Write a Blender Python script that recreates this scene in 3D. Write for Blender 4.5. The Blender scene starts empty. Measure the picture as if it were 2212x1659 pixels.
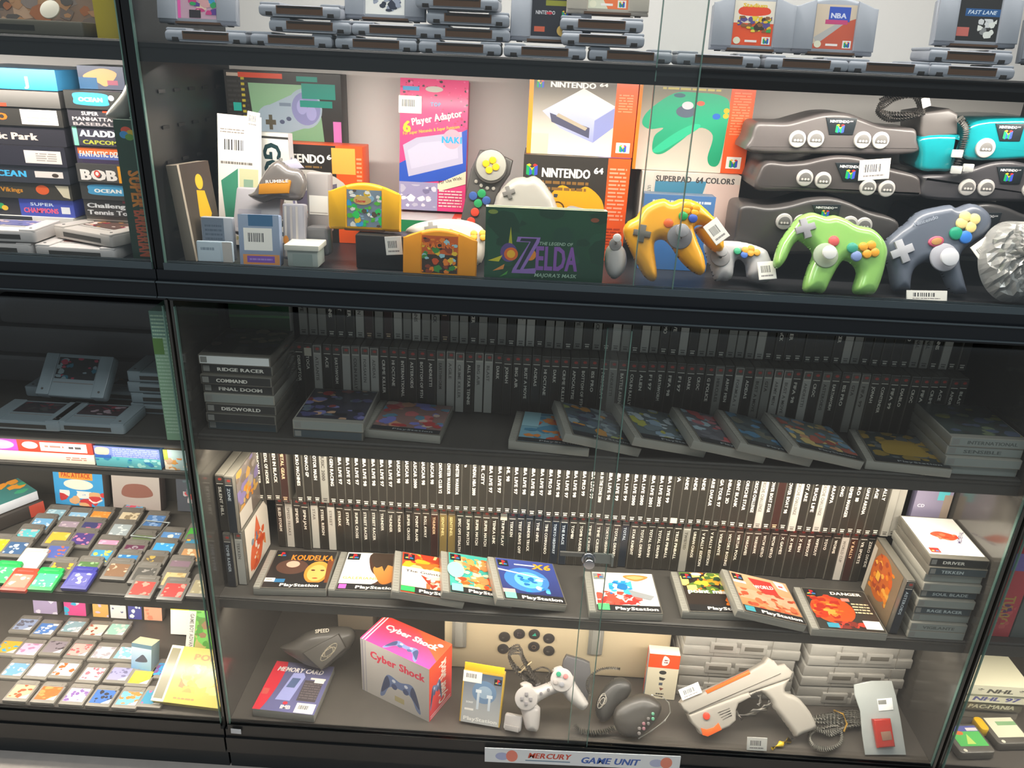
import bpy, math, random
from math import sin, cos, pi, radians as rd
from mathutils import Matrix, Vector

# ---------- camera, world, lights, exposure ----------
S = bpy.context.scene
CH = 1.41                      # camera height above the shop floor; all z below are relative to the camera
PITCH, ROLL, YAW, FPX, DIST = rd(23.0), rd(2.65), rd(-1.3), 1670.0, 1.17
cf = Vector((sin(YAW)*cos(PITCH), cos(YAW)*cos(PITCH), -sin(PITCH)))
cr = Vector((cos(YAW), -sin(YAW), 0)); cu = cr.cross(cf)
cr, cu = cos(ROLL)*cr+sin(ROLL)*cu, -sin(ROLL)*cr+cos(ROLL)*cu
CP = Vector((0, -DIST, 0))
camd = bpy.data.cameras.new('camera'); cam = bpy.data.objects.new('camera', camd)
S.collection.objects.link(cam); S.camera = cam
camd.sensor_width = 36.0; camd.lens = FPX/2212*36.0; camd.clip_start = .02
cam.matrix_world = Matrix.Translation(CP+Vector((0, 0, CH))) @ Matrix((cr, cu, -cf)).transposed().to_4x4()
S.view_settings.view_transform = 'Standard'; S.view_settings.look = 'None'
S.view_settings.gamma = 1.0; S.view_settings.use_curve_mapping = False
S.view_settings.exposure = 0.0
wd = bpy.data.worlds.new('shop_air'); S.world = wd; wd.use_nodes = True
bg = wd.node_tree.nodes['Background']; bg.inputs[0].default_value = (.80, .92, 1.0, 1); bg.inputs[1].default_value = .30

def area(name, x, y, z, sx, sy, power, col=(1, .93, .84), rx=0.0, ry=0.0):
    l = bpy.data.lights.new(name, 'AREA'); l.shape = 'RECTANGLE'; l.size = sx; l.size_y = sy
    l.energy = power; l.color = col
    o = bpy.data.objects.new(name, l); S.collection.objects.link(o)
    o.location = (x, y, z+CH); o.rotation_euler = (rx, ry, 0)
    return o
W_ = (1, .90, .78)
area('ceiling_lamp', 0.3, -1.0, 1.25, 2.4, .5, 24, (.95, .98, 1))
area('led_strip_light', .13, .04, .33, 1.4, .03, 4.2, (1, .95, .9), rd(20))
area('led_strip_light', -1.1, .04, .33, .9, .03, 2.6, (1, .95, .9), rd(20))
area('led_strip_light', .13, .07, -.036, 1.4, .03, 5.6, (1, .91, .82), rd(12))
area('led_strip_light', -1.1, .05, -.036, .95, .02, 3.8, (1, .93, .85), rd(16))
area('led_strip_light', .13, .05, -.676, 1.38, .02, 6.0, W_, rd(20))
area('led_strip_light', .13, .05, -1.025, 1.38, .02, 4.3, W_, rd(14))
area('led_strip_light', -1.1, .05, -.740, .95, .02, 5.0, W_, rd(14))
area('led_strip_light', -1.1, .05, -1.040, .95, .02, 4.6, W_, rd(14))
area('led_strip_light', -1.1, .012, -.677, .95, .012, .5, W_, rd(38))
area('led_strip_light', 1.2, .05, -1.025, .6, .02, 1.6, W_, rd(14))

# ---------- pixel helpers: where a sight line of the photograph meets a plane of the cabinet ----------
def ray(u, v): return cf*FPX+cr*(u-1106)-cu*(v-829.5)
def onY(u, v, y): d = ray(u, v); return CP+d*((y-CP.y)/d.y)
def onZ(u, v, z): d = ray(u, v); return CP+d*((z-CP.z)/d.z)
def onP(u, v, p0, n): d = ray(u, v); return CP+d*((p0-CP).dot(n)/d.dot(n))
def frame(O, bx, ty):
    ex = (bx-O); w = ex.length; ex.normalize(); e = ty-O; e = e-ex*e.dot(ex); h = e.length; ey = e.normalized(); ez = ex.cross(ey)
    M = Matrix((ex, ey, ez)).transposed().to_4x4(); M.translation = O
    return M, w, h
def FY(bl, br, tl, y, lean=0.0, yaw=0.0, z0=None):
    """frame of an upright face whose lower left corner is seen at bl and stands at depth y"""
    p0 = onY(*bl, y)
    n = Vector((sin(rd(yaw))*cos(rd(lean)), -cos(rd(yaw))*cos(rd(lean)), sin(rd(lean))))
    return frame(p0, onP(*br, p0, n), onP(*tl, p0, n))
def FS(bl, br, tl, zs, lean=0.0):
    """frame of an upright face whose bottom edge stands on the shelf zs"""
    a = onZ(*bl, zs); b = onZ(*br, zs); ex = (b-a).normalized()
    n = ex.cross(Vector((0, 0, 1))).normalized(); n = (n*cos(rd(lean))+Vector((0, 0, 1))*sin(rd(lean)))
    return frame(a, b, onP(*tl, a, n))
def FZ(bl, br, tl, z): return frame(onZ(*bl, z), onZ(*br, z), onZ(*tl, z))
def MX(x, y, z, rx=0, rz=0, ry=0):
    return Matrix.Translation((x, y, z)) @ Matrix.Rotation(rd(rz), 4, 'Z') @ Matrix.Rotation(rd(ry), 4, 'Y') @ Matrix.Rotation(rd(rx), 4, 'X')
UP = 90   # rx that stands a local x,y face upright, its z towards the viewer

# ---------- materials ----------
def lin(h):
    h = h.lstrip('#'); c = [int(h[i:i+2], 16)/255 for i in (0, 2, 4)]
    return tuple(x/12.92 if x <= .04045 else ((x+.055)/1.055)**2.4 for x in c)
_m = {}
def mat(hexc, rough=.45, metal=0.0, coat=0.0, alpha=1.0, trans=0.0, emit=0.0, noise=.0, bump=0.0, nscale=40.0):
    k = (hexc, rough, metal, coat, alpha, trans, emit, noise, bump)
    if k in _m: return _m[k]
    m = bpy.data.materials.new('material'); m.use_nodes = True; nt = m.node_tree; b = nt.nodes['Principled BSDF']
    c = lin(hexc); b.inputs['Base Color'].default_value = (*c, 1); b.inputs['Roughness'].default_value = rough
    b.inputs['Metallic'].default_value = metal; b.inputs['Coat Weight'].default_value = coat; b.inputs['Coat Roughness'].default_value = .12
    b.inputs['Alpha'].default_value = alpha; b.inputs['Transmission Weight'].default_value = trans
    if emit: b.inputs['Emission Color'].default_value = (*c, 1); b.inputs['Emission Strength'].default_value = emit
    if noise or bump:
        tc = nt.nodes.new('ShaderNodeTexCoord'); n = nt.nodes.new('ShaderNodeTexNoise'); n.inputs['Scale'].default_value = nscale; n.inputs['Detail'].default_value = 5
        nt.links.new(tc.outputs['Object'], n.inputs['Vector'])
        if noise:
            mx = nt.nodes.new('ShaderNodeMix'); mx.data_type = 'RGBA'
            mx.inputs[6].default_value = (*[x*(1-noise) for x in c], 1); mx.inputs[7].default_value = (*[min(1, x*(1+noise)) for x in c], 1)
            nt.links.new(n.outputs['Fac'], mx.inputs[0]); nt.links.new(mx.outputs[2], b.inputs['Base Color'])
        if bump:
            bp = nt.nodes.new('ShaderNodeBump'); bp.inputs['Strength'].default_value = bump; bp.inputs['Distance'].default_value = .001
            nt.links.new(n.outputs['Fac'], bp.inputs['Height']); nt.links.new(bp.outputs[0], b.inputs['Normal'])
    m.diffuse_color = (*c, 1); _m[k] = m; return m
def printmat(rough=.4, coat=.25):
    k = ('print', rough, coat)
    if k in _m: return _m[k]
    m = bpy.data.materials.new('printed_paper'); m.use_nodes = True; nt = m.node_tree; b = nt.nodes['Principled BSDF']
    a = nt.nodes.new('ShaderNodeAttribute'); a.attribute_name = 'ink'
    nt.links.new(a.outputs['Color'], b.inputs['Base Color']); b.inputs['Roughness'].default_value = rough
    b.inputs['Coat Weight'].default_value = coat; b.inputs['Coat Roughness'].default_value = .15
    _m[k] = m; return m
PR = printmat(); PRM = printmat(.6, 0.0)
def glassmat(tint=(.975, .985, .98), strength=1.0):
    m = bpy.data.materials.new('clear_glass'); m.use_nodes = True; nt = m.node_tree; nt.nodes.clear()
    o = nt.nodes.new('ShaderNodeOutputMaterial'); t = nt.nodes.new('ShaderNodeBsdfTransparent'); t.inputs[0].default_value = (*tint, 1)
    g = nt.nodes.new('ShaderNodeBsdfGlossy'); g.inputs['Roughness'].default_value = .06; g.inputs[0].default_value = (strength, strength, strength, 1)
    f = nt.nodes.new('ShaderNodeFresnel'); ge = nt.nodes.new('ShaderNodeNewGeometry'); mp = nt.nodes.new('ShaderNodeMapRange')
    mp.inputs['To Min'].default_value = 1.45; mp.inputs['To Max'].default_value = 1/1.45     # the same real index from both sides of the sheet
    nt.links.new(ge.outputs['Backfacing'], mp.inputs['Value']); nt.links.new(mp.outputs[0], f.inputs[0])
    x = nt.nodes.new('ShaderNodeMixShader')
    nt.links.new(f.outputs[0], x.inputs[0]); nt.links.new(t.outputs[0], x.inputs[1]); nt.links.new(g.outputs[0], x.inputs[2]); nt.links.new(x.outputs[0], o.inputs[0])
    return m
GLASS = glassmat(); CLEAR = glassmat((.86, .88, .87), 1.0)

# ---------- glyphs of the built-in font ----------
_g = {}
def glyph(ch):
    if ch in _g: return _g[ch]
    c = bpy.data.curves.new('g', 'FONT'); c.body = ch; c.resolution_u = 2; c.offset = .018
    o = bpy.data.objects.new('g', c); S.collection.objects.link(o)
    bpy.context.view_layer.update()
    me = o.evaluated_get(bpy.context.evaluated_depsgraph_get()).to_mesh()
    v = [(p.co.x, p.co.y) for p in me.vertices]; f = [tuple(q.vertices) for q in me.polygons]
    w = max([p[0] for p in v], default=.25)
    bpy.data.objects.remove(o); bpy.data.curves.remove(c)
    _g[ch] = (v, f, w); return _g[ch]

# ---------- mesh builder ----------
def offs(pts, d):
    n = len(pts); out = []
    for i in range(n):
        a, b, c = pts[i-1], pts[i], pts[(i+1) % n]
        e1 = (b[0]-a[0], b[1]-a[1]); e2 = (c[0]-b[0], c[1]-b[1])
        l1 = math.hypot(*e1) or 1e-9; l2 = math.hypot(*e2) or 1e-9
        n1 = (-e1[1]/l1, e1[0]/l1); n2 = (-e2[1]/l2, e2[0]/l2)
        mx, my = n1[0]+n2[0], n1[1]+n2[1]; q = mx*mx+my*my
        if q < .3: k = d; mx, my = n1
        else: k = 2*d/q
        out.append((b[0]+mx*k, b[1]+my*k))
    return out
def rrect(x0, y0, x1, y1, r, n=4):
    p = []
    for cx, cy, a in ((x1-r, y0+r, -90), (x1-r, y1-r, 0), (x0+r, y1-r, 90), (x0+r, y0+r, 180)):
        for i in range(n+1): t = rd(a+90*i/n); p.append((cx+r*cos(t), cy+r*sin(t)))
    return p
def ell(cx, cy, rx, ry, n=20, rot=0):
    c, s = cos(rd(rot)), sin(rd(rot))
    return [(cx+c*rx*cos(2*pi*i/n)-s*ry*sin(2*pi*i/n), cy+s*rx*cos(2*pi*i/n)+c*ry*sin(2*pi*i/n)) for i in range(n)]
def spline(pts, n=5):
    out = []; m = len(pts)
    for i in range(m):
        p0, p1, p2, p3 = pts[i-1], pts[i], pts[(i+1) % m], pts[(i+2) % m]
        for k in range(n):
            t = k/n
            out.append(tuple(.5*((2*p1[j])+(-p0[j]+p2[j])*t+(2*p0[j]-5*p1[j]+4*p2[j]-p3[j])*t*t+(-p0[j]+3*p1[j]-3*p2[j]+p3[j])*t**3) for j in range(len(p1))))
    return out
def opensp(pts, n=6):
    out = []; m = len(pts)
    for i in range(m-1):
        p0, p1, p2, p3 = pts[max(0, i-1)], pts[i], pts[i+1], pts[min(m-1, i+2)]
        for k in range(n):
            t = k/n
            out.append(tuple(.5*((2*p1[j])+(-p0[j]+p2[j])*t+(2*p0[j]-5*p1[j]+4*p2[j]-p3[j])*t*t+(-p0[j]+3*p1[j]-3*p2[j]+p3[j])*t**3) for j in range(3)))
    out.append(pts[-1]); return out
ZS = 1.3e-5
def inflate(m, pts, z0, z1, R=.016, cell=.0019):
    """rounded body: the outline pts swollen to z1 in front and z0 behind, falling off over R towards the rim"""
    import numpy as np
    P = np.array(pts); Q = np.roll(P, -1, 0); lo = P.min(0)-cell; hi = P.max(0)+cell
    nx = int((hi[0]-lo[0])/cell)+2; ny = int((hi[1]-lo[1])/cell)+2
    gx, gy = np.meshgrid(lo[0]+np.arange(nx)*cell, lo[1]+np.arange(ny)*cell, indexing='ij'); G = np.stack([gx.ravel(), gy.ravel()], 1)
    D = Q-P; L = (D*D).sum(1)+1e-12
    t = np.clip(((G[:, None, :]-P[None])*D[None]).sum(2)/L, 0, 1); C = P[None]+D[None]*t[..., None]; dd = np.sqrt(((G[:, None, :]-C)**2).sum(2))
    k = dd.argmin(1); d = dd[np.arange(len(G)), k]; N = C[np.arange(len(G)), k]
    a, b = P[None], Q[None]; yy = G[:, None, 1]
    cr_ = ((a[..., 1] > yy) != (b[..., 1] > yy)) & (G[:, None, 0] < (b[..., 0]-a[..., 0])*(yy-a[..., 1])/(b[..., 1]-a[..., 1]+1e-15)+a[..., 0])
    ins = cr_.sum(1) % 2 == 1; sd = np.where(ins, d, -d)
    snap = sd < .45*cell; pos = np.where(snap[:, None], N, G); dp = np.where(snap, 0, d)
    u = np.clip(dp/R, 0, 1); pr = np.sqrt(np.maximum(0, 1-(1-u)**2)); zm = z0+(z1-z0)*.42
    ok = (sd > -.75*cell).reshape(nx, ny); fi = {}; bi = {}; idx = lambda i, j: i*ny+j
    def V(q):
        if q not in fi:
            fi[q] = len(m.v); m.v.append((pos[q, 0], pos[q, 1], zm+(z1-zm)*pr[q]))
            if dp[q] <= 0: bi[q] = fi[q]
            else: bi[q] = len(m.v); m.v.append((pos[q, 0], pos[q, 1], zm-(zm-z0)*pr[q]))
        return fi[q]
    for i in range(nx-1):
        for j in range(ny-1):
            if ok[i, j] and ok[i+1, j] and ok[i, j+1] and ok[i+1, j+1]:
                qs = [idx(i, j), idx(i+1, j), idx(i+1, j+1), idx(i, j+1)]
                if all(dp[q] <= 0 for q in qs): continue
                f = [V(q) for q in qs]; m.face(tuple(f)); m.face(tuple(bi[q] for q in reversed(qs)))
    return m
class M:
    def __init__(s): s.v = []; s.f = []; s.c = []; s.mi = []; s.z = 0.0; s.cur = 0
    def face(s, idx, col=(1, 1, 1)): s.f.append(idx); s.c.append(col); s.mi.append(s.cur)
    def box(s, x0, x1, y0, y1, z0, z1, col=None):
        b = len(s.v); s.v += [(x, y, z) for z in (z0, z1) for y in (y0, y1) for x in (x0, x1)]
        c = lin(col) if col else (1, 1, 1)
        for q in ((0, 2, 3, 1), (4, 5, 7, 6), (0, 1, 5, 4), (2, 6, 7, 3), (0, 4, 6, 2), (1, 3, 7, 5)): s.face(tuple(b+i for i in q), c)
        return s
    def prism(s, pts, z0, z1, r=0.0, seg=2, top=True, T=None, col=None):
        """outline pts (ccw) from z0 to z1 with rounded rims of radius r"""
        c = lin(col) if col else (1, 1, 1)
        prof = []
        if r > 0:
            for i in range(seg+1): a = pi/2*i/seg; prof.append((r*(1-sin(a)), z0+r*(1-cos(a))))
            for i in range(seg+1): a = pi/2*i/seg; prof.append((r*(1-cos(a)), z1-r*(1-sin(a))))
        else: prof = [(0, z0), (0, z1)]
        n = len(pts); b = len(s.v)
        for d, z in prof:
            for p in (offs(pts, d) if d else pts): s.v.append((p[0], p[1], z))
        if T is not None: s.v[b:] = [tuple(T @ Vector(q)) for q in s.v[b:]]
        for k in range(len(prof)-1):
            for i in range(n): j = (i+1) % n; s.face((b+k*n+i, b+k*n+j, b+(k+1)*n+j, b+(k+1)*n+i), c)
        s.face(tuple(b+i for i in reversed(range(n))), c)
        if top: e = b+(len(prof)-1)*n; s.face(tuple(e+i for i in range(n)), c)
        return s
    def rbox(s, x0, x1, y0, y1, z0, z1, r=.001, cr=None, T=None, col=None):
        return s.prism(rrect(x0, y0, x1, y1, cr if cr else max(r*1.2, 1e-4), 3), z0, z1, r, 2, T=T, col=col)
    def disc(s, cx, cy, r, z0, z1, bev=0.0, n=20, col=None): return s.prism(ell(cx, cy, r, r, n), z0, z1, bev, 2, col=col)
    def tube(s, pts, r, n=8, closed=False, col=None, caps=True):
        c = lin(col) if col else (1, 1, 1); P = [Vector(p) for p in pts]; m = len(P); b = len(s.v); up = Vector((0.1, .2, 1)).normalized()
        for i in range(m):
            t = (P[(i+1) % m] if closed or i < m-1 else P[i])-(P[i-1] if closed or i > 0 else P[i]); t.normalize()
            a = t.cross(up); a = a.normalized() if a.length > 1e-4 else t.orthogonal().normalized(); q = t.cross(a); up = q if True else up
            rr = r[i] if isinstance(r, (list, tuple)) else r
            for k in range(n): th = 2*pi*k/n; s.v.append(tuple(P[i]+a*rr*cos(th)+q*rr*sin(th)))
        for i in range(m if closed else m-1):
            for k in range(n):
                j = (i+1) % m; l = (k+1) % n
                s.face((b+i*n+k, b+i*n+l, b+j*n+l, b+j*n+k), c)
        if not closed and caps:
            s.face(tuple(b+k for k in reversed(range(n))), c); s.face(tuple(b+(m-1)*n+k for k in range(n)), c)
        return s
    def ball(s, c0, r, n=14, m=8, col=None, T=None):
        c = lin(col) if col else (1, 1, 1); b = len(s.v)
        rx, ry, rz = r if isinstance(r, tuple) else (r, r, r)
        for i in range(m+1):
            a = pi*i/m
            for k in range(n): th = 2*pi*k/n; s.v.append((c0[0]+rx*sin(a)*cos(th), c0[1]+ry*sin(a)*sin(th), c0[2]+rz*cos(a)))
        if T is not None: s.v[b:] = [tuple(T @ Vector(q)) for q in s.v[b:]]
        for i in range(m):
            for k in range(n): l = (k+1) % n; s.face((b+i*n+k, b+(i+1)*n+k, b+(i+1)*n+l, b+i*n+l), c)
        return s
    # flat print, layered a hair above each other
    def poly(s, pts, col, col2=None, lift=True):
        if lift: s.z += ZS
        b = len(s.v); s.v += [(p[0], p[1], s.z) for p in pts]
        c = lin(col) if isinstance(col, str) else col
        if col2:
            ys = [p[1] for p in pts]; lo, hi = min(ys), max(ys); c2 = lin(col2)
            s.f.append(tuple(b+i for i in range(len(pts)))); s.mi.append(s.cur)
            s.c.append([tuple(c[k]+(c2[k]-c[k])*((p[1]-lo)/(hi-lo or 1)) for k in range(3)) for p in pts])
        else: s.face(tuple(b+i for i in range(len(pts))), c)
        return s
    def text(s, x, y, size, txt, col, fit=None, rot=0, shear=0.0, align='l', sy=1.0, bold=0.0, fith=None):
        if not txt.strip(): return s
        s.z += ZS; col = lin(col); cx = 0; gl = []
        for ch in txt:
            if ch == ' ': cx += .30; continue
            v, f, w = glyph(ch); gl.append((v, f, cx)); cx += w+.045
        k = size; kx = size*(fit/(cx*size) if fit else 1.0)
        if fit and align == 'f': kx = min(kx, size)
        W = cx*kx; ox = {'l': 0, 'c': -W/2, 'r': -W, 'f': 0}[align]
        cr_, sr_ = cos(rd(rot)), sin(rd(rot))
        for dz, dx in ((0, 0), (1, bold)) if bold else ((0, 0),):
            for v, f, gx in gl:
                b = len(s.v)
                for px_, py_ in v:
                    X = ox+(gx+px_+shear*py_+dx)*kx; Y_ = py_*k*sy
                    s.v.append((x+X*cr_-Y_*sr_, y+X*sr_+Y_*cr_, s.z))
                for q in f: s.face(tuple(b+i for i in q), col)
            if dz == 0 and bold: s.z += ZS
        return s
    def build(s, name, mt, parent=None, smooth=True, mods=None):
        me = bpy.data.meshes.new(name); me.from_pydata(s.v, [], s.f)
        mts = mt if isinstance(mt, (list, tuple)) else [mt]
        for q in mts: me.materials.append(q)
        if len(mts) > 1: me.polygons.foreach_set('material_index', s.mi)
        if any(q.name.startswith('printed') for q in mts):
            at = me.color_attributes.new('ink', 'FLOAT_COLOR', 'CORNER'); buf = []
            for f, c in zip(s.f, s.c):
                if isinstance(c, list):
                    for q in c: buf += [*q, 1.0]
                else: buf += [*c, 1.0]*len(f)
            at.data.foreach_set('color', buf)
        me.update()
        if smooth:
            me.polygons.foreach_set('use_smooth', [True]*len(s.f)); me.set_sharp_from_angle(angle=rd(38))
        o = bpy.data.objects.new(name, me); S.collection.objects.link(o)
        if parent: o.parent = parent
        return o
def tag(o, label, cat, group=None, kind=None):
    if label: o['label'] = label
    if cat: o['category'] = cat
    if group: o['group'] = group
    if kind: o['kind'] = kind
    return o
def thing(name, label, cat, Mx=None, group=None):
    o = bpy.data.objects.new(name, None); S.collection.objects.link(o); o.empty_display_size = .01
    if Mx is not None: o.matrix_world = Mx
    return tag(o, label, cat, group)

# ---------- print language: every op in 0..1 of the panel ----------
def art(name, parent, w, h, ops, ox=0.0, oy=0.0, oz=.0002, T=None, mt=None, seed=1):
    m = M(); rnd = random.Random(seed); k = min(w, h)
    X = lambda u: ox+u*w
    Y = lambda v: oy+v*h
    for op in ops:
        t = op[0]
        if t == 'r': m.poly([(X(op[1]), Y(op[2])), (X(op[3]), Y(op[2])), (X(op[3]), Y(op[4])), (X(op[1]), Y(op[4]))], op[5], op[6] if len(op) > 6 else None)
        elif t == 'p': m.poly([(X(a), Y(b)) for a, b in op[1]], op[2], op[3] if len(op) > 3 else None)
        elif t == 's': m.poly([(X(min(max(a, 0), 1)), Y(min(max(b, 0), 1))) for a, b in spline(op[1])], op[2], op[3] if len(op) > 3 else None)
        elif t == 'e': m.poly([(X(a), Y(b)) for a, b in ell(op[1], op[2], op[3], op[4], 22, 0)], op[5], op[6] if len(op) > 6 else None)
        elif t == 't':   # x y size(text, in units of h) string colour {options}
            kw = dict(op[6]) if len(op) > 6 else {}
            if 'fit' in kw: kw['fit'] *= (w if abs(kw.get('rot', 0)) not in (90, 270) else h)
            m.text(X(op[1]), Y(op[2]), op[3]*h, op[4], op[5], **kw)
        elif t == 'g':   # n x0 y0 x1 y1 colours smin smax : broken patches of colour
            for i in range(int(op[1]*1.6)):
                a = op[2]+rnd.random()*(op[4]-op[2]); b = op[3]+rnd.random()*(op[5]-op[3]); r1 = (op[7]+rnd.random()*(op[8]-op[7]))*.8; q = rnd.random()*3
                r2 = r1*(.4+rnd.random()*.7); n = rnd.choice((5, 7, 9))
                pts = [(a+r1*cos(2*pi*j/n+q)*(.7+.5*rnd.random())*k/w, b+r2*sin(2*pi*j/n+q)*(.7+.5*rnd.random())*k/h) for j in range(n)]
                pts = [(min(max(p, op[2]), op[4]), min(max(r, op[3]), op[5])) for p, r in pts]
                m.poly([(X(p), Y(r)) for p, r in pts], rnd.choice(op[6]))
        elif t == 'l':   # x0 y0 x1 y1 rows colour : rows of small print
            n = op[5]; dy = (op[4]-op[2])/n
            for i in range(n):
                x = op[1]; y0 = op[2]+dy*i
                m.z += ZS
                while x < op[3]-.01:
                    L = min((.02+rnd.random()*.09), op[3]-x); m.poly([(X(x), Y(y0+dy*.25)), (X(x+L), Y(y0+dy*.25)), (X(x+L), Y(y0+dy*.72)), (X(x), Y(y0+dy*.72))], op[6], lift=False); x += L+.012
        elif t == 'bar':  # barcode on white sticker: x0 y0 x1 y1
            x0, y0, x1, y1 = op[1:5]; m.poly([(X(x0), Y(y0)), (X(x1), Y(y0)), (X(x1), Y(y1)), (X(x0), Y(y1))], '#f4f0e6')
            a = x0+(x1-x0)*.15; e = x0+(x1-x0)*.68; m.z += ZS
            while a < e:
                L = (x1-x0)*(.012+rnd.random()*.03); m.poly([(X(a), Y(y0+(y1-y0)*.38)), (X(a+L), Y(y0+(y1-y0)*.38)), (X(a+L), Y(y0+(y1-y0)*.78)), (X(a), Y(y0+(y1-y0)*.78))], '#3c3a3c', lift=False); a += L*2
        elif t == 'n64':  # the four-coloured N emblem: cx cy size
            cx, cy, q = op[1], op[2], op[3]; qx = q*k/w; qy = q*k/h
            for pts, c in (([(-1, -.8), (-.45, -1), (-.45, .55), (-1, .8)], '#17a05a'), ([(-.45, -1), (0, -.75), (0, -.1), (-.45, .55)], '#2b57c4'), ([(0, -.75), (.45, -1), (.45, .55), (0, -.1)], '#1a8f55'),
                           ([(.45, -1), (1, -.8), (1, .8), (.45, .55)], '#3a4fc0'), ([(-.45, .55), (0, -.1), (.45, .55), (0, .3)], '#e9b91e'), ([(-1, .8), (-.45, .55), (-.1, .8), (-.5, 1.05)], '#e6c02a'), ([(1, .8), (.45, .55), (.1, .8), (.5, 1.05)], '#d8342a')):
                m.poly([(X(cx+a*qx), Y(cy+b*qy)) for a, b in pts], c)
        elif t == 'ps':  # small red emblem with colour bars: cx cy size
            cx, cy, q = op[1], op[2], op[3]; qx = q*k/w; qy = q*k/h
            m.poly([(X(cx-1.3*qx), Y(cy-1.1*qy)), (X(cx+1.3*qx), Y(cy-1.1*qy)), (X(cx+1.3*qx), Y(cy+1.1*qy)), (X(cx-1.3*qx), Y(cy+1.1*qy))], op[4] if len(op) > 4 else '#14141a')
            for pts, c in (([(-1, -.6), (1, -.6), (.7, -.2), (-.7, -.3)], '#2f8f8a'), ([(-1, -.5), (-.2, -.25), (-.2, .05), (-.9, -.15)], '#d9b93a'), ([(.2, -.25), (1, -.5), (.95, -.1), (.2, .05)], '#3a57b8'),
                           ([(-.25, -.7), (.08, -.6), (.08, .3), (.4, .2), (.65, .45), (.45, .85), (-.25, 1.0)], '#e0262c')):
                m.poly([(X(cx+a*qx), Y(cy+b*qy)) for a, b in pts], c)
    if T is not None: m.v = [tuple(T @ Vector((q[0], q[1], q[2]+oz))) for q in m.v]
    else: m.v = [(q[0], q[1], q[2]+oz) for q in m.v]
    return m.build(name, mt or PR, parent, smooth=False)
SIDE_R = lambda w, d=0: Matrix.Translation((w, 0, 0)) @ Matrix.Rotation(rd(90), 4, 'Y')     # right side: x runs away from the viewer
SIDE_L = lambda d: Matrix.Translation((0, 0, -d)) @ Matrix.Rotation(rd(-90), 4, 'Y')
TOP_ = lambda h: Matrix.Translation((0, h, 0)) @ Matrix.Rotation(rd(-90), 4, 'X')
def carton(name, label, cat, F, depth, body, front=None, right=None, left=None, top=None, bottom=None, group=None, rough=.5, bev=.0012, w=None, h=None, part='box_body', seed=1):
    Mx, fw, fh = F; w = w or fw; h = h or fh
    t = thing(name, label, cat, Mx, group)
    M().rbox(0, w, 0, h, -depth, 0, bev).build(part, mat(body, rough, coat=.15), t)
    if front: art('front_print', t, w, h, front, seed=seed)
    if right: art('side_print', t, depth, h, right, T=Matrix.Translation((w, 0, 0)) @ Matrix.Rotation(rd(90), 4, 'Y'), seed=seed+1)
    if left: art('side_print', t, depth, h, left, T=Matrix.Translation((0, 0, -depth)) @ Matrix.Rotation(rd(-90), 4, 'Y'), seed=seed+2)
    if top: art('top_print', t, w, depth, top, T=Matrix.Translation((0, h, 0)) @ Matrix.Rotation(rd(-90), 4, 'X'), seed=seed+3)
    if bottom: art('end_print', t, w, depth, bottom, T=Matrix.Translation((0, 0, -depth)) @ Matrix.Rotation(rd(90), 4, 'X'), seed=seed+4)
    return t, w, h
def stick(parent, w, h, F=None, name='price_sticker', x=0, y=0, rot=0, z=.0006):
    T = Matrix.Translation((x, y, z)) @ Matrix.Rotation(rd(rot), 4, 'Z')
    return art(name, parent, w, h, [('bar', 0, 0, 1, 1), ('l', .15, .12, .8, .32, 1, '#8a8684')], T=T, mt=PRM)
# ---------- the room ----------
ZU, ZD, ZL, ZB = -.330, -.639, -.992, -1.290
LD, L2, L3 = -.650, -.717, -1.003
BK = mat('#0f0f10', .38, bump=.08, noise=.12)
BKS = mat('#45423d', .5, bump=.1, noise=.15)     # laminate of shelves
BKT = mat('#1b1d20', .3)
fl = M().box(-3, 3, -3, 1.2, -CH-.03, -CH).build('floor', mat('#b9b0a8', .35, noise=.12, bump=.2), None, False); tag(fl, None, None, kind='structure')
wl = M().box(-3, 3, .46, .50, -CH, 1.2).build('wall_back', mat('#8d8b88', .8), None, False); tag(wl, None, None, kind='structure')

def shelf(parent, x0, x1, ztop, th, y0=.03, y1=.36, name='shelf', mt=None):
    m = M(); m.prism([(y0, -th), (y0+.001, -.002), (y0+.004, 0), (y1, 0), (y1, -th)][::-1], x0, x1, T=Matrix(((0, 0, 1, 0), (1, 0, 0, 0), (0, 1, 0, ztop), (0, 0, 0, 1))))
    m.box(x0, x1, y0-.0015, y0, -th*.28+ztop, -.004+ztop)
    return m.build(name, mt or BKS, parent, False)
def pane(parent, x0, x1, z0, z1, y, name='glass_door'):
    m = M(); m.box(x0, x1, y, y+.005, z0, z1); m.cur = 1
    for a in (x0, x1): m.box(a-.0008, a+.0008, y-.0003, y+.0053, z0, z1)
    return m.build(name, [GLASS, EDGE], parent, False)
EDGE = mat('#6f9084', .2, alpha=.75)

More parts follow.
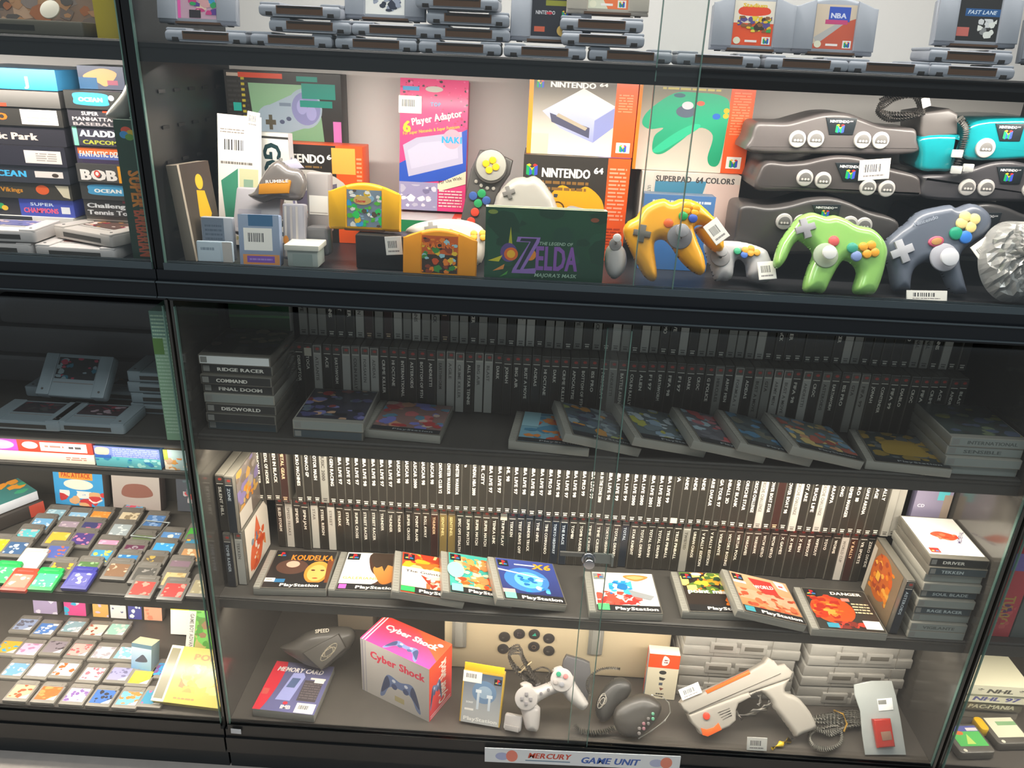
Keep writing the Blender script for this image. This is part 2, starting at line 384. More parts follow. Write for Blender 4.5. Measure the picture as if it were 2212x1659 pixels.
# upper main cabinet
def uc(name, label, x0, x1, backcol, floorz=ZU, sh=-.003, pr_=.012):
    t = thing(name, label, 'cabinet', MX((x0+x1)/2, .18, 0) if False else None)
    M().box(x0, x0+.012, .0, .36, -.38, .40).build('side_panel', BK, t, False)
    M().box(x1-pr_, x1, .0, .36, -.38, .40).build('side_panel', BK, t, False)
    M().box(x0+.012, x1-pr_, .345, .36, -.38, .40).build('back_panel', mat(backcol, .55), t, False)
    M().box(x0, x1, -.002, .36, .40, .42).build('top_panel', BK, t, False)
    shelf(t, x0+.012, x1-pr_, sh, .027, .006, .345, mt=mat('#0f0f0e', .45, bump=.1))
    M().box(x0+.012, x1-pr_, .012, .345, floorz-.02, floorz).build('floor_panel', mat('#26272a', .4), t, False)
    # sliding track with three ridges, and the deep fascia rail
    m = M(); m.box(x0, x1, -.004, .012, -.350, -.333)
    m.box(x0, x1, -.010, .010, -.377, -.350)
    m.build('bottom_rail', mat('#15181c', .25), t, False)
    tr = mat('#5a6468', .35, .5)  # paler than the rail: the light caught by the ridges is put into the colour
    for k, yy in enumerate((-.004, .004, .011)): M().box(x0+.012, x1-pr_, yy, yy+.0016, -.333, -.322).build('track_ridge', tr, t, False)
    for z_ in (-.377, -.3525): M().box(x0, x1, -.0125, -.010, z_, z_+.0022).build('highlight_strip', tr, t, False)  # thin strips added to draw the highlight lines along the rail in paler colour
    return t
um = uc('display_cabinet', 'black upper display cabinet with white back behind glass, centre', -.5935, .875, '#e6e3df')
pane(um, -.580, .215, -.333, .40, -.001); pane(um, .155, .862, -.333, .40, .0065)
# perforated holes in the black side panel seen from inside
for r in range(5):
    for c in range(5): M().box(-.5799, -.5793, .05+c*.055, .05+c*.055+.022, -.075-r*.052, -.070-r*.052).build('slot', mat('#050505', .6), um, False)
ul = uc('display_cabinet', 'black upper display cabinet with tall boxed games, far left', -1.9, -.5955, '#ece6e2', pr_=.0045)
pane(ul, -1.88, -.601, -.333, .40, -.001)

def lc(name, label, x0, x1, shelves, z0=-1.29):
    t = thing(name, label, 'cabinet')
    zt = -.380
    sd = mat('#423f3a', .2, coat=.7, noise=.15, nscale=14)
    M().box(x0, x0+.005, .004, .385, -CH, zt).build('side_panel', sd, t, False)
    M().box(x1-.005, x1, .004, .385, -CH, zt).build('side_panel', sd, t, False)
    M().box(x0+.0052, x1-.0052, .372, .385, -CH, zt).build('back_panel', mat('#3a3834', .55), t, False)
    M().box(x0, x1, .0, .385, zt-.004, zt).build('top_panel', BKT, t, False)
    for zs, th in shelves: shelf(t, x0+.0052, x1-.0052, zs, th, .03, .372)
    M().box(x0+.0052, x1-.0052, .012, .372, z0-.02, z0).build('floor_panel', mat('#4b4640', .5, noise=.12), t, False)
    m = M(); m.box(x0, x1, -.006, .014, z0-.03, z0-.010)
    for yy in (-.006, .002, .010): m.box(x0+.0052, x1-.0052, yy, yy+.0016, z0-.010, z0+.002)
    m.box(x0, x1, -.010, .010, z0-.07, z0-.03)
    m.build('bottom_rail', mat('#1d1f20', .35), t, False)
    M().box(x0, x1, .0, .02, -CH, z0-.07).build('plinth', mat('#1b2226', .4), t, False)
    return t
lm = lc('display_cabinet', 'black lower display cabinet with rows of disc cases, centre', -.583, .866, ((ZD, .030), (ZL, .026)))
pane(lm, -.575, .160, -1.29, -.394, -.001); pane(lm, .122, .860, -1.29, -.394, .0065)
ll = lc('display_cabinet', 'black lower display cabinet full of small cartridges, left', -1.9, -.587, ((LD, .020), (L2, .016), (L3, .026)))
pane(ll, -1.88, -.594, -1.29, -.394, -.001)
lr = lc('display_cabinet', 'black lower display cabinet at the right edge', .872, 1.6, ((-.99, .03),))
pane(lr, .879, 1.58, -1.29, -.394, -.001)
# chrome cam lock on the overlapping panes
t = thing('door_lock', 'chrome cylinder lock on the edge of the sliding glass', 'lock', MX(*onY(1272, 1212, -.008), UP))
M().disc(0, 0, .010, -.004, .012, .0015, 24).build('cylinder', mat('#c9c9cc', .15, 1.0), t)
M().disc(0, 0, .013, -.010, -.004, .001, 24).build('collar', mat('#b9babd', .2, 1.0), t)
m = M(); m.box(-.052, -.008, .002, .010, -.012, -.008); m.build('ratchet_bar', mat('#8c8c88', .35, .8), t, False)
m = M(); m.box(.008, .040, -.008, .012, -.010, -.006); m.box(.040, .044, -.008, .012, -.010, .002); m.build('bracket', mat('#9aa09a', .3, .7), t, False)
# sign on the bottom rail
F = FY((1047, 1645), (1467, 1664), (1056, 1616), -.0135)
t, w, h = carton('name_strip', 'long white adhesive strip with red and blue lettering on bottom rail', 'sign', F, .002, '#dfe4e8', bev=.0006, part='strip',
  front=[('r', 0, 0, 1, 1, '#e3e8ea'), ('e', .09, .45, .035, .28, '#aab4d8'), ('e', .14, .5, .03, .42, '#e8806c'), ('t', .22, .42, .52, 'MERCURY', '#c8442c', {'fit': .22, 'bold': .05, 'shear': .25}),
  ('r', .21, .2, .44, .27, '#5a7f9a'), ('t', .49, .22, .62, 'GAME UNIT', '#2f5fb0', {'fit': .30, 'bold': .05, 'shear': .25}), ('e', .88, .45, .035, .28, '#b4bcd8'), ('e', .93, .5, .03, .4, '#e88a70')])

F = FY((499, 1584), (521, 1586), (508, 1575), -.0108)
carton('rail_sticker', 'tiny white sticker on the bottom rail below the left divider', 'sticker', F, .0006, '#c8ccd0', bev=.0002, part='sticker_film')
# ---------- disc cases ----------
CASE = mat('#6b675d', .25, coat=.5); CASEL = mat('#9a978c', .3, coat=.4); CT = .0178; CHH = .125; CW = .142
def case_body_mesh():
    m = M(); m.rbox(.0003, CT-.0003, 0, CHH, -CW, -.0016, .0012); m.rbox(.0006, CT-.0006, .002, CHH-.002, -.0016, 0, .0008); return m
_cb = None; _cl = None
def spine_case(x, y, z, title, style, label, group, rz=0, lean=0, rnd=random, twist=0):
    global _cb, _cl
    t = thing('disc_case', label, 'game case', MX(x, y, z+.0006, UP, rz, lean), group)
    if _cb is None:
        _cb = case_body_mesh().build('case_body', CASE, t); b = _cb
    else: b = _cb.copy(); S.collection.objects.link(b); b.parent = t
    bg, fg = {'k': ('#2e2a23', '#f6efdf'), 'g': ('#9c998f', '#4a4640'), 'w': ('#c9c5ba', '#77726a'), 'y': ('#8a7440', '#f3e3a0'), 'b': ('#1c2530', '#cfd9df'), 'r': ('#3a1f18', '#e9c9a0')}[style[0]]
    ops = [('r', .08, .015, .92, .985, bg)]
    L = len(title)
    if 'u' in style:   # title near the top, small code at the foot
        f = min(.62, .045*L+.06)
        ops += [('t', .29, .93, .0, title, fg)] if False else []
        ops += [('t', .27, .94, .072, title, fg, {'rot': -90, 'fit': f, 'bold': .05})]
        ops += [('r', .25, .085, .75, .10, fg), ('r', .3, .045, .7, .07, fg), ('r', .22, .02, .78, .03, '#8d8a80')]
    else:              # emblem on top, rule, then the title
        ops += [('r', .14, .87, .86, .975, '#6e675e' if style[0] != 'k' else '#4e4942'), ('e', .55, .93, .20, .022, '#c2453a'), ('r', .15, .845, .85, .858, '#e8e2d2')]
        f = min(.66, .042*L+.05)
        ops += [('t', .29, .80, .062, title, fg, {'rot': -90, 'fit': f, 'bold': .04})]
    if 'p' in style: ops += [('r', .12, .80 if 'u' not in style else .02, .88, .93 if 'u' not in style else .12, '#f0e7cf')]
    art('spine_insert', t, CT, CHH, ops, oz=.0003)
    return t
NUM = ['first', 'second', 'third', 'fourth', 'fifth', 'sixth', 'seventh', 'eighth', 'ninth', 'tenth', 'eleventh', 'twelfth', 'thirteenth', 'fourteenth', 'fifteenth', 'sixteenth', 'seventeenth', 'eighteenth', 'nineteenth']
TENS = {2: 'twent', 3: 'thirt', 4: 'fort', 5: 'fift', 6: 'sixt', 7: 'sevent', 8: 'eight'}
def ordn(i):
    if i < 20: return NUM[i-1]
    d, u = divmod(i, 10)
    return TENS[d]+'ieth' if u == 0 else TENS[d]+'y-'+NUM[u-1]
SN = {'k': 'black', 'g': 'grey', 'w': 'pale grey', 'y': 'yellowish', 'b': 'dark blue', 'r': 'dark red'}
def row(name, x0, x1, y, z, items, where, seed, pitch=None):
    rnd = random.Random(seed); n = len(items); p = pitch or (x1-x0)/n; x = x0
    for i, (ti, st) in enumerate(items):
        if st == '_': x += p*.8; continue
        k = sum(1 for q in items[:i+1] if q[1] != '_')
        lab = f"{SN[st[0]]}-spined disc case, {ordn(k)} from the left in the {where}"
        spine_case(x, y+rnd.uniform(-.003, .003), z, ti, st, lab, name, 0, rnd.uniform(-.3, .3), rnd)
        x += p
U = lambda s, st='ku': [(q, st) for q in s.split('|')]
lit_up = [('SYPHON FILTER', 'ku'), ('MEDAL OF HONOR', 'ku'), ('MEN IN BLACK', 'ku'), ('METAL GEAR', 'ru'), ('', '_'), ('MICRO MACHINES', 'ku'), ('MONACO GP', 'ku'), ('MOTOR MASH', 'ku'), ('MUSIC 2000', 'gu'), ('N GEN RACING', 'ku')] + \
    U('NBA LIVE 97|NBA LIVE 97|NBA LIVE 97|NBA LIVE 98|NBA LIVE 98|NBA LIVE 97|NBA LIVE 97|NASCAR 98|NASCAR 98|NASCAR 2000|NASCAR 98|NASCAR 98|MONTANA CLUB V2|MONSTER WARRIOR|MONSTER WARRIOR|n|MUNDIAL NBA 2000|NFL CITY|NBA LIVE 97|NBA LIVE 97|NHL 98|NBA LIVE 97|NBA LIVE 98|NBA LIVE 98|NBA LIVE 97|NBA PRO 98|NBA LIVE 98|NBA LIVE 97|NBA LIVE 98|NBA PRO 99|NBA LIVE 99|NBA IN THE ZONE 2000|NBA LIVE 98|NBA LIVE 99|NBA LIVE 99|NBA LIVE 2000|NBA LIVE 2000|NBA LIVE 2001|NBA LIVE 2002|NBA LIVE 99') + \
    [('PA', 'kup'), ('PANDE', 'ku'), ('PANDE', 'ku'), ('PANDE', 'ku'), ('PARIS DAKAR', 'ku'), ('PGA TOUR 97', 'ku'), ('PINBALL 3D', 'ku'), ('POINT BLANK', 'ku'), ('PORSCHE STAR', 'ku'), ('PORSCHE CHALLENGE', 'ku'), ('PORSCHE CHALLENGE', 'wu'), ('POWER BOAT STAR', 'ku'), ('', 'ru'), ('POWER BOAT 98', 'ku'), ('PORSCHE CHALLENGE', 'wu'), ('POY ARE', 'ku'), ('A BUGS LIFE', 'ku'), ('PORSCHE CHALLENGE', 'wu'),
     ('PARAPPA', 'ku'), ('PONG', 'ku'), ('PREMIER MANAGER', 'ku'), ('PRO 18', 'ku'), ('QUAKE ARENA', 'ku'), ('RAGE', 'ku'), ('RALLY', 'ku'), ('', 'gu'), ('', 'gu')]
row('upper row of disc cases on the lit shelf', -.545, .765, .185, ZL+CHH+.0005, lit_up, 'upper row, lit shelf', 3)
lo = 'SLED STORM|SPEED FREAKS|SPIDER|SPIN JAM|STAR|STEEL REIGN|STREET|STREAK|STUNT|SUPER CROSS|STREET RACER|STREET RACER|THUNDER|THUNDER|THUNDER|SUPER CROSS|POINT BLANK|ROLL AWAY|THUNDER|SENTINEL|SENTINEL|SPEC OPS STEALTH|SUPER MATCH|SUPER MATCH|SUPER MATCH|TENKA LINK|TRIPLE PLAY|TEKKEN|TEST DRIVE OFF|THUNDER TRUCK|THE HIVE|TIME COMMANDO|TOKYO HIGHWAY|THE RACE|TOMBI|TOMB RAIDER|TIME CRISIS|TIME CRISIS|TOKYO HIGHWAY|TOTAL DRIVIN|TOTAL|STAR KNIGHT|TOTAL DRIVIN|TOTAL DRIVIN|TOTAL DRIVIN|TRUE PINBALL|TRUE PINBALL|TWISTED|URBAN CHAOS|V RALLY EDITION|V RALLY EDITION|VIGILANTE|VICTORY BOXING|VIRTUA POOL|WARGAMES|WARHAWK|WCW NITRO|WCW NITRO|X GAMES|X MEN|X MEN|WIPEOUT|WIPEOUT|YOYO|WORMS|WORLD CUP|V RALLY|VR SPORTS|ZERO DIVIDE'.split('|')
st = {1: 'w', 4: 'w', 6: 'w', 19: 'y', 20: 'y', 18: 'r', 33: 'b', 40: 'b', 47: 'g', 66: 'r', 65: 'w', 32: 'b', 11: 'k', 26: 'kp'}
row('lower row of disc cases on the lit shelf', -.515, .735, .20, ZL, [(q, st.get(i, 'k')) for i, q in enumerate(lo)], 'lower row, lit shelf', 5)
rr = random.Random(9)
W1 = 'ACE|ACTUA SOCCER|ADIDAS|AIR COMBAT|AGILE|ALIEN|ALL STAR TENNIS|ANDRETTI|APOCALYPSE|ARMY MEN|ASTEROIDS|ATLANTIS|BATTLE ARENA|BIG AIR|BLAST|BOTTOM OF 9TH|BRUNSWICK|BUST A MOVE|C3 RACING|CART WORLD|CIRCUIT BREAK|COLIN RALLY|CONTENDER|COOL|CRIME KILLER|CROC|DARK|DESTRUCTION|DIABLO|DISRUPTOR|DRIVER|DUNE|EARTHWORM|EXHUMED|F1 97|FADE TO BLACK|FIFA 98|FIFA 99|FORMULA 1|FORSAKEN|G POLICE|GEX|GRAN TURISMO|GTA|HERCULES|HI OCTANE|INTERNATIONAL|ISS PRO|JET|JONAH'.split('|')
dl = [(rr.choice(W1), rr.choice(['k', 'k', 'k', 'k', 'g', 'w'] if i in range(2, 60) else ['k'])) for i in range(70)]
dl[5] = ('', 'w'); dl[1] = ('TOCA', 'kp')
row('lower row of disc cases on the dim shelf', -.445, .815, .180, ZD, dl, 'lower row, dim shelf', 6)
du = [(rr.choice(W1), rr.choice(['ku', 'gu', 'gu', 'wu', 'ku', 'ru' if i < 18 else 'ku'])) for i in range(70)]
row('upper row of disc cases on the dim shelf', -.445, .825, .222, ZD+CHH+.0005, du, 'upper row, dim shelf', 7)
# ---------- disc cases lying flat, standing on edge and stacked ----------
def FT(bl, br, tl, z, tilt=0.0):   # top face whose left edge is raised: tilt in degrees about the depth axis
    p0 = onZ(*bl, z); n = Vector((sin(rd(tilt)), 0, cos(rd(tilt)))); return frame(p0, onP(*br, p0, n), onP(*tl, p0, n))
def lying(label, F, cover, group=None, T=CT, seed=1, w=.142, h=.125, hinge=True):
    Mx, fw, fh = F
    t = thing('disc_case', label, 'game case', Mx, group)
    M().rbox(0, w, 0, h, -T, -.0012, .0012).build('case_tray', CASEL, t)
    m = M(); m.rbox(.0135, w, 0, h, -.0012, 0, .0005); m.build('case_lid', CASE, t)
    m = M(); m.rbox(0, .0125, .001, h-.001, -.0012, .0002, .0005)
    for k in range(14): m.box(.002, .0105, .008+k*.008, .0105+k*.008, .0002, .0006)
    m.build('hinge_strip', CASEL, t)
    art('cover_insert', t, w-.0185, h-.004, cover, ox=.016, oy=.002, oz=.0003, seed=seed)
    return t
PST = lambda x=.30, f=.62, s=.10: ('t', x, .035, s, 'PlayStation', '#f2efe6', {'fit': f, 'bold': .05})
band = ('r', 0, 0, 1, .15, '#1b1a1a')
ps = ('ps', .11, .88, .07)
g1 = 'flat cases along the front of the lit shelf'
zt = ZL+CT+.0010
lying('dark disc case with orange title and a glowing face, first of the lit front row', FT((546, 1269), (700, 1273), (586, 1184), zt), [('r', 0, 0, 1, 1, '#1f1a18'), ('e', .35, .55, .26, .20, '#5a3a2c'), ('e', .35, .62, .11, .09, '#e8b49a'),
   ('e', .78, .42, .20, .30, '#d9862c', '#e8a03c'), ('e', .78, .40, .15, .22, '#f0b860'), ('p', [(.95, .1), (1, .1), (1, .8), (.9, .75)], '#7a3c14'), ('e', .71, .47, .035, .02, '#5a2c10'), ('e', .86, .47, .035, .02, '#5a2c10'), ('e', .78, .26, .045, .015, '#a8401c'),
   ('t', .28, .74, .2, 'KOUDELKA', '#e88a1c', {'fit': .7, 'bold': .04}), ps, band, ('r', .14, .13, .32, .22, '#2e78a8'), PST(.26, .62), ('bar', .0, .14, .16, .24)], g1, seed=2)
lying('white disc case titled GALERIANS with a dark-haired portrait, second in the lit front row', FT((708, 1273), (862, 1279), (735, 1189), zt), [('r', 0, 0, 1, 1, '#f1ece2'), ('s', [(.42, 1), (1.0, 1), (1, .0), (.35, .0), (.62, .25), (.45, .55)], '#4a2c1c'), ('r', .8, 0, 1, 1, '#3c2820'),
   ('s', [(.50, .62), (.9, .66), (.88, .3), (.72, .16), (.6, .28)], '#c8762c', '#e09a48'), ('s', [(.42, 1), (1, 1), (.98, .6), (.7, .68), (.52, .6)], '#3f2e20'), ('p', [(.6, .7), (.68, .5), (.72, .7)], '#3f2e20'),
   ('t', .04, .27, .09, 'GALERIANS', '#c8b43a', {'fit': .56}), ('ps', .12, .88, .08), band, ('r', .02, .02, .14, .13, '#d864c0'), PST(.28, .66)], g1, seed=3)
lying('yellow and red disc case with a white sash, third in the lit front row', FT((847, 1276), (1000, 1300), (861, 1182), zt+.0305, 13), [('r', 0, 0, 1, 1, '#c8481c'), ('g', 40, 0, .15, 1, 1, ['#f0a81c', '#e8701c', '#f8d040', '#b83410', '#f0c080'], .08, .2),
   ('r', 0, .15, 1, .48, '#f0d8c0'), ('p', [(.3, .48), (.5, .15), (.62, .3)], '#a83418'), ('g', 10, .4, .15, 1, .4, ['#f8e0c8', '#e8a080', '#e06838'], .05, .12), ('r', 0, .46, 1, .62, '#f2ead8'), ('t', .06, .50, .08, 'The Gunstringer', '#3c2c28', {'fit': .86}), ps, ('r', .0, .02, .22, .14, '#2cae5c'), ('r', .22, 0, 1, .14, '#1b1a1a'), PST(.28, .66)], g1, seed=4)
lying('disc case with teal and orange crowd cover, fourth in the lit front row', FT((956, 1277), (1108, 1299), (965, 1188), zt+.0305, 13), [('r', 0, 0, 1, 1, '#3fae9e'), ('g', 80, .08, .14, .98, .92, ['#e8641c', '#f0a050', '#f8c890', '#d84818', '#e88a4c', '#f4d8b0'], .04, .13), ('e', .1, .55, .14, .2, '#9adccc'), ps, ('r', 0, 0, 1, .14, '#1b1a1a'), ('r', .02, .03, .2, .2, '#8ad8d0'), PST(.28, .66)], g1, seed=5)
lying('blue disc case with orange X6 title and white beam, fifth in the lit front row', FT((1074, 1296), (1231, 1311), (1065, 1203), zt+.0305, 13), [('r', 0, 0, 1, 1, '#20285c', '#3a4a94'), ('e', .45, .5, .38, .3, '#3f7ec0'), ('e', .48, .5, .24, .2, '#6ab8e8'), ('g', 14, .3, .2, .8, .6, ['#58b8f0', '#2a90d8', '#c8ecf8', '#1a6cb0'], .04, .10),
   ('p', [(0, .70), (.65, .58), (.8, .55), (.65, .60), (0, .735)], '#f2f6fa'), ('t', .3, .82, .09, 'ZEROMAN', '#e8ecf4', {'fit': .36, 'shear': .4, 'bold': .03}) if False else ('r', .30, .86, .66, .89, '#cfd6e8'), ('t', .60, .80, .19, 'X6', '#f0a01c', {'fit': .32, 'bold': .06, 'shear': .2}), ps, ('r', .0, .15, .2, .24, '#d8a8a8'), band, ('r', .02, .02, .2, .16, '#7fd0b0'), PST(.28, .68)], g1, seed=6)
lying('white disc case with red and blue shapes, sixth in the lit front row', FT((1273, 1320), (1430, 1326), (1263, 1226), zt), [('r', 0, 0, 1, 1, '#ece8de'), ('r', .0, .84, .35, 1, '#d9d6cc'), ('g', 24, .02, .15, .75, .5, ['#d8342c', '#e8685c', '#f4ece4', '#e8503c'], .06, .14), ('g', 10, .24, .42, .62, .78, ['#2a9ad8', '#48b8f0', '#1a78b8'], .06, .12),
   ('p', [(.55, .55), (.95, .40), (.88, .30), (.6, .38)], '#9a9c9c'), ('s', [(.5, .9), (.7, .95), (.92, .9), (.7, .78)], '#e8883c'), ('s', [(.55, .88), (.7, .92), (.85, .88), (.7, .82)], '#c8b070'), ('ps', .1, .88, .07, '#8a8c8c'), band, ('r', .02, .02, .2, .18, '#58c878'), PST(.28, .68)], g1, seed=7)
lying('disc case with yellow and green POINT MISSION cover, seventh in the lit front row', FT((1474, 1320), (1628, 1326), (1451, 1227), zt), [('r', 0, 0, 1, 1, '#2c2018'), ('g', 30, .0, .45, 1, 1, ['#f0a01c', '#f8d838', '#e8741c', '#5a7a2c', '#f4e878'], .08, .17), ('g', 16, .3, .5, .8, .9, ['#2c4c2c', '#4a6a30', '#f4e040'], .03, .09), ('t', .05, .45, .14, 'point mission', '#f4f0e8', {'fit': .9, 'bold': .06}), ('g', 8, .6, .12, .95, .4, ['#f0841c', '#e8641c'], .06, .13), ('e', .28, .95, .09, .04, '#eeeae0'), ps, band, PST(.28, .68)], g1, seed=8)
lying('brown disc case with red title and brick-like lettering, eighth in lit front row', FT((1594, 1317), (1752, 1353), (1573, 1227), zt+.0305, 13), [('r', 0, 0, 1, 1, '#b8743c', '#d8a880'), ('r', .02, .35, .98, .6, '#e8a080'), ('g', 26, 0, .15, 1, .6, ['#d8643c', '#c04c2c', '#e89a78', '#a84424'], .05, .12), ('p', [(.3, .92), (.7, .92), (.75, .6), (.5, .55), (.38, .7)], '#c8342c'), ('t', .36, .66, .12, 'WORLD', '#f4e4d8', {'fit': .36, 'rot': 12, 'bold': .05}), ('p', [(.76, .98), (.93, .96), (.96, .76), (.80, .80)], '#f0ece0'), ('r', .82, .84, .90, .88, '#c8342c'), ('r', .0, .72, .22, .78, '#efe6d6'), ps, band, ('r', .02, .02, .18, .14, '#3c9aa8'), PST(.28, .68)], g1, seed=9)
lying('black disc case with an orange fireball cover and white sticker, last in the front row', FT((1754, 1357), (1922, 1369), (1727, 1261), zt), [('r', 0, 0, 1, 1, '#2c2a24'), ('e', .34, .48, .34, .34, '#e84c14'), ('g', 26, .02, .25, .5, .85, ['#f0701c', '#d83410', '#a8240c', '#f09a3c'], .05, .12), ('g', 10, .1, .02, .9, .2, ['#7a2418', '#c83c28', '#4a1c14'], .06, .13), ('t', .42, .86, .1, 'DANGER', '#f2ece0', {'fit': .5, 'bold': .05}), ('r', .55, .70, .68, .78, '#d88a7a'), ('l', .68, .4, .95, .68, 4, '#d8c8a0'), ps, ('r', .14, .03, .32, .14, '#3c98b0'), ('r', .72, .04, .98, .24, '#f1ece0')], g1, seed=10)

def standing(label, x, y, cover, left, spine=('TITLE', 'k'), z=ZL, rz=0, lean=0, group=None, seed=1):
    t = spine_case(x, y, z, spine[0], spine[1], label, group, rz, lean)
    d = CW
    if left: art('cover_insert', t, d-.016, CHH-.006, cover, T=Matrix.Translation((0, .003, -d+.004)) @ Matrix.Rotation(rd(-90), 4, 'Y'), oz=.0004, seed=seed)
    else: art('cover_insert', t, d-.016, CHH-.006, cover, T=Matrix.Translation((CT, .003, -.012)) @ Matrix.Rotation(rd(90), 4, 'Y'), oz=.0004, seed=seed)
    return t
PUR = [('r', 0, 0, 1, 1, '#6e6258', '#8a7f78'), ('g', 16, 0, .3, 1, 1, ['#8a7aa8', '#a89a90', '#c89a4c', '#7a6a5c'], .08, .2), ('g', 8, .2, .3, .6, .6, ['#d8882c', '#c8a868'], .05, .1), ('r', .0, 0, .5, .3, '#cfc6b8')]
ORW = [('r', 0, 0, 1, 1, '#f1e6d4'), ('s', [(.1, .1), (.5, .05), (.7, .4), (.5, .62), (.2, .5)], '#e8642c'), ('g', 16, .1, .05, .8, .6, ['#e8642c', '#d84c1c', '#f0944c', '#f4e4d0'], .05, .12), ('p', [(.35, .62), (.5, .95), (.62, .6)], '#e86a38'), ('g', 4, .2, .5, .6, .8, ['#6a7a9a', '#8a9aa8'], .04, .08)]
lw = 'cases on edge by the left side of the lit shelf'
standing('grey disc case on edge against the left side panel of the lit shelf', -.571, .060, PUR, False, ('TOMB RAIDER', 'b'), seed=3, group=lw)
standing('white disc case with orange figure cover, on edge at the left of the lit shelf', -.5525, .068, ORW, False, ('TEKKEN', 'w'), seed=4, group=lw)
standing('disc case with purple and gold cover, standing on top of the left edge cases', -.5555, .060, PUR, False, ('ZONE', 'b'), z=ZL+CHH+.001, seed=5, group=lw)
standing('thin-looking black case on edge beside the side panel, above the grey one', -.574, .065, PUR, False, ('SILENT HILL', 'k'), z=ZL+CHH+.001, seed=6, group=lw)
FIRE = [('r', 0, 0, 1, 1, '#8a7458'), ('e', .45, .55, .34, .4, '#c8641c'), ('g', 26, .15, .2, .8, .9, ['#e8881c', '#d8601c', '#f0b040', '#a8441c'], .05, .12), ('r', .0, .0, .12, .9, '#c8bfae'), ('r', .3, .45, .42, .6, '#f0b83c')]
standing('disc case on edge with a fiery orange cover, leaning on the right stack', .7165, .040, FIRE, True, ('ASTEROIDS', 'b'), lean=3, seed=7)

def stack(name, x, y, z, n, titles, where, w=.125, d=.142, seed=1, top=None, toplabel=None, hi=CT):
    """cases lying in a pile, spines (along x) towards the viewer"""
    rnd = random.Random(seed)
    for i in range(n):
        ti, st = titles[i % len(titles)]
        jx, jy = rnd.uniform(-.0018, .0018), rnd.uniform(-.004, .004)
        last = i == n-1
        lab = toplabel if last and toplabel else f"{SN[st[0]]}-spined disc case lying {ordn(i+1)} from the bottom in the {where}"
        t = thing('disc_case', lab, 'game case', MX(x+jx, y+jy, z+i*(hi+.0004)+.0008, 0, rnd.uniform(-.6, .6)), name)
        M().rbox(0, w, 0, d, 0, hi, .0011).build('case_body', CASE if st[0] != 'g' else CASEL, t)
        bg, fg = {'k': ('#2a2a28', '#e8e4d8'), 'g': ('#8f958f', '#5c625e'), 'w': ('#e8ebe8', '#9aa0a0'), 'b': ('#3c4a50', '#b8c4c4')}[st[0]]
        art('spine_insert', t, w, hi, [('r', .02, .1, .98, .9, bg), ('t', .22, .3, .5, ti, fg, {'fit': min(.66, .06*len(ti)+.02), 'bold': .05}), ('r', .03, .2, .12, .8, '#8a8a84')], T=Matrix.Rotation(rd(90), 4, 'X'), oz=.0003)
        if last and top: art('cover_insert', t, w-.006, d-.016, top, ox=.003, oy=.012, oz=hi+.0003, seed=seed)
        elif last: art('cover_insert', t, w-.006, d-.016, [('r', 0, 0, 1, 1, '#2a2826'), ('g', 20, 0, 0, 1, 1, ['#4a4440', '#6a5a50', '#3a3a48', '#8a7a60'], .06, .15)], ox=.003, oy=.012, oz=hi+.0003, seed=seed)
p = onZ(1956, 1378, ZL)
sg = 'pile of cases at the right end of the lit shelf'
stack(sg, .7505, .036, ZL, 10, [('', 'g'), ('VIGILANTE', 'g'), ('', 'g'), ('RAGE RACER', 'b'), ('', 'g'), ('SOUL BLADE', 'b'), ('', 'g'), ('', 'g'), ('TEKKEN', 'b'), ('DRIVER', 'k')], 'right pile, lit shelf', seed=4, w=.1065,
      top=[('r', 0, 0, 1, 1, '#f4f0e6'), ('s', [(.3, .52), (.5, .62), (.8, .5), (.6, .38)], '#d8502c'), ('g', 5, .4, .4, .8, .6, ['#e8744c', '#c83c1c'], .04, .09), ('t', .75, .3, .08, 'MEDIEVAL', '#5a4a80', {'rot': 60}), ('ps', .15, .1, .07, '#e8341c')],
      toplabel='white-covered disc case on top of the right pile of the lit shelf')
carton('disc_case', 'tall translucent purple case standing behind the right pile of the lit shelf', 'game case', (MX(.783, .192, ZL+.0008, UP), .1, .26), .018, '#6a647e', w=.072, h=.25,
       front=[('r', 0, 0, 1, 1, '#7c7690', '#9088a0'), ('r', .6, .85, .9, 1, '#58b8c0'), ('t', .1, .78, .04, 'CD', '#e8e4f0'), ('r', .78, 0, 1, .9, '#9a8a7c')], part='case_body')

# ----- dim shelf -----
zt = ZD+CT+.0010
sd = [('MEN IN BLACK', 'k'), ('', 'g'), ('SPORTS 2000', 'k'), ('FINAL ROUND', 'k'), ('PREMIER CUP', 'k'), ('COMBAT ZONE', 'k'), ('', 'w')]
p = onZ(446, 929, ZD)
stack('pile of cases at the left end of the dim shelf', p.x+.003, p.y, ZD, 8, [('', 'b'), ('', 'k'), ('DISCWORLD', 'k'), ('', 'g'), ('FINAL DOOM', 'k'), ('COMMAND', 'k'), ('RIDGE RACER', 'k'), ('', 'w')], 'left pile, dim shelf', seed=8, toplabel='white-spined disc case on top of the left pile on the dim shelf')
p = onZ(634, 945, ZD)
stack('pair of cases beside the left pile of the dim shelf', p.x, p.y, ZD, 2, [('', 'b'), ('', 'g')], 'pair beside left pile', seed=9,
      top=[('r', 0, 0, 1, 1, '#2c2c3c'), ('g', 30, 0, 0, 1, 1, ['#4a4a78', '#8a3c3c', '#c8a080', '#7a7ab0', '#5a6a78', '#1c1c24'], .05, .14), ('e', .25, .85, .08, .08, '#c83434')], toplabel='thick grey case with blue and red cover, upper of two beside left pile')
gd = 'flat cases along the front of the dim shelf'
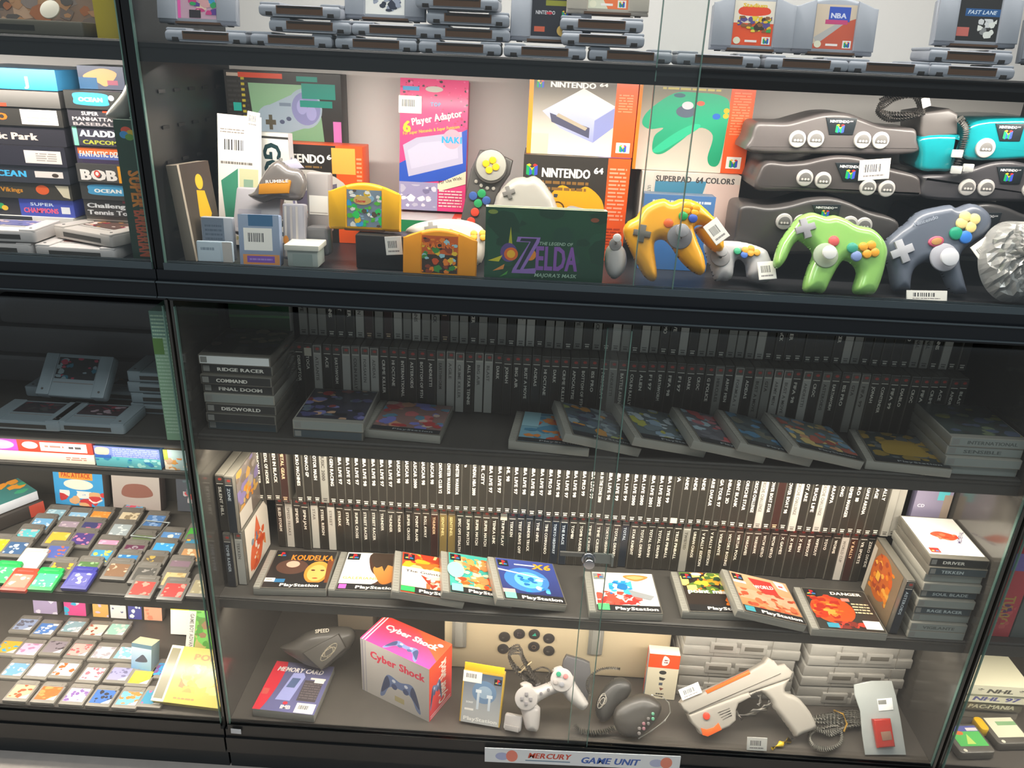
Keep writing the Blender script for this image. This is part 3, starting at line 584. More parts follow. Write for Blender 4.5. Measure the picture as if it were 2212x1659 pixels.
def pal(a, cols, b=()): return [('r', 0, 0, 1, 1, a), ('g', 34, 0, .1, 1, 1, cols, .06, .16), ('r', 0, 0, 1, .12, '#2a2c2e'), ('t', .3, .03, .07, 'PlayStation', '#9aa0a0', {'fit': .6})]+list(b)
lying('disc case with pink and blue cover lying right of the double stack, dim shelf', FT((781, 925), (958, 941), (808, 858), zt), pal('#8a6a64', ['#c86a6a', '#7a7ac0', '#c8b0a0', '#b03c3c', '#5a8aa0', '#c89070']), gd, seed=11)
lying('disc case with orange and light blue cover, first of the overlapping dim row', FT((1098, 951), (1274, 968), (1120, 882), zt), pal('#7fb0c0', ['#d8702c', '#e08a3c', '#c84c2c', '#4a8aa8'], [('r', 0, .5, .25, 1, '#9ccad4')]), gd, seed=12)
sh = [((1222, 943), (1393, 979), (1236, 868), '#4a5a60', ['#8a9aa0', '#c88a2c', '#3c3c50', '#a0a85c', '#5a6a78'], 'disc case with grey and gold cover, second of the overlapping dim row'),
      ((1374, 953), (1545, 983), (1375, 882), '#5a6668', ['#8aa0b0', '#a8a84c', '#b0bcc0', '#6a7a80'], 'disc case with silver figures and yellow title, third of the overlapping dim row'),
      ((1499, 950), (1668, 986), (1494, 882), '#5a5a60', ['#a86a70', '#b84c4c', '#9ab0b8', '#6a6a70'], 'disc case with pink and red cover, fourth of the overlapping dim row'),
      ((1600, 955), (1766, 993), (1588, 885), '#4a5658', ['#4a7a98', '#6a6a5c', '#5a8ab0', '#3c4448'], 'disc case with slate blue cover, fifth of the overlapping dim row'),
      ((1715, 965), (1884, 1003), (1703, 899), '#5f6a66', ['#c0906c', '#a85c4c', '#c8b070', '#6a8aa0', '#9a4a3c'], 'disc case with a line of warm figures, sixth of the overlapping dim row')]
for i, (a, b, c, bg_, cs, lab) in enumerate(sh): lying(lab, FT(a, b, c, zt+.033, 14), pal(bg_, cs), gd, seed=20+i)
lying('disc case with mustard emblem cover, last of the overlapping dim row', FT((1872, 994), (2046, 1012), (1842, 921), zt), pal('#333c3c', ['#a8883c', '#8a7434', '#5a6060'], [('s', [(.2, .3), (.5, .25), (.8, .3), (.7, .7), (.3, .7)], '#a08438')]), gd, seed=30)
p = onZ(2062, 1026, ZD)
stack('pile of cases at the right end of the dim shelf', min(p.x, .726), p.y, ZD, 4, [('', 'g'), ('', 'g'), ('SENSIBLE', 'g'), ('INTERNATIONAL', 'g')], 'right pile, dim shelf', seed=12, w=.13,
      top=[('r', 0, 0, 1, 1, '#4a5450'), ('g', 24, 0, 0, 1, 1, ['#7a8468', '#5a6478', '#8a8a4c', '#4a4a48'], .06, .15)], toplabel='disc case with faded green cover on top of the right dim pile')
# green-topped album sleeves against the left side
carton('game_box', 'tall green and white box with a red disc behind the left pile', 'game box', (MX(-.568, .195, ZD+.0006, UP, 4), .1, .24), .03, '#c9c4ba', w=.112, h=.235, front=[('r', 0, 0, 1, 1, '#cdc6ba'), ('e', .6, .36, .3, .14, '#a8343c'), ('r', 0, .52, 1, 1, '#1f4a24'), ('r', 0, .55, 1, .60, '#3c7a3c'), ('r', 0, .70, 1, .72, '#4a8a4a'), ('e', .6, .84, .2, .05, '#6a5a2c'), ('r', 0, .96, 1, 1, '#b0aaa0')])
# ---------- outlines: an object's own plane, real depth and thickness ----------
class Pl:
    def __init__(s, F): s.M, s.w, s.h = F; s.p0 = s.M.translation.copy(); s.n = s.M.to_3x3() @ Vector((0, 0, 1)); s.inv = s.M.inverted()
    def l(s, u, v, z=0.0): q = s.inv @ onP(u, v, s.p0+s.n*z, s.n); return (q.x, q.y)
    def crop(s, ox, oy, k): s.ox, s.oy, s.k = ox, oy, k; return s
    def c(s, x, y, z=0.0): return s.l(s.ox+x/s.k, s.oy+y/s.k, z)
    def cs(s, pts, z=0.0, lo=None):
        r = [s.c(x, y, z) for x, y in pts]; return r if lo is None else [(a, max(b, lo)) for a, b in r]
def ccw(p):
    a = sum(p[i-1][0]*p[i][1]-p[i][0]*p[i-1][1] for i in range(len(p))); return p if a > 0 else p[::-1]
PL = lambda h, r=.42: mat(h, r, coat=.15)
def button(t, c, r, z0, z1, col, name='button', n=18, lab=None):
    o = M().disc(c[0], c[1], r, z0, z1, min(r*.35, (z1-z0)*.45), n).build(name, PL(col, .3), t)
    if lab: o['label'] = lab
    return o
def dpad(t, c, r, z0, z1, col, rot=0):
    m = M(); a = r*.34; pts = [(-a, -r), (a, -r), (a, -a), (r, -a), (r, a), (a, a), (a, r), (-a, r), (-a, a), (-r, a), (-r, -a), (-a, -a)]
    q, s_ = cos(rd(rot)), sin(rd(rot)); pts = [(c[0]+x*q-y*s_, c[1]+x*s_+y*q) for x, y in pts]
    m.prism(pts, z0, z1, .0007); return m.build('direction_pad', PL(col, .4), t)
def stickpart(t, c, r, top, rt, z0, col='#6f6e72', topc='#9a999c'):
    m = M(); m.disc(c[0], c[1], r, z0-.002, z0+.003, .0022, 26); o = m.build('stick_ring', PL(col, .4), t)
    m = M(); m.tube([(c[0], c[1], z0), (top[0], top[1], z0+.012)], rt*.55, 12); m.disc(top[0], top[1], rt, z0+.011, z0+.016, .0018, 22); m.build('thumb_stick', PL(topc, .35), t)
def tagcard(label, pl, pts, z, group=None, name='price_tag'):
    """small price tag: a thin card with a barcode"""
    P = [pl.c(x, y, z) for x, y in pts]   # bl br tr tl
    bl, br, tr, tl = [Vector((a, b, 0)) for a, b in P]
    ex = (br-bl); w = ex.length; ex.normalize(); ey = Vector((-ex.y, ex.x, 0)); h = abs((tl-bl).dot(ey))
    Mx = pl.M @ (Matrix.Translation((bl.x, bl.y, z)) @ Matrix((ex, ey, Vector((0, 0, 1)))).transposed().to_4x4())
    t = thing(name, label, 'price tag', Mx, group)
    M().rbox(0, w, 0, h, -.0008, 0, .0003).build('card', mat('#efebe2', .4, coat=.3), t)
    art('barcode_print', t, w, h, [('bar', .02, .02, .98, .98), ('l', .15, .12, .85, .3, 1, '#8c8684')], mt=PRM)
    return t
def at(zs, bl, br, lean, ox, oy, k):
    f = FS(bl, br, (bl[0], bl[1]-100), zs, lean); return Pl(f).crop(ox, oy, k)

# ---------- bottom shelf ----------
F = FZ((537, 1547), (672, 1562), (586, 1441), ZB+.022)
carton('memory_card_box', 'flat boxed memory card with a red side stripe and white price label', 'box', F, .020, '#8a8880',
  front=[('r', 0, 0, 1, 1, '#6a6a98', '#585878'), ('s', [(0, 0), (.12, 0), (.22, .5), (.2, 1), (0, 1)], '#d8283c'), ('t', .08, .80, .13, 'MEMORY CARD', '#ece6e0', {'fit': .78, 'shear': .2, 'bold': .04}), ('p', [(.28, .22), (.52, .22), (.60, .72), (.55, .80), (.38, .78)], '#a0a4d8'), ('p', [(.36, .48), (.50, .48), (.54, .68), (.40, .68)], '#56688c'),
         ('r', .62, .24, .93, .66, '#4c4448'), ('l', .64, .28, .92, .62, 7, '#6e6464'), ('r', .70, .68, .95, .72, '#d8d4cc'), ('r', .78, .62, .94, .70, '#e8e2d8'), ('t', .40, .06, .1, '1MB', '#e8e0e0', {'bold': .05}), ('e', .47, .17, .04, .03, '#d83040'), ('bar', .66, .01, .97, .2), ('r', .02, .3, .12, .42, '#d85850')])
F = FS((783, 1489), (927, 1560), (783, 1380), ZB+.0006, 0)
pad_ = lambda a, b, s: [('s', [(a-s, b-s*.9), (a-s*.75, b+s*.3), (a-s*.5, b+s*.62), (a, b+s*.45), (a+s*.5, b+s*.62), (a+s*.75, b+s*.3), (a+s, b-s*.9), (a+s*.8, b-s*.85), (a+s*.45, b-s*.1), (a-s*.45, b-s*.1), (a-s*.8, b-s*.85)], '#6c7ea8'),
    ('s', [(a-s*.95, b-s*.7), (a-s*.78, b+s*.2), (a-s*.6, b+s*.5), (a-s*.5, b), (a-s*.7, b-s*.4)], '#3c4668'), ('s', [(a+s*.95, b-s*.7), (a+s*.78, b+s*.2), (a+s*.6, b+s*.5), (a+s*.5, b), (a+s*.7, b-s*.4)], '#3c4668'), ('e', a-s*.28, b, s*.14, s*.18, '#48547c'), ('e', a+s*.28, b, s*.14, s*.18, '#48547c'), ('e', a-s*.3, b+s*.35, s*.09, s*.1, '#d8dce8'), ('e', a+s*.3, b+s*.35, s*.09, s*.1, '#d8dce8')]
carton('controller_box', 'pink and grey Cyber Shock controller box standing at an angle', 'box', F, .085, '#b9b3ac',
  front=[('r', 0, 0, 1, 1, '#c2bab2'), ('r', .01, 0, .04, 1, '#9a9498'), ('r', .06, 0, .08, 1, '#a8a2a4'), ('t', .14, .72, .19, 'Cyber Shock', '#e03450', {'fit': .80, 'bold': .06})]+pad_(.58, .36, .30)+[('r', .5, .10, .64, .20, '#b8a878')],
  top=[('r', 0, 0, 1, 1, '#f0408c', '#e8402c'), ('p', [(.5, 1), (1, 1), (1, .3)], '#f0502c'), ('r', .02, 0, .035, 1, '#f4e8ec'), ('r', .06, 0, .075, 1, '#f4e8ec'), ('t', .14, .60, .24, 'Cyber Shock', '#f6ecd8', {'fit': .76, 'bold': .06}), ('e', .9, .8, .04, .05, '#f8a0c0')]+pad_(.56, .26, .24),
  right=[('r', 0, 0, 1, 1, '#e83448', '#f0582c'), ('r', .05, .02, .95, .035, '#f4dce0'), ('r', .05, .06, .95, .075, '#f4dce0'), ('t', .72, .1, .26, 'Cyber Shock', '#f4ece0', {'fit': .8, 'rot': 90, 'bold': .05})]+pad_(.30, .45, .26))
F = FS((992, 1557), (1079, 1572), (1011, 1447), ZB+.0076, 18)
t, w, h = carton('cable_box', 'upright PlayStation link cable box with a yellow top flap', 'box', F, .022, '#b89a3c',
  front=[('r', 0, 0, 1, 1, '#c8a030'), ('r', .03, 0, .97, .97, '#c8c8c4', '#46586e'), ('e', .55, .62, .3, .22, '#6a88a8'), ('e', .56, .62, .18, .12, '#9ab0c4'), ('r', .38, .28, .44, .62, '#c8d2da'), ('r', .66, .28, .72, .54, '#c8d2da'), ('r', .34, .6, .48, .66, '#dfe6ea'), ('r', .62, .52, .76, .58, '#dfe6ea'),
     ('t', .12, .38, .05, 'SONY', '#e8e8e4', {'bold': .05}), ('r', .1, .24, .32, .28, '#efece4'), ('t', .08, .05, .10, 'PlayStation', '#f6f3ec', {'fit': .84, 'bold': .06}), ('ps', .86, .85, .07), ('bar', .0, .78, .46, .99)])
m = M(); m.rbox(.001, w-.001, h, h+.016, -.0022, -.001, .0004); m.build('hang_flap', mat('#e8b41c', .4, coat=.2), t)

# arcade stick standing on its edge
pl = Pl(FY((958, 1480), (1435, 1509), (958, 1380), .192, 2)).crop(960, 1320, 4.254); t = thing('arcade_stick', 'large beige arcade stick with black round buttons standing against the back', 'controller', pl.M)
ybase = (ZB+.001-pl.M.translation.z)/cos(rd(2))+.001; x0 = pl.l(958, 1489)[0]; x1 = pl.l(1432, 1517)[0]
BG = mat('#c9b898', .5, bump=.05)
M().rbox(x0, x1, ybase, ybase+.255, -.055, 0, .006, .02).build('stick_housing', BG, t)
for i, (x, y) in enumerate(((552, 232), (688, 205), (826, 208), (960, 247), (540, 342), (822, 322), (960, 360))):
    c = pl.c(x, y); b = M().disc(c[0], c[1], .0128, 0, .004, .0012, 26).build('button', PL('#3a3634', .4), t)
    if i == 2: M().prism([(c[0]-.005, c[1]-.003), (c[0]+.005, c[1]-.003), (c[0]+.002, c[1]+.005)], .0041, .0044).build('button_mark', mat('#3aa88c', .4), b)
    elif i == 1:
        m = M(); m.tube([(c[0]-.004, c[1]-.004, .0042), (c[0]+.004, c[1]-.004, .0042), (c[0]+.004, c[1]+.004, .0042), (c[0]-.004, c[1]+.004, .0042)], .0005, 5, True); m.build('button_mark', mat('#a88898', .4), b)
    elif i == 5: m = M(); m.tube([(c[0]+.0045*cos(a*.4), c[1]+.0045*sin(a*.4), .0042) for a in range(16)], .0005, 5, True); m.build('button_mark', mat('#b89878', .4), b)
    else: art('button_mark', b, .014, .006, [('t', .15, .1, .8, ('L1', '', '', 'R1', 'L2', '', 'R2')[i], '#8a857c')], ox=c[0]-.007, oy=c[1]-.003, oz=.0043)
for (a, b_, c_, d_) in ((70, 150, 205, 320), (1310, 205, 1465, 390)):
    p, q = pl.c(a, d_), pl.c(c_, b_)
    for k in range(3): g = k*.0035; M().rbox(p[0]+g, q[0]-g, p[1]+g, q[1]+.02, .0+k*.004, .004+k*.004, .001, .003).build('clamp_block', PL('#8f8c84'), t)

# PS pad
pl = at(ZB+.0008, (1090, 1588), (1300, 1597), 32, 960, 1320, 4.254); z1 = .030
LG = PL('#b0aba8', .45); t = thing('game_controller', 'light grey controller with four coloured action buttons, tilted against the arcade stick', 'controller', pl.M)
body = ccw(pl.cs([(652, 860), (680, 780), (700, 740), (690, 710), (740, 690), (800, 715), (830, 740), (980, 680), (1000, 640), (990, 575), (1060, 545), (1100, 575), (1180, 640), (1200, 700), (1300, 850), (1320, 900), (1280, 950), (1230, 940), (1130, 860), (1050, 790), (860, 880), (880, 940), (860, 1130), (800, 1145), (740, 1120), (700, 960), (665, 920)]))
inflate(M(), spline(body, 4), 0, z1, .015).build('shell', LG, t)
for (cx, cy) in ((750, 862), (1080, 690)):
    c = pl.c(cx, cy, z1); M().disc(c[0], c[1], .0235, z1-.004, z1+.002, .0018, 30).build('button_plate', LG, t)
c = pl.c(750, 862, z1)
for dx, dy in ((0, .009), (0, -.009), (.009, 0), (-.009, 0)): M().rbox(c[0]+dx-.0035, c[0]+dx+.0035, c[1]+dy-.0035, c[1]+dy+.0035, z1+.002, z1+.0045, .0008).build('direction_key', PL('#8a8688'), t)
for (x, y, co) in ((1050, 632, '#2f8f6c'), (1115, 652, '#c87a78'), (1020, 705, '#a8a09c'), (1080, 728, '#8f8f94')): button(t, pl.c(x, y, z1), .0052, z1+.002, z1+.0055, co, 'action_button')
for x, y in ((888, 815), (955, 780)): button(t, pl.c(x, y, z1), .0032, z1-.001, z1+.0025, '#7c787a', 'select_button')
c = pl.c(840, 745, z1); art('maker_mark', t, .022, .005, [('t', 0, 0, .8, 'SONY', '#8a8584', {'rot': 24})], ox=c[0], oy=c[1], oz=z1+.0003)
F = FS((1086, 1580), (1124, 1588), (1098, 1548), ZB+.0088, 30)
t, w, h = carton('controller_plug', 'small grey plug of the light grey controller on the shelf floor', 'plug', F, .016, '#b4afac', bev=.003, part='plug_body'); M().rbox(w*.1, w*.9, .0, h*.35, 0, .004, .001).build('plug_lip', PL('#a09b98'), t)
# cord bundle
def bundle(name, label, cat, pts, r, col, band=None, z=0, group=None, Mx=None, bandcol='#d8c49a'):
    t = thing(name, label, cat, Mx, group); M().tube(opensp(pts, 7), r, 8).build('cord', PL(col, .5), t)
    if band: M().tube(band, .0022, 7, True).build('rubber_band', PL(bandcol, .5), t)
    return t
pl = at(ZB+.0008, (1100, 1500), (1200, 1508), 12, 960, 1320, 4.254)
pts = []
for k in range(7):
    e = .001+k*.0022
    for (x, y) in ((600, 330), (690, 290+k*6), (720, 380), (800, 520), (880, 640), (840, 680-k*5), (740, 560), (620, 430)): a = pl.c(x+((k*37) % 19)-9, y+((k*23) % 17)-8); pts.append((a[0], a[1], .012+e*.6+.006*((k*7) % 3)))
a, b, c_, d_ = [pl.c(*q) for q in ((880, 640), (930, 570), (970, 500), (900, 470))]
pts += [(a[0], a[1], .02), (b[0], b[1], .022), (c_[0], c_[1], .022), (d_[0], d_[1], .02), (*pl.c(820, 510), .018)]
b0, b1 = pl.c(660, 530), pl.c(795, 425)
bundle('cord_bundle', 'grey-brown cord folded into a bundle with a pale rubber band before the arcade stick', 'cable', pts, .0028, '#6c655c', [(b0[0], b0[1], .015), ((b0[0]+b1[0])/2-.004, (b0[1]+b1[1])/2+.004, .042), (b1[0], b1[1], .018), ((b0[0]+b1[0])/2, (b0[1]+b1[1])/2, .004)], Mx=pl.M)
# dark card, mouse, blister pad
pl = at(ZB+.0008, (1225, 1560), (1300, 1568), 30, 960, 1320, 4.254)
t = thing('memory_card', 'dark grey slab with rounded corners standing behind the light grey controller', 'memory card', pl.M)
M().prism(ccw(pl.cs([(1120, 408), (1270, 450), (1335, 480), (1345, 560), (1310, 900), (1240, 880), (1150, 640), (1080, 520), (1090, 460)])), -.02, 0, .003, 3).build('card_shell', PL('#4c4b4e', .5), t)
pl = at(ZB+.0008, (1290, 1563), (1370, 1568), 42, 960, 1320, 4.254)
t = thing('computer_mouse', 'black mouse with a white looped emblem propped up beside the blister pack', 'mouse', pl.M)
inflate(M(), spline(ccw(pl.cs([(1385, 880), (1430, 750), (1520, 640), (1610, 605), (1700, 650), (1710, 740), (1620, 860), (1510, 990), (1440, 1015), (1395, 960)])), 4), -.004, .022, .028).build('mouse_body', PL('#33322f', .5), t)
c = pl.c(1445, 825, .0222)
m = M()
for (dx, dy, rx, ry, ro) in ((0, 0, .016, .0065, 68), (-.001, -.004, .012, .004, 60), (.003, .002, .010, .007, 75)): m.tube([(p[0], p[1], .0222) for p in ell(c[0]+dx, c[1]+dy, rx, ry, 22, ro)], .0009, 5, True)
m.build('emblem', mat('#e6e0d2', .4), t)
pl = at(ZB+.0008, (1340, 1592), (1440, 1600), 48, 960, 1320, 4.254)
t = thing('blister_pack', 'clear blister pack holding a dark controller, in front of the orange box', 'blister pack', pl.M)
inflate(M(), spline(ccw(pl.cs([(1555, 920), (1640, 820), (1800, 760), (1930, 800), (1990, 900), (1900, 1060), (1780, 1150), (1650, 1150), (1560, 1060)])), 4), -.004, .026, .03).build('dark_controller', PL('#3b3833', .45), t)
for i in range(8): button(t, pl.c(1790+(i % 4)*42, 1080-(i % 4)*45+(i//4)*45, .026), .0035, .02, .0275, ['#6a6460', '#8a5c64', '#5c5854', '#4c8a6c'][i % 4])
o = M(); o.tube([(*pl.c(x, y), .004) for x, y in ((1780, 1175), (1900, 1100), (2020, 1010), (2075, 930), (2060, 840), (2000, 790), (1900, 770))], .0016, 6); o.build('blister_rim', mat('#c9c7bd', .2, coat=.5), t)
p = [pl.c(x, y) for x, y in ((1190, 1040), (1230, 1090), (1350, 1120), (1480, 1105), (1570, 1060))]
o = M().tube(opensp([(*q, .006) for q in p]), .007, 10).build('thick_cord', PL('#7a7668', .5), None); o.matrix_world = pl.M; tag(o, 'thick grey-green cord curling between the grey controller and the blister pack', 'cable')
pl = at(ZB+.0008, (1250, 1545), (1400, 1553), 6, 960, 1320, 4.254)
o = M().tube(opensp([(*pl.c(x, y), .004) for x, y in ((1340, 760), (1310, 680), (1330, 600), (1420, 530), (1520, 512), (1610, 520))]), .0035, 8).build('thin_cord', PL('#5a554c', .5), None); o.matrix_world = pl.M; tag(o, 'dark cord arching from behind the black mouse towards the orange box', 'cable')
# orange and white box
F = FS((1391, 1507), (1447, 1512), (1379, 1376), ZB+.0006, 2)
t, w, h = carton('light_gun_box', 'orange-topped white box with five icons beside the grey consoles', 'box', F, .028, '#e8e0cc', w=.066, h=.120,
   front=[('r', 0, 0, 1, 1, '#e6dcc0'), ('r', 0, .70, 1, 1, '#e8501c'), ('s', [(.45, .76), (.62, .78), (.66, .9), (.5, .97), (.44, .88)], '#f0ece4'), ('l', .5, .8, .62, .9, 2, '#8a3018'), ('e', .5, .60, .12, .045, '#3a3a38'), ('p', [(.4, .5), (.62, .47), (.55, .42), (.42, .43)], '#3c3a38'), ('r', .42, .31, .54, .37, '#5c6470'), ('p', [(.45, .26), (.6, .24), (.5, .19)], '#8a4c3c'), ('l', .36, .08, .62, .15, 1, '#5a564c')],
   left=[('r', 0, 0, 1, 1, '#c8342c'), ('r', .45, 0, 1, 1, '#7a9aa8', '#c0ccd0'), ('p', [(0, 0), (.5, 0), (.2, 1), (0, 1)], '#d83c2c'), ('t', .12, .3, .1, 'BLAZE', '#e8b060', {'rot': 80}), ('g', 12, .45, .1, 1, .95, ['#e8eef0', '#9ab0b8', '#587078'], .03, .08)])
# consoles
CG = mat('#96938c', .5, bump=.04)
def console(label, x, y, z, rz=0, w=.252, d=.165, hh=.054):
    t = thing('game_console', label, 'game console', MX(x, y, z, UP, rz), 'light grey consoles stacked two wide')
    M().rbox(0, w, 0, hh*.45, -d, 0, .003, .003).build('lower_shell', CG, t)
    M().rbox(.002, w-.002, hh*.45, hh, -d, -.003, .003, .003).build('upper_shell', CG, t)
    for a in (.085, .15):
        s_ = M().rbox(a-.028, a+.028, hh*.22, hh*.72, -.004, .0022, .001, .002).build('memory_slot', CG, t)
        M().rbox(a-.020, a+.020, hh*.40, hh*.60, .002, .0026, .0002).build('slot_mouth', mat('#5c5850', .6), s_)
    for a in (.066, .188): M().box(a, a+.0012, 0, hh, -.0005, .0004).build('seam', mat('#7a766e', .6), t)
    return t
for r_, nm in enumerate(('bottom', 'middle', 'top')):
    console(f'light grey disc console, {nm} of the left stack behind the light gun', .365-.004*(r_ == 1), .156, ZB+.0008+r_*.0565, .3)
    console(f'grey disc console, {nm} of the right stack by the bagged red device' if r_ else 'grey disc console, lowest of the right stack by the bagged red device', .622+(.0, .003, .008)[r_], .146, ZB+.0008+r_*.0565, 2.2, w=.225)
t = thing('disc_sleeve', 'thin pale yellow patterned booklet lying on the left console stack', 'booklet', MX(.375, .18, ZB+.1715, 0, 3)); M().rbox(0, .15, 0, .12, 0, .004, .0008).build('booklet_pages', mat('#d8d2c0', .5), t)
art('cover_print', t, .15, .12, [('r', 0, 0, 1, 1, '#d8d4a8'), ('g', 30, 0, 0, 1, 1, ['#c8c070', '#8aa8c8', '#e8e4d0', '#a8a860'], .05, .12)], oz=.0043)
# light gun
pl = at(ZB+.0008, (1500, 1590), (1740, 1603), 38, 1420, 1340, 3.687); GU = mat('#a39d93', .48, bump=.03)
t = thing('light_gun', 'grey toy light gun with orange stripe leaning on the stacked consoles', 'light gun', pl.M)
G1 = [(165, 650), (200, 610), (350, 560), (700, 400), (820, 330), (850, 285), (905, 315), (930, 350), (985, 338), (1050, 405), (1030, 450), (640, 585), (440, 660), (240, 740), (190, 700)]
G2 = [(700, 560), (1035, 440), (1015, 500), (1000, 560), (1095, 600), (1170, 680), (1225, 770), (1240, 850), (1130, 900), (1080, 922), (1050, 880), (960, 760), (905, 690), (880, 630), (800, 570), (700, 610)]
G3 = [(225, 740), (440, 655), (640, 580), (700, 560), (720, 600), (620, 650), (600, 700), (600, 780), (550, 830), (370, 905), (320, 890), (300, 850), (250, 800)]
M().prism(ccw(pl.cs(G1)), -.004, .026, .005, 4).build('barrel', GU, t)
inflate(M(), spline(ccw(pl.cs(G2)), 3), -.002, .024, .010).build('grip', GU, t)
M().prism(ccw(pl.cs(G3)), -.006, .028, .005, 4).build('fore_body', GU, t)
m = M(); m.tube([(*pl.c(x, y), .010) for x, y in ((610, 730), (650, 770), (760, 725), (850, 690), (890, 650))], .0065, 8); m.build('trigger_guard', GU, t)
m = M(); m.tube([(*pl.c(x, y), .010) for x, y in ((800, 590), (812, 640), (790, 672))], .004, 7); m.build('trigger', PL('#9a958c'), t)
OR = mat('#f0641c', .4)
m = M(); m.prism(ccw(pl.cs([(362, 552), (700, 388), (712, 415), (375, 572)])), .018, .0275, .001); m.build('top_stripe', OR, t)
m = M(); m.prism(ccw(pl.cs([(320, 838), (365, 850), (420, 835), (458, 798), (485, 852), (375, 906), (335, 895)])), .020, .0295, .001); m.build('orange_panel', OR, t)
button(t, pl.c(390, 762, .028), .0075, .026, .032, '#e0442c', 'red_button', 22)
for a, b in (((240, 745), (985, 425)),): 
    p, q = pl.c(*a, .027), pl.c(*b, .027); m = M(); m.tube([(*p, .0272), (*q, .0266)], .0009, 5); m.build('seam_line', mat('#7c766c', .6), t)
for k in range(4): p, q = pl.c(455+k*12, 720+k*18), pl.c(545+k*6, 685+k*18); m = M(); m.tube([(*p, .0285), (*q, .0285)], .0009, 5); m.build('groove', mat('#8e887e', .6), t)
tagcard('cream price tag standing on the muzzle end of the light gun', pl, [(200, 640), (358, 575), (335, 495), (178, 550)], .030)
# its cable, plug, tags
pts = []; fl_ = lambda u, v, z=.006: tuple(onZ(u, v, ZB+z))
def crp(x, y, z=.006): return fl_(1420+x/3.687, 1340+y/3.687, z)
for k in range(7):
    s_ = k*14
    for x, y in ((1235, 800+s_*.4), (1400, 770+s_*.9), (1600, 745+s_*1.1), (1640, 830+s_*.3), (1500, 870+s_*.2), (1380, 900+s_*.5), (1260, 905-s_*.4)): pts.append(crp(x, y, .006+.004*((k*5) % 4)))
for k in range(3):
    for x, y in ((1220, 960), (1260, 1020+k*9), (1370, 1045+k*6), (1470, 1000), (1470, 890), (1420, 850+k*8), (1280, 900)): pts.append(crp(x, y, .006+k*.004))
bd = [crp(1420, 745, .012), crp(1490, 770, .03), crp(1520, 850, .032), crp(1500, 910, .014), crp(1470, 890, .002), crp(1440, 800, .002)]
bundle('cable_coil', 'grey cable coil held by a yellow rubber band right of the light gun', 'cable', pts, .0034, '#8c897e', bd, bandcol='#d8a848')
t = thing('video_plug', 'yellow video plug lying at the front edge below the light gun', 'plug', None)
m = M(); m.tube([crp(915, 1022, .005), crp(985, 985, .007), crp(1050, 955, .007)], [.0035, .0065, .006], 12); m.build('plug_grip', PL('#e8c020', .4), t)
m = M(); m.tube([crp(1050, 955, .007), crp(1078, 942, .007)], .0035, 10); m.build('plug_tip', mat('#b8b8b8', .25, 1.0), t)
pl = at(ZB+.001, (1612, 1622), (1657, 1627), 12, 1420, 1340, 3.687)
tagcard('small square cream price tag lying alone at the front of the bottom shelf', pl, [(712, 1040), (872, 1048), (880, 945), (715, 935)], 0)
pl = at(ZB+.0008, (1866, 1632), (1957, 1632), 40, 1420, 1340, 3.687)
t = thing('plastic_bag', 'clear zip bag with a small red device and a white label, far right', 'bag', pl.M)
BAG = mat('#c2c7c3', .18, coat=.6, alpha=.62, bump=.35, nscale=60)
M().prism(ccw(pl.cs([(1560, 510), (1700, 480), (1860, 480), (1895, 600), (1930, 780), (1975, 1070), (1650, 1070), (1625, 900), (1610, 720), (1565, 590)])), 0, .004, .0015).build('bag_film', BAG, t)
M().prism(ccw(pl.cs([(1690, 780), (1830, 775), (1868, 1000), (1730, 1010)])), .004, .016, .004, 4).build('red_device', PL('#a8281c', .3), t)
M().prism(ccw(pl.cs([(1745, 880), (1822, 872), (1838, 940), (1762, 950)])), .016, .0168, .0003).build('device_screen', mat('#8a6a58', .2), t)
M().prism(ccw(pl.cs([(1740, 625), (1858, 615), (1870, 710), (1755, 720)])), .0042, .0055, .0003).build('white_label', mat('#eeeeea', .4), t)
M().prism(ccw(pl.cs([(1745, 635), (1810, 630), (1814, 665), (1750, 668)])), .0056, .0059, .0001).build('label_print', mat('#8c8c86', .4), t)
# dark pieces at the left rear
pl = at(ZB+.0008, (640, 1475), (800, 1490), 35, 500, 1300, 4.424)
t = thing('steering_controller', 'dark grey controller with a looped silver emblem lying behind the memory card box', 'controller', pl.M)
DG = PL('#45413b', .55)
inflate(M(), spline(ccw(pl.cs([(480, 430), (600, 370), (760, 270), (950, 235), (1150, 240), (1200, 330), (1120, 470), (1000, 560), (900, 630), (740, 600), (600, 520)])), 4), -.004, .03, .03).build('controller_body', DG, t)
M().prism(ccw(pl.cs([(720, 470), (1060, 290), (1130, 420), (900, 632)])), .026, .036, .003, 3).build('centre_panel', DG, t)
c = pl.c(930, 480, .037); m = M()
for (rx, ry, ro) in ((.024, .008, 52), (.016, .006, 40), (.012, .008, 62)): m.tube([(p[0], p[1], .0368) for p in ell(c[0], c[1], rx, ry, 22, ro)], .0013, 5, True)
m.build('emblem', mat('#cfc4ae', .4), t)
c = pl.c(800, 300, .03); art('maker_mark', t, .05, .012, [('t', 0, 0, .9, 'SPEED', '#b8b0a0', {'rot': 10, 'bold': .04})], ox=c[0], oy=c[1], oz=.0305)
carton('adapter_box', 'small plain beige box in the rear left corner of the bottom shelf', 'box', (MX(-.425, .30, ZB+.0006, UP), .1, .1), .05, '#8a7c6a', w=.085, h=.120)
carton('adapter_box', 'dark grey block between the looped-emblem controller and the pink box', 'box', (MX(-.335, .195, ZB+.0006, UP, -14), .1, .1), .06, '#4c4740', w=.085, h=.055)
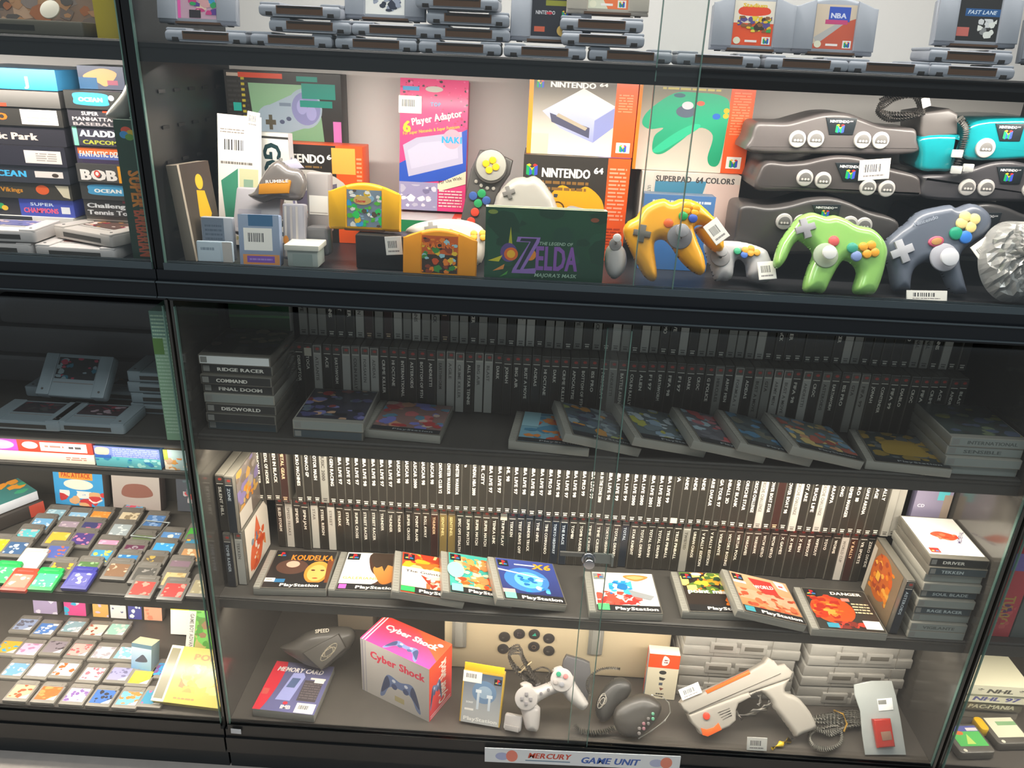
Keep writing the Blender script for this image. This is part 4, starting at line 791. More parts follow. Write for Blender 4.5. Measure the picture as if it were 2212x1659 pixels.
# ---------- upper case: wide cartridges on the top shelf ----------
ZT = -.003
CGR = mat('#a3a6ae', .45, bump=.03); SLOT = mat('#5e4028', .6); SLOTD = mat('#241d18', .7)
def cart_outline(w=.116, h=.075, rise=.014):
    p = [(0, 0), (w, 0), (w, h-rise-.004), (w-.004, h-rise)]
    p += [(w-.004-(w-.008)*i/10, h-rise+rise*sin(pi*i/10)) for i in range(1, 10)] + [(.004, h-rise), (0, h-rise-.004)]
    return p
_cm = {}
def cartridge(label, Mx, col='g', art_ops=None, group=None, seed=1, name='game_cartridge', wt='#cfcfd2'):
    """local x width, y height (y=0 connector edge), z thickness, label side up"""
    t = thing(name, label, 'game cartridge', Mx, group)
    shell = {'g': CGR, 'y': mat('#e0a814', .4), 'o': mat('#f09a14', .4), 'b': mat('#bdb3a4', .5)}[col]; W, H, T = .116, .075, .0185
    if col in _cm:
        for src in _cm[col]: c = src.copy(); S.collection.objects.link(c); c.parent = t
    else:
        m = M(); m.prism(cart_outline(), 0, T-.0028, .0055, 4); a = m.build('shell', shell, t); b = []
        for x0, x1 in ((0.0006, .029), (.087, .1154)):
            o = cart_outline(); 
            top = lambda x: .061+.014*sin(pi*min(max((W-.004-x)/(W-.008), 0), 1))
            pts = [(x0, .004), (x1, .004)] + [(x1-(x1-x0)*i/5, top(x1-(x1-x0)*i/5)-.001) for i in range(6)]
            m = M(); m.prism(pts, T-.0045, T, .0018, 2); b.append(m.build('side_rib', shell, t))
        m = M(); m.box(.025, .091, -.0006, .004, .0038, .0145); c = m.build('connector_slot', SLOT, t)
        m = M(); m.box(.027, .089, -.0010, .001, .0115, .0140); e = m.build('slot_shadow', SLOTD, t)
        n = []
        for x in (.014, .102): m = M(); m.rbox(x-.0045, x+.0045, -.0007, .004, .0012, .0062, .0004); n.append(m.build('corner_notch', SLOTD, t))
        m = M(); m.box(.020, .096, -.0007, .0003, .0008, .0020); n.append(m.build('lower_lip', shell, t))
        _cm[col] = [a, *b, c, e, *n]
    if art_ops: art('label_print', t, .056, .058, art_ops, ox=.030, oy=.006, oz=T-.0026, seed=seed)
    return t
NM = lambda: [('e', .12, .1, .09, .08, '#e8e4c8'), ('r', .32, .07, .62, .12, '#f0e8e0'), ('r', .74, .03, .95, .2, '#f0efe8'), ('n64', .845, .11, .07)]
cx = {0: [442, 627, 810, 993, 1177, 1363, 1553, 1743, 1926, 2100], 1: [668, 846, 1010, 1300, 2096], 2: [648, 1008, 1296], 3: [985]}
g_ = 'grey cartridges lying in a row along the top shelf'
where0 = ['at the left end of the top shelf row', 'second in the bottom row of the top shelf', 'third in the bottom row of the top shelf', 'fourth in the bottom row of the top shelf', 'fifth in the bottom row, left of the beige cartridge', 'sixth in the bottom row, under the glass overlap', 'below the standing orange-labelled cartridge', 'below the standing cartridge with the red court label', 'second last in the bottom row, before the bare wall', 'last in the bottom row at the right']
for lv, xs in cx.items():
    for i, u in enumerate(xs):
        vv = 70+(u-442)*.0545; c = onY(u, vv, .012)
        lab = 'grey wide cartridge lying flat, '+where0[i] if lv == 0 else f"grey wide cartridge lying on level {'two three four'.split()[lv-1]} of the pile " + {668: 'near the left end', 846: 'under the racing-label cartridge', 1010: 'beside the black-label cartridge', 1300: 'under the beige cartridge', 2096: 'at the right end', 648: 'near the left end', 1008: 'beside the black-label cartridge', 1296: 'under the beige cartridge', 985: 'beside the black-label cartridge'}[u]
        cartridge(lab, MX(c.x-.058, .012+.006*(lv > 0)+(.003*((i*7) % 3)), ZT+.0008+lv*.0192, 0, {0: 0}.get(lv, ((i*5) % 3-1)*1.5)), 'g', [('r', 0, 0, 1, 1, '#6a6a70'), ('g', 14, 0, 0, 1, 1, ['#8a5a4a', '#3a5a8a', '#c8c8c0', '#c88a3c'], .08, .2)] if lv == 0 and i % 3 == 1 else None, g_)
def stand(label, u0, u1, zb, y, col, ops, lean=10, seed=1):
    vv = 90+(u0-442)*.0545; a = onY(u0, vv, y)
    return cartridge(label, MX(a.x, y, zb, 90-lean), col, ops, None, seed)
L1 = ZT+.0008+.0192+.0008
stand('cartridge with pink and green cartoon label standing at left end of top shelf', 356, 540, L1+.003, .058, 'g', [('r', 0, 0, 1, 1, '#c8a0b0'), ('r', 0, 0, .08, 1, '#e85aa8'), ('g', 22, .1, .1, 1, 1, ['#2ca05c', '#5a3c8c', '#d8a0a0', '#c83c7c', '#e8c8b0', '#3c9ac8'], .08, .2), ('r', .3, .02, .6, .2, '#2c2428')])
stand('grey cartridge with a white label and red oval, standing above the racing pile', 752, 918, L1+.0195, .056, 'g', [('r', 0, 0, 1, 1, '#f2efe8'), ('e', .5, .72, .46, .18, '#e8501c'), ('t', .12, .68, .14, 'RACING', '#f4e8d8', {'fit': .7}), ('g', 16, .2, .05, .95, .5, ['#5a6078', '#2c3040', '#9aa0b0'], .05, .14)])
stand('grey cartridge with a dark label and gold seal, standing left of the beige one', 1100, 1268, L1+.001, .060, 'g', [('r', 0, 0, 1, 1, '#1c1a24'), ('r', 0, .85, 1, 1, '#7a746c'), ('r', .35, .7, 1, .82, '#8a8a20'), ('t', .1, .5, .12, 'NINTENDO', '#d8d4d8', {'fit': .5}), ('e', .45, .53, .08, .03, '#c82c3c'), ('e', .8, .14, .14, .13, '#d8b45c'), ('r', .08, .1, .35, .22, '#c85a3c'), ('n64', .85, .52, .08)])
stand('yellowed beige cartridge with an orange label standing on a pile', 1216, 1376, L1+.0395, .056, 'b', [('r', 0, 0, 1, 1, '#e8743c'), ('p', [(0, 0), (.5, 0), (.2, .5), (0, .4)], '#d8d8c0'), ('r', .35, .4, 1, 1, '#e8601c')]+NM())
stand('grey cartridge with an orange and yellow monster label, standing upright', 1522, 1692, L1+.001, .050, 'g', [('r', 0, 0, 1, 1, '#e8501c'), ('r', 0, .5, 1, 1, '#f0e4d0'), ('s', [(.12, .7), (.5, .66), (.88, .72), (.8, .86), (.2, .86)], '#e8441c'), ('t', .2, .86, .12, 'Stadium', '#e8c020', {'fit': .6, 'bold': .05}), ('g', 26, .1, .3, .95, .66, ['#e8b820', '#3c9a4a', '#3a2c1c', '#8a5a30', '#e8d040', '#5a4a8a'], .05, .13)]+NM())
stand('grey cartridge with a red basketball court label, right of the orange one', 1692, 1845, L1+.001, .052, 'g', [('r', 0, 0, 1, 1, '#d8c4ac'), ('p', [(0, .1), (.7, .6), (1, .7), (1, 0), (0, 0)], '#c8583c'), ('p', [(0, .25), (.6, .62), (.75, .6), (.1, .1)], '#b8b4b0'), ('r', .32, .62, .85, .95, '#3454b8'), ('r', .25, .56, .8, .66, '#c84478'), ('t', .36, .7, .16, 'NBA', '#d8dcf0', {'fit': .4, 'bold': .05})]+NM())
stand('grey cartridge with a black and blue racing label standing at the right', 1985, 2148, L1+.0195, .050, 'g', [('r', 0, 0, 1, 1, '#221e1c'), ('r', .15, .55, 1, .72, '#20548c'), ('t', .2, .6, .12, 'FAST LANE', '#d8e4f0', {'fit': .7, 'shear': .3}), ('g', 8, .5, .05, .95, .5, ['#d8d8d8', '#8a8a8a', '#e8e8e0'], .06, .15), ('r', .0, .1, .3, .3, '#c8685c')])
stand('grey cartridge partly cut off by the right edge of the view', 2176, 2330, L1+.001, .050, 'g', [('r', 0, 0, 1, 1, '#3c2c4a'), ('g', 10, 0, 0, 1, 1, ['#8a4a8a', '#d8c8d8', '#5a6a9a'], .1, .2)])
# ---------- boxes of the upper case ----------
f0 = ZU+.0006
OG = '#ee5a1c'
def n64head(x=.12, y=.86, s=.085, fit=.55): return [('n64', x, y+.03, .05), ('t', x+.1, y, s, 'NINTENDO', '#f4f2ea', {'fit': fit, 'bold': .06}), ('t', x+.1+fit+.02, y+.02, s*.8, '64', '#f4f2ea', {'fit': .10, 'bold': .06}), ('l', x+.1, y-.06, x+.1+fit, y-.01, 1, '#8a6a3c')]
a = onY(497, 300, .29); b = onY(741, 300, .29)
carton('game_box', 'black console box showing a grey pad on green, beside the left side panel', 'game box', (MX(a.x, .290, f0, UP), 0, 0), .045, '#2a2724', w=b.x-a.x, h=.285,
  front=[('r', 0, 0, 1, 1, '#2e2b27'), ('l', .02, .5, .2, .95, 16, '#3c3a36'), ('r', .02, .965, .12, .985, '#d8c8b8'), ('r', .12, .96, .5, .99, '#e8502c'), ('p', [(.24, .57), (.84, .56), (.82, .74), (.74, .93), (.20, .93)], '#7fae86', '#8fbc94'), ('e', .38, .70, .13, .105, '#a3b8c8'), ('e', .68, .79, .15, .12, '#a3b8c8'), ('p', [(.37, .60), (.70, .68), (.66, .90), (.36, .80)], '#a3b8c8'), ('e', .69, .79, .125, .10, '#8a8fc0'), ('e', .655, .80, .045, .045, '#a3a6d8'), ('e', .735, .765, .045, .045, '#a3a6d8'), ('p', [(.33, .685), (.33, .715), (.36, .715), (.36, .745), (.39, .745), (.39, .715), (.42, .715), (.42, .685), (.39, .685), (.39, .655), (.36, .655), (.36, .685)], '#5c5848'), ('e', .475, .705, .022, .013, '#56607c'), ('e', .535, .725, .022, .013, '#56607c'), ('r', .46, .80, .56, .82, '#7a8ca0'),
    ('r', .64, .80, .92, .84, '#159080'), ('r', .66, .85, .95, .94, '#159080'), ('r', .62, .95, .8, .98, '#159080'), ('r', .06, .76, .13, .81, '#2ab8a8'), ('l', .14, .45, .17, .97, 16, '#c8b838'), ('t', .38, .40, .10, 'SUPER 16 BIT', '#e04a14', {'fit': .5, 'bold': .08}), ('l', .38, .365, .88, .39, 1, '#e0703c'), ('r', .92, .55, .99, .72, '#d87ac0'), ('p', [(.76, .51), (.84, .54), (.80, .50)], '#b8a0d8')])
a = onY(570, 440, .225); b = onY(738, 440, .225); c = onY(655, 312, .225)
carton('game_box', 'black and orange NINTENDO 64 box behind the blister cluster, yellow sticker on corner'.replace('NINTENDO 64 ', ''), 'game box', (MX(a.x, .225, f0, UP), 0, 0), .055, OG, w=onY(786, 440, .225).x-a.x, h=c.z-f0,
  front=[('r', 0, 0, .74, 1, '#2c2723'), ('r', .74, 0, 1, 1, OG), ('e', .45, .50, .42, .25, '#cfcac2'), ('p', [(.3, .5), (.74, .62), (.74, .36), (.36, .34)], '#6a6478'), ('r', .28, .3, .74, .32, '#e8503c'), ('n64', .05, .88, .055), ('t', .13, .82, .12, 'NINTENDO', '#f4f2ea', {'fit': .5, 'bold': .06}), ('t', .65, .86, .07, '64', '#f4f2ea', {'fit': .09, 'bold': .06}), ('l', .13, .76, .6, .80, 1, '#8a6a3c'), ('r', .70, .72, .93, .98, '#f4b04c'), ('l', .94, .3, .99, .9, 14, '#e8a070'), ('r', .78, .30, .88, .44, '#d86a2c')])
# lying green box under the pink one, then the pink adaptor box on top
a = onZ(700, 505, ZU); 
carton('game_box', 'green and orange box lying flat beneath the pink adaptor box', 'game box', (MX(-.31, .175, f0, UP), 0, 0), .125, '#3c8a5c', w=.22, h=.058,
  front=[('r', 0, 0, 1, 1, '#2c8a54'), ('t', .38, .4, .4, 'NINTENDO 64', '#dfe8e0', {'fit': .55, 'bold': .06}), ('g', 10, .6, 0, 1, .5, ['#9ac8a8', '#c8d8cc', '#5aa87c'], .1, .3)],
  top=[('r', 0, 0, 1, 1, '#b8b0ac'), ('r', .72, 0, 1, 1, '#d8502c'), ('r', .4, .8, 1, 1, '#2c2723'), ('r', .76, .1, .96, .3, '#f0b8a0')])
zt_ = f0+.0588
a = onY(862, 449, .245)
F = FY((862, 449), (1004, 456), (853, 208), .245, 8)
t, w, h = carton('adaptor_box', 'tall pink and blue Player Adaptor hang box against the white back', 'box', (MX(a.x, .245, zt_+.004, 82), 0, 0), .030, '#d8407c', w=F[1], h=.225,
  front=[('r', 0, 0, 1, 1, '#e83c80'), ('g', 26, 0, .86, 1, 1, ['#2c1c28', '#f06aa0', '#c82c64', '#5c1c3c'], .01, .035), ('e', .5, .925, .13, .022, '#c8c0b8'), ('r', .04, .91, .28, .94, '#3ca0d8'), ('g', 16, .5, .62, 1, .86, ['#2c1c28', '#c82c64', '#f06aa0'], .01, .03),
    ('p', [(0, .36), (1, .64), (1, .26), (0, .20)], '#2450b8'), ('p', [(.05, .50), (.25, .56), (.92, .62), (.95, .38), (.14, .26)], '#b8b4cc'), ('p', [(.12, .46), (.3, .52), (.85, .56), (.88, .42), (.18, .32)], '#c4c0d6'), ('e', .78, .56, .14, .075, '#e8a8b8'), ('t', .62, .53, .07, 'NAKI', '#28a8e0', {'fit': .3, 'bold': .08}),
    ('t', .04, .60, .12, '6', '#f0d020', {'bold': .08}), ('t', .18, .65, .075, 'Player Adaptor', '#f6e6e0', {'fit': .76, 'rot': 12, 'bold': .06}), ('t', .05, .575, .035, 'For Super Nintendo & Super Famicom', '#f0c840', {'fit': .85, 'rot': 9}),
    ('p', [(.52, .20), (1, .32), (1, .22), (.62, .16)], '#e8e0c0'), ('t', .6, .21, .035, 'For Use With:', '#3c3430', {'fit': .36, 'rot': 14}), ('r', 0, 0, .58, .22, '#9a94b8'), ('g', 12, .02, .02, .56, .2, ['#d8d4e0', '#b8b4c8', '#e8e4ec', '#7a7498'], .03, .09), ('l', .6, .03, .95, .17, 6, '#f0c8c8'), ('bar', -.02, .74, .32, .87), ('t', .45, .80, .04, 'TOP', '#58b8e8')])
# NINTENDO 64 boxes, right of it
a = onY(1124, 508, .19); b = onY(1347, 512, .19); c = onY(1230, 338, .19)
u5h = c.z-f0
carton('game_box', 'black NINTENDO box with yellow and grey pads, below the grey console box'.replace('NINTENDO ', ''), 'game box', (MX(a.x, .19, f0, UP), 0, 0), .105, '#3a3430', w=b.x-a.x, h=u5h,
  front=[('r', 0, 0, .79, 1, '#35302b'), ('r', .79, 0, 1, 1, OG), ('s', [(.22, .5), (.35, .72), (.5, .68), (.62, .72), (.78, .55), (.76, .2), (.3, .2)], '#f0a81c'), ('s', [(.35, .2), (.42, .5), (.55, .52), (.72, .45), (.78, .2), (.6, .05)], '#c0bcc0'), ('g', 1, .3, .6, .34, .64, ['#3c4450'], .05, .06), ('e', .62, .42, .03, .025, '#f0c030'), ('e', .68, .46, .03, .025, '#f0c030'), ('e', .66, .36, .03, .025, '#f0c030'), ('e', .56, .34, .025, .02, '#2c9a58'), ('e', .34, .5, .07, .07, '#5a3c14'), ('e', .34, .5, .055, .055, '#f0b030'), ('l', .16, .66, .62, .78, 2, '#8a6430'), ('n64', .08, .86, .055), ('t', .17, .80, .12, 'NINTENDO', '#f4f2ea', {'fit': .46, 'bold': .06}), ('t', .66, .85, .08, '64', '#f4f2ea', {'fit': .09, 'bold': .06}), ('l', .81, .4, .97, .92, 14, '#f0a080'), ('l', .81, .1, .97, .34, 8, '#b83c14')],
  top=[('r', 0, 0, 1, 1, '#4a4440'), ('g', 24, .05, .1, .95, .9, ['#8a6a3c', '#c85a3c', '#5a5a8a', '#3c3434', '#9a9aa0'], .05, .2), ('r', .7, 0, 1, 1, '#4a3c7a')])
z4 = f0+u5h+.0008
a = onY(1137, 330, .205); b = onY(1366, 330, .205)
carton('game_box', 'orange-edged box with a pale grey expansion unit pictured, standing on the black pad box', 'game box', (MX(a.x, .205, z4, UP), 0, 0), .060, OG, w=b.x-a.x, h=-.033-z4,
  front=[('r', 0, 0, .04, 1, '#f0941c'), ('r', .04, 0, .80, 1, '#e4dccf', '#4c433b'), ('r', .80, 0, 1, 1, OG), ('p', [(.13, .58), (.30, .36), (.62, .18), (.80, .40), (.80, .66), (.48, .88)], '#8e94c0', '#c8cce4'), ('p', [(.30, .72), (.50, .90), (.80, .68), (.62, .50)], '#dcd8d4'), ('p', [(.20, .56), (.22, .44), (.58, .24), (.58, .38)], '#4a4a60'), ('p', [(.26, .52), (.54, .34), (.56, .38), (.28, .56)], '#a89c88'), ('p', [(.62, .18), (.80, .40), (.80, .66), (.62, .48)], '#8288b8'), ('n64', .10, .93, .05), ('t', .19, .90, .10, 'NINTENDO', '#f4f2ea', {'fit': .42, 'bold': .06}), ('t', .64, .93, .06, '64', '#f4f2ea', {'fit': .08, 'bold': .06}), ('r', .04, 0, .2, .28, '#f0d8a8'), ('l', .83, .6, .96, .85, 7, '#f08a5c'), ('r', .84, .06, .97, .20, '#f0ece4'), ('n64', .905, .12, .05)])
# SUPERPAD box with the green pad box on top
a = onY(1368, 560, .215); b = onY(1574, 560, .215); c = onY(1480, 374, .215)
u7 = c.z-f0
carton('game_box', 'white and blue SUPERPAD box beneath the green pad box'.replace('SUPERPAD ', 'gamepad '), 'game box', (MX(a.x, .215, f0, UP), 0, 0), .09, '#cfc6bc', w=b.x-a.x, h=u7,
  front=[('r', 0, 0, 1, 1, '#dccfc4'), ('r', 0, 0, .12, 1, '#e0d8cc'), ('p', [(.14, .9), (.66, .92), (.6, .6), (.14, .55)], '#4a8aa8'), ('e', .42, .62, .2, .13, '#28a0dc'), ('t', .14, .90, .09, 'SUPERPAD  64 COLORS', '#4a4644', {'fit': .8, 'bold': .05}), ('t', .07, .85, .05, 'ULTRA RACER', '#5c5854', {'rot': -90, 'fit': .26}), ('r', .66, .1, 1, .9, '#e4c8bc')])
F = FY((1382, 520), (1533, 524), (1382, 421), .15)
carton('game_box', 'small blue and pink booklet box behind the yellow pad', 'game box', (MX(F[0].translation.x, .15, f0, UP), 0, 0), .030, '#5a6a80', w=F[1], h=onY(1450, 421, .15).z-f0,
  front=[('r', 0, 0, 1, 1, '#3c74b8'), ('r', .0, .6, 1, 1, '#4a78b0'), ('l', .12, .88, .95, .95, 1, '#c8d4e0'), ('r', .05, .74, .5, .86, '#e87a6c'), ('t', .4, .74, .1, 'SUPER', '#48c8f0', {'fit': .4, 'bold': .05})])
a = onY(1364, 366, .235); b = onY(1606, 370, .235)
z6 = f0+u7+.0008
t, w, h = carton('game_box', 'orange-edged box picturing a green three-pronged pad, on the white gamepad box', 'game box', (MX(a.x, .232, z6, UP), 0, 0), .06, OG, w=b.x-a.x, h=-.033-z6,
  front=[('r', 0, 0, .03, 1, '#f0941c'), ('r', .03, 0, .79, 1, '#dcd0c0', '#7c7664'), ('r', .79, 0, 1, 1, OG), ('l', .2, .93, .7, .98, 1, '#c8b860'), ('s', [(.05, .55), (.10, .70), (.3, .90), (.5, .92), (.7, .90), (.79, .8), (.79, .45), (.77, .12), (.70, .08), (.66, .18), (.68, .44), (.55, .52), (.4, .35), (.26, .2), (.17, .22), (.17, .4), (.24, .5), (.12, .48)], '#1c9a6c', '#24b488'), ('s', [(.17, .24), (.24, .22), (.4, .37), (.56, .53), (.5, .56), (.34, .44)], '#2cc090'),
    ('e', .42, .70, .085, .07, '#5a6478'), ('e', .43, .77, .05, .045, '#dcd8e0'), ('e', .54, .80, .035, .028, '#d8604c'), ('e', .69, .66, .035, .035, '#2468c8'), ('e', .77, .73, .025, .03, '#e8b820'), ('e', .77, .67, .025, .03, '#e8b820'), ('e', .35, .88, .05, .025, '#3c6a78'), ('l', .82, .45, .97, .95, 16, '#f08a5c'), ('r', .83, .06, .96, .20, '#f0ece4'), ('n64', .895, .12, .05)])
# long six-button pad leaning on the white back
pl = Pl(FY((1000, 485), (1055, 487), (1030, 330), .17, 10)).crop(820, 180, 3.77)
t = thing('game_controller', 'long dark grey pad with a round yellow-button dial, upright between two boxes', 'controller', pl.M)
PG = PL('#4e4b47', .5)
M().prism(ccw(pl.cs([(815, 540), (960, 545), (975, 572), (1085, 625), (1060, 740), (985, 850), (945, 960), (890, 1160), (880, 1400), (660, 1400), (662, 1100), (695, 950), (712, 850), (742, 700)])), -.020, 0, .004, 3).build('pad_shell', PG, t)
c = pl.c(908, 680); M().disc(c[0], c[1], .0285, 0, .009, .003, 32).build('dial', PG, t)
M().disc(c[0]+.0005, c[1]+.002, .0255, .009, .0105, .001, 32).build('dial_face', PL('#a3a196', .45), t)
for x, y in ((925, 628), (870, 655), (950, 683), (895, 708)): button(t, pl.c(x, y), .0062, .0105, .0135, '#e8b818', 'yellow_button')
for x, y in ((787, 800), (828, 833), (877, 853), (927, 858)): button(t, pl.c(x, y), .0032, 0, .003, '#9c988e', 'mode_button')
for x, y, co in ((762, 917, '#3c5a9c'), (832, 898, '#2c9458'), (870, 955, '#3c5a9c'), (803, 978, '#2c9458'), (777, 1050, '#d8442c'), (745, 1125, '#d8442c')): button(t, pl.c(x, y), .0075, 0, .0035, co, 'round_button')
c = pl.c(825, 580); art('pad_mark', t, .016, .006, [('t', 0, 0, .9, 'asc', '#b8b4ac', {})], ox=c[0], oy=c[1])

# ---------- three-pronged controllers ----------
def tripad(label, pl, outline, z1, col, mid=.0, r=.010, smooth_n=4, back=-.004, m_=None):
    t = thing('game_controller', label, 'controller', pl.M)
    n = pl.n; lo = (ZU+.0015-pl.M.translation.z+abs(min(back, 0))*n.z)/math.sqrt(max(1e-6, 1-n.z*n.z))
    inflate(M(), spline(ccw(pl.cs(outline, 0, lo)), smooth_n), back, z1, .016).build('shell', m_ or PL(col, .35), t)
    return t
ga = 'ZU'
def at2(bl, br, lean, ox, oy, k, y=None):
    return Pl(FY(bl, br, (bl[0], bl[1]-100), y, lean)).crop(ox, oy, k)
# grey pad at the box edge
pl = at2((1060, 440), (1200, 445), 12, 820, 180, 3.77, .150)
t = tripad('light grey three-pronged pad propped on the black pad box, behind the green box', pl, [(935, 1200), (940, 960), (990, 865), (1080, 780), (1170, 762), (1200, 770), (1260, 755), (1330, 800), (1385, 875), (1430, 960), (1460, 1200)], .022, '#a9a59c', back=-.012)
dpad(t, pl.c(1052, 890, .02), .0105, .018, .0245, '#77746f', 20)
# grey pad behind the orange cartridge
pl = at2((900, 560), (1045, 566), 35, 820, 180, 3.77, .088)
t = tripad('light grey three-pronged pad with yellow buttons behind the orange cartridge', pl, [(215, 1230), (300, 1170), (430, 1140), (560, 1128), (700, 1140), (810, 1175), (868, 1240), (870, 1340), (845, 1450), (800, 1540), (740, 1500), (700, 1400), (560, 1340), (400, 1330), (280, 1300)], .026, '#c2bcb2')
dpad(t, pl.c(420, 1185, .024), .0105, .022, .0285, '#7a766f', 10)
button(t, pl.c(578, 1215, .026), .006, .024, .029, '#dc5030', 'start_button')
for x, y in ((768, 1225), (840, 1222), (768, 1255), (845, 1258)): button(t, pl.c(x, y, .026), .0058, .023, .0295, '#f0b020', 'yellow_button')
# silver prong beside the green box
pl = at2((1312, 612), (1350, 614), 15, 1300, 150, 3.385, .012)
t = tripad('single silver prong of a light grey pad standing right of the green box', pl, [(25, 1400), (40, 1340), (80, 1305), (130, 1305), (175, 1350), (190, 1430), (170, 1510), (110, 1568), (60, 1550), (30, 1480)], .030, '#aba8a4', r=.014)
stickpart(t, pl.c(112, 1310, .03), .010, pl.c(118, 1265, .03), .0065, .028, '#8a8784', '#d8d4cf')
# yellow pad
pl = at2((1400, 612), (1530, 618), 22, 1300, 150, 3.385, .030)
YE = mat('#f0a80e', .35, coat=.35)
t = tripad('bright yellow three-pronged pad with coloured buttons, leaning in front of the boxes', pl, [(152, 1180), (185, 1125), (245, 1090), (295, 1020), (380, 972), (450, 960), (500, 985), (560, 962), (640, 966), (720, 1008), (800, 1085), (850, 1130), (800, 1180), (720, 1150), (668, 1170), (690, 1260), (735, 1370), (750, 1470), (715, 1515), (640, 1480), (560, 1400), (500, 1310), (450, 1262), (400, 1262), (378, 1300), (390, 1420), (400, 1520), (370, 1560), (310, 1530), (250, 1430), (190, 1310), (160, 1235)], .028, '', m_=YE)
inflate(M(), spline(ccw(pl.cs([(690, 1160), (790, 1130), (880, 1180), (905, 1280), (890, 1330), (840, 1335), (770, 1280), (710, 1210)])), 4), -.022, .010, .014).build('right_prong', YE, t)
dpad(t, pl.c(295, 1205, .028), .0135, .026, .032, '#5c5850', -8)
stickpart(t, pl.c(572, 1228, .028), .0195, pl.c(582, 1190, .032), .0105, .028)
button(t, pl.c(490, 1127, .028), .0075, .026, .031, '#e8641c', 'start_button', 22)
button(t, pl.c(597, 1076, .028), .0072, .026, .0325, '#1c9a4c', 'green_button', 22)
button(t, pl.c(668, 1094, .028), .0072, .026, .0325, '#3454b0', 'blue_button', 22)
for x, y in ((630, 1003), (692, 1018), (622, 1038), (682, 1052)): button(t, pl.c(x, y, .028), .0062, .026, .032, '#f0a80e', 'yellow_button', 20)
tagcard('white price tag tied to the right prong of the yellow pad', pl, [(838, 1288), (938, 1215), (838, 1072), (742, 1150)], .034)
# light grey pad between
pl = at2((1560, 625), (1660, 630), 30, 1300, 150, 3.385, .068)
t = tripad('light grey three-pronged pad lying between the yellow pad and the green one', pl, [(735, 1290), (790, 1272), (900, 1268), (1000, 1275), (1100, 1300), (1180, 1335), (1208, 1380), (1230, 1450), (1225, 1540), (1180, 1615), (1110, 1600), (1050, 1530), (1035, 1440), (1000, 1400), (962, 1420), (945, 1520), (905, 1600), (860, 1622), (815, 1560), (780, 1450), (750, 1375)], .026, '#b4b2b2')
stickpart(t, pl.c(865, 1372, .026), .016, pl.c(866, 1340, .03), .0095, .026, '#8f8c8c', '#bab8b8')
button(t, pl.c(990, 1330, .026), .006, .024, .029, '#3aa878', 'green_button'); button(t, pl.c(1040, 1357, .026), .006, .024, .029, '#4870c0', 'blue_button')
for x, y in ((1048, 1322), (1090, 1312), (1086, 1346), (1132, 1340)): button(t, pl.c(x, y, .026), .0058, .024, .0295, '#e8a838', 'yellow_button')
tagcard('white price tag on the prong of the light grey pad beside the green one', pl, [(1150, 1540), (1280, 1530), (1245, 1400), (1100, 1412)], .034)
# green translucent pad
pl = at2((1740, 632), (1900, 640), 25, 1580, 180, 3.456, .022)
GR = mat('#9fd672', .18, coat=.6, trans=.18)
t = tripad('translucent lime green three-pronged pad leaning before the dark consoles', pl, [(435, 1100), (470, 1050), (520, 1010), (590, 990), (650, 1005), (700, 1020), (760, 1010), (850, 1040), (930, 1085), (1040, 1110), (1120, 1180), (1160, 1270), (1150, 1360), (1120, 1480), (1075, 1590), (1020, 1650), (930, 1640), (905, 1560), (935, 1440), (900, 1375), (845, 1350), (795, 1400), (740, 1500), (690, 1620), (630, 1655), (545, 1640), (535, 1520), (570, 1400), (605, 1300), (550, 1230), (500, 1205), (455, 1250), (400, 1360), (345, 1410), (312, 1370), (345, 1240), (390, 1160)], .028, '', m_=GR)
for pts in ([(430, 1120), (500, 1050), (600, 1010), (700, 1060), (680, 1200), (620, 1290), (560, 1235), (480, 1200), (440, 1170)],):
    pass
dpad(t, pl.c(572, 1097, .028), .0155, .025, .0315, '#9c9a9e', 20)
stickpart(t, pl.c(725, 1302, .028), .0195, pl.c(738, 1288, .032), .011, .028, '#a8b49a', '#f0eee8')
button(t, pl.c(787, 1193, .028), .0085, .026, .031, '#d8605c', 'start_button', 22)
button(t, pl.c(925, 1246, .028), .0085, .026, .0325, '#3ca088', 'teal_button', 22); button(t, pl.c(955, 1308, .028), .0085, .026, .0325, '#8094c8', 'blue_button', 22)
for x, y in ((1007, 1238), (1068, 1226), (1034, 1292), (1093, 1280)): button(t, pl.c(x, y, .028), .0072, .026, .0325, '#f0a830', 'yellow_button', 20)
# dark blue-grey pad
pl = at2((1920, 640), (2080, 648), 22, 1580, 180, 3.456, .070)
t = tripad('dark blue-grey three-pronged pad with a maker logo, at the right', pl, [(1120, 1190), (1200, 1105), (1270, 1055), (1330, 990), (1400, 955), (1500, 932), (1590, 918), (1640, 940), (1740, 908), (1830, 938), (1890, 1005), (1892, 1090), (1840, 1160), (1740, 1220), (1685, 1270), (1665, 1340), (1690, 1450), (1720, 1560), (1725, 1650), (1680, 1690), (1620, 1650), (1580, 1520), (1540, 1420), (1490, 1360), (1420, 1345), (1345, 1385), (1312, 1450), (1300, 1560), (1280, 1640), (1230, 1680), (1180, 1640), (1165, 1500), (1145, 1380), (1115, 1290)], .028, '#5a616e')
dpad(t, pl.c(1270, 1255, .028), .0185, .026, .032, '#b0b0b6', 25)
c = pl.c(1365, 1070, .028); art('maker_logo', t, .042, .011, [('t', 0, 0, .8, 'Nintendo', '#8c93a0', {'rot': 22, 'bold': .05, 'fit': .95})], ox=c[0], oy=c[1], oz=.0284)
b_ = M().prism(ell(*pl.c(1525, 1182, .028), .0125, .0085, 24, 15), .026, .031, .002, 3).build('start_button', PL('#c0506a', .4), t)
M().prism(ell(*pl.c(1525, 1182, .028), .0085, .0055, 20, 15), .031, .0316, .0002).build('button_face', PL('#b88a50', .4), b_)
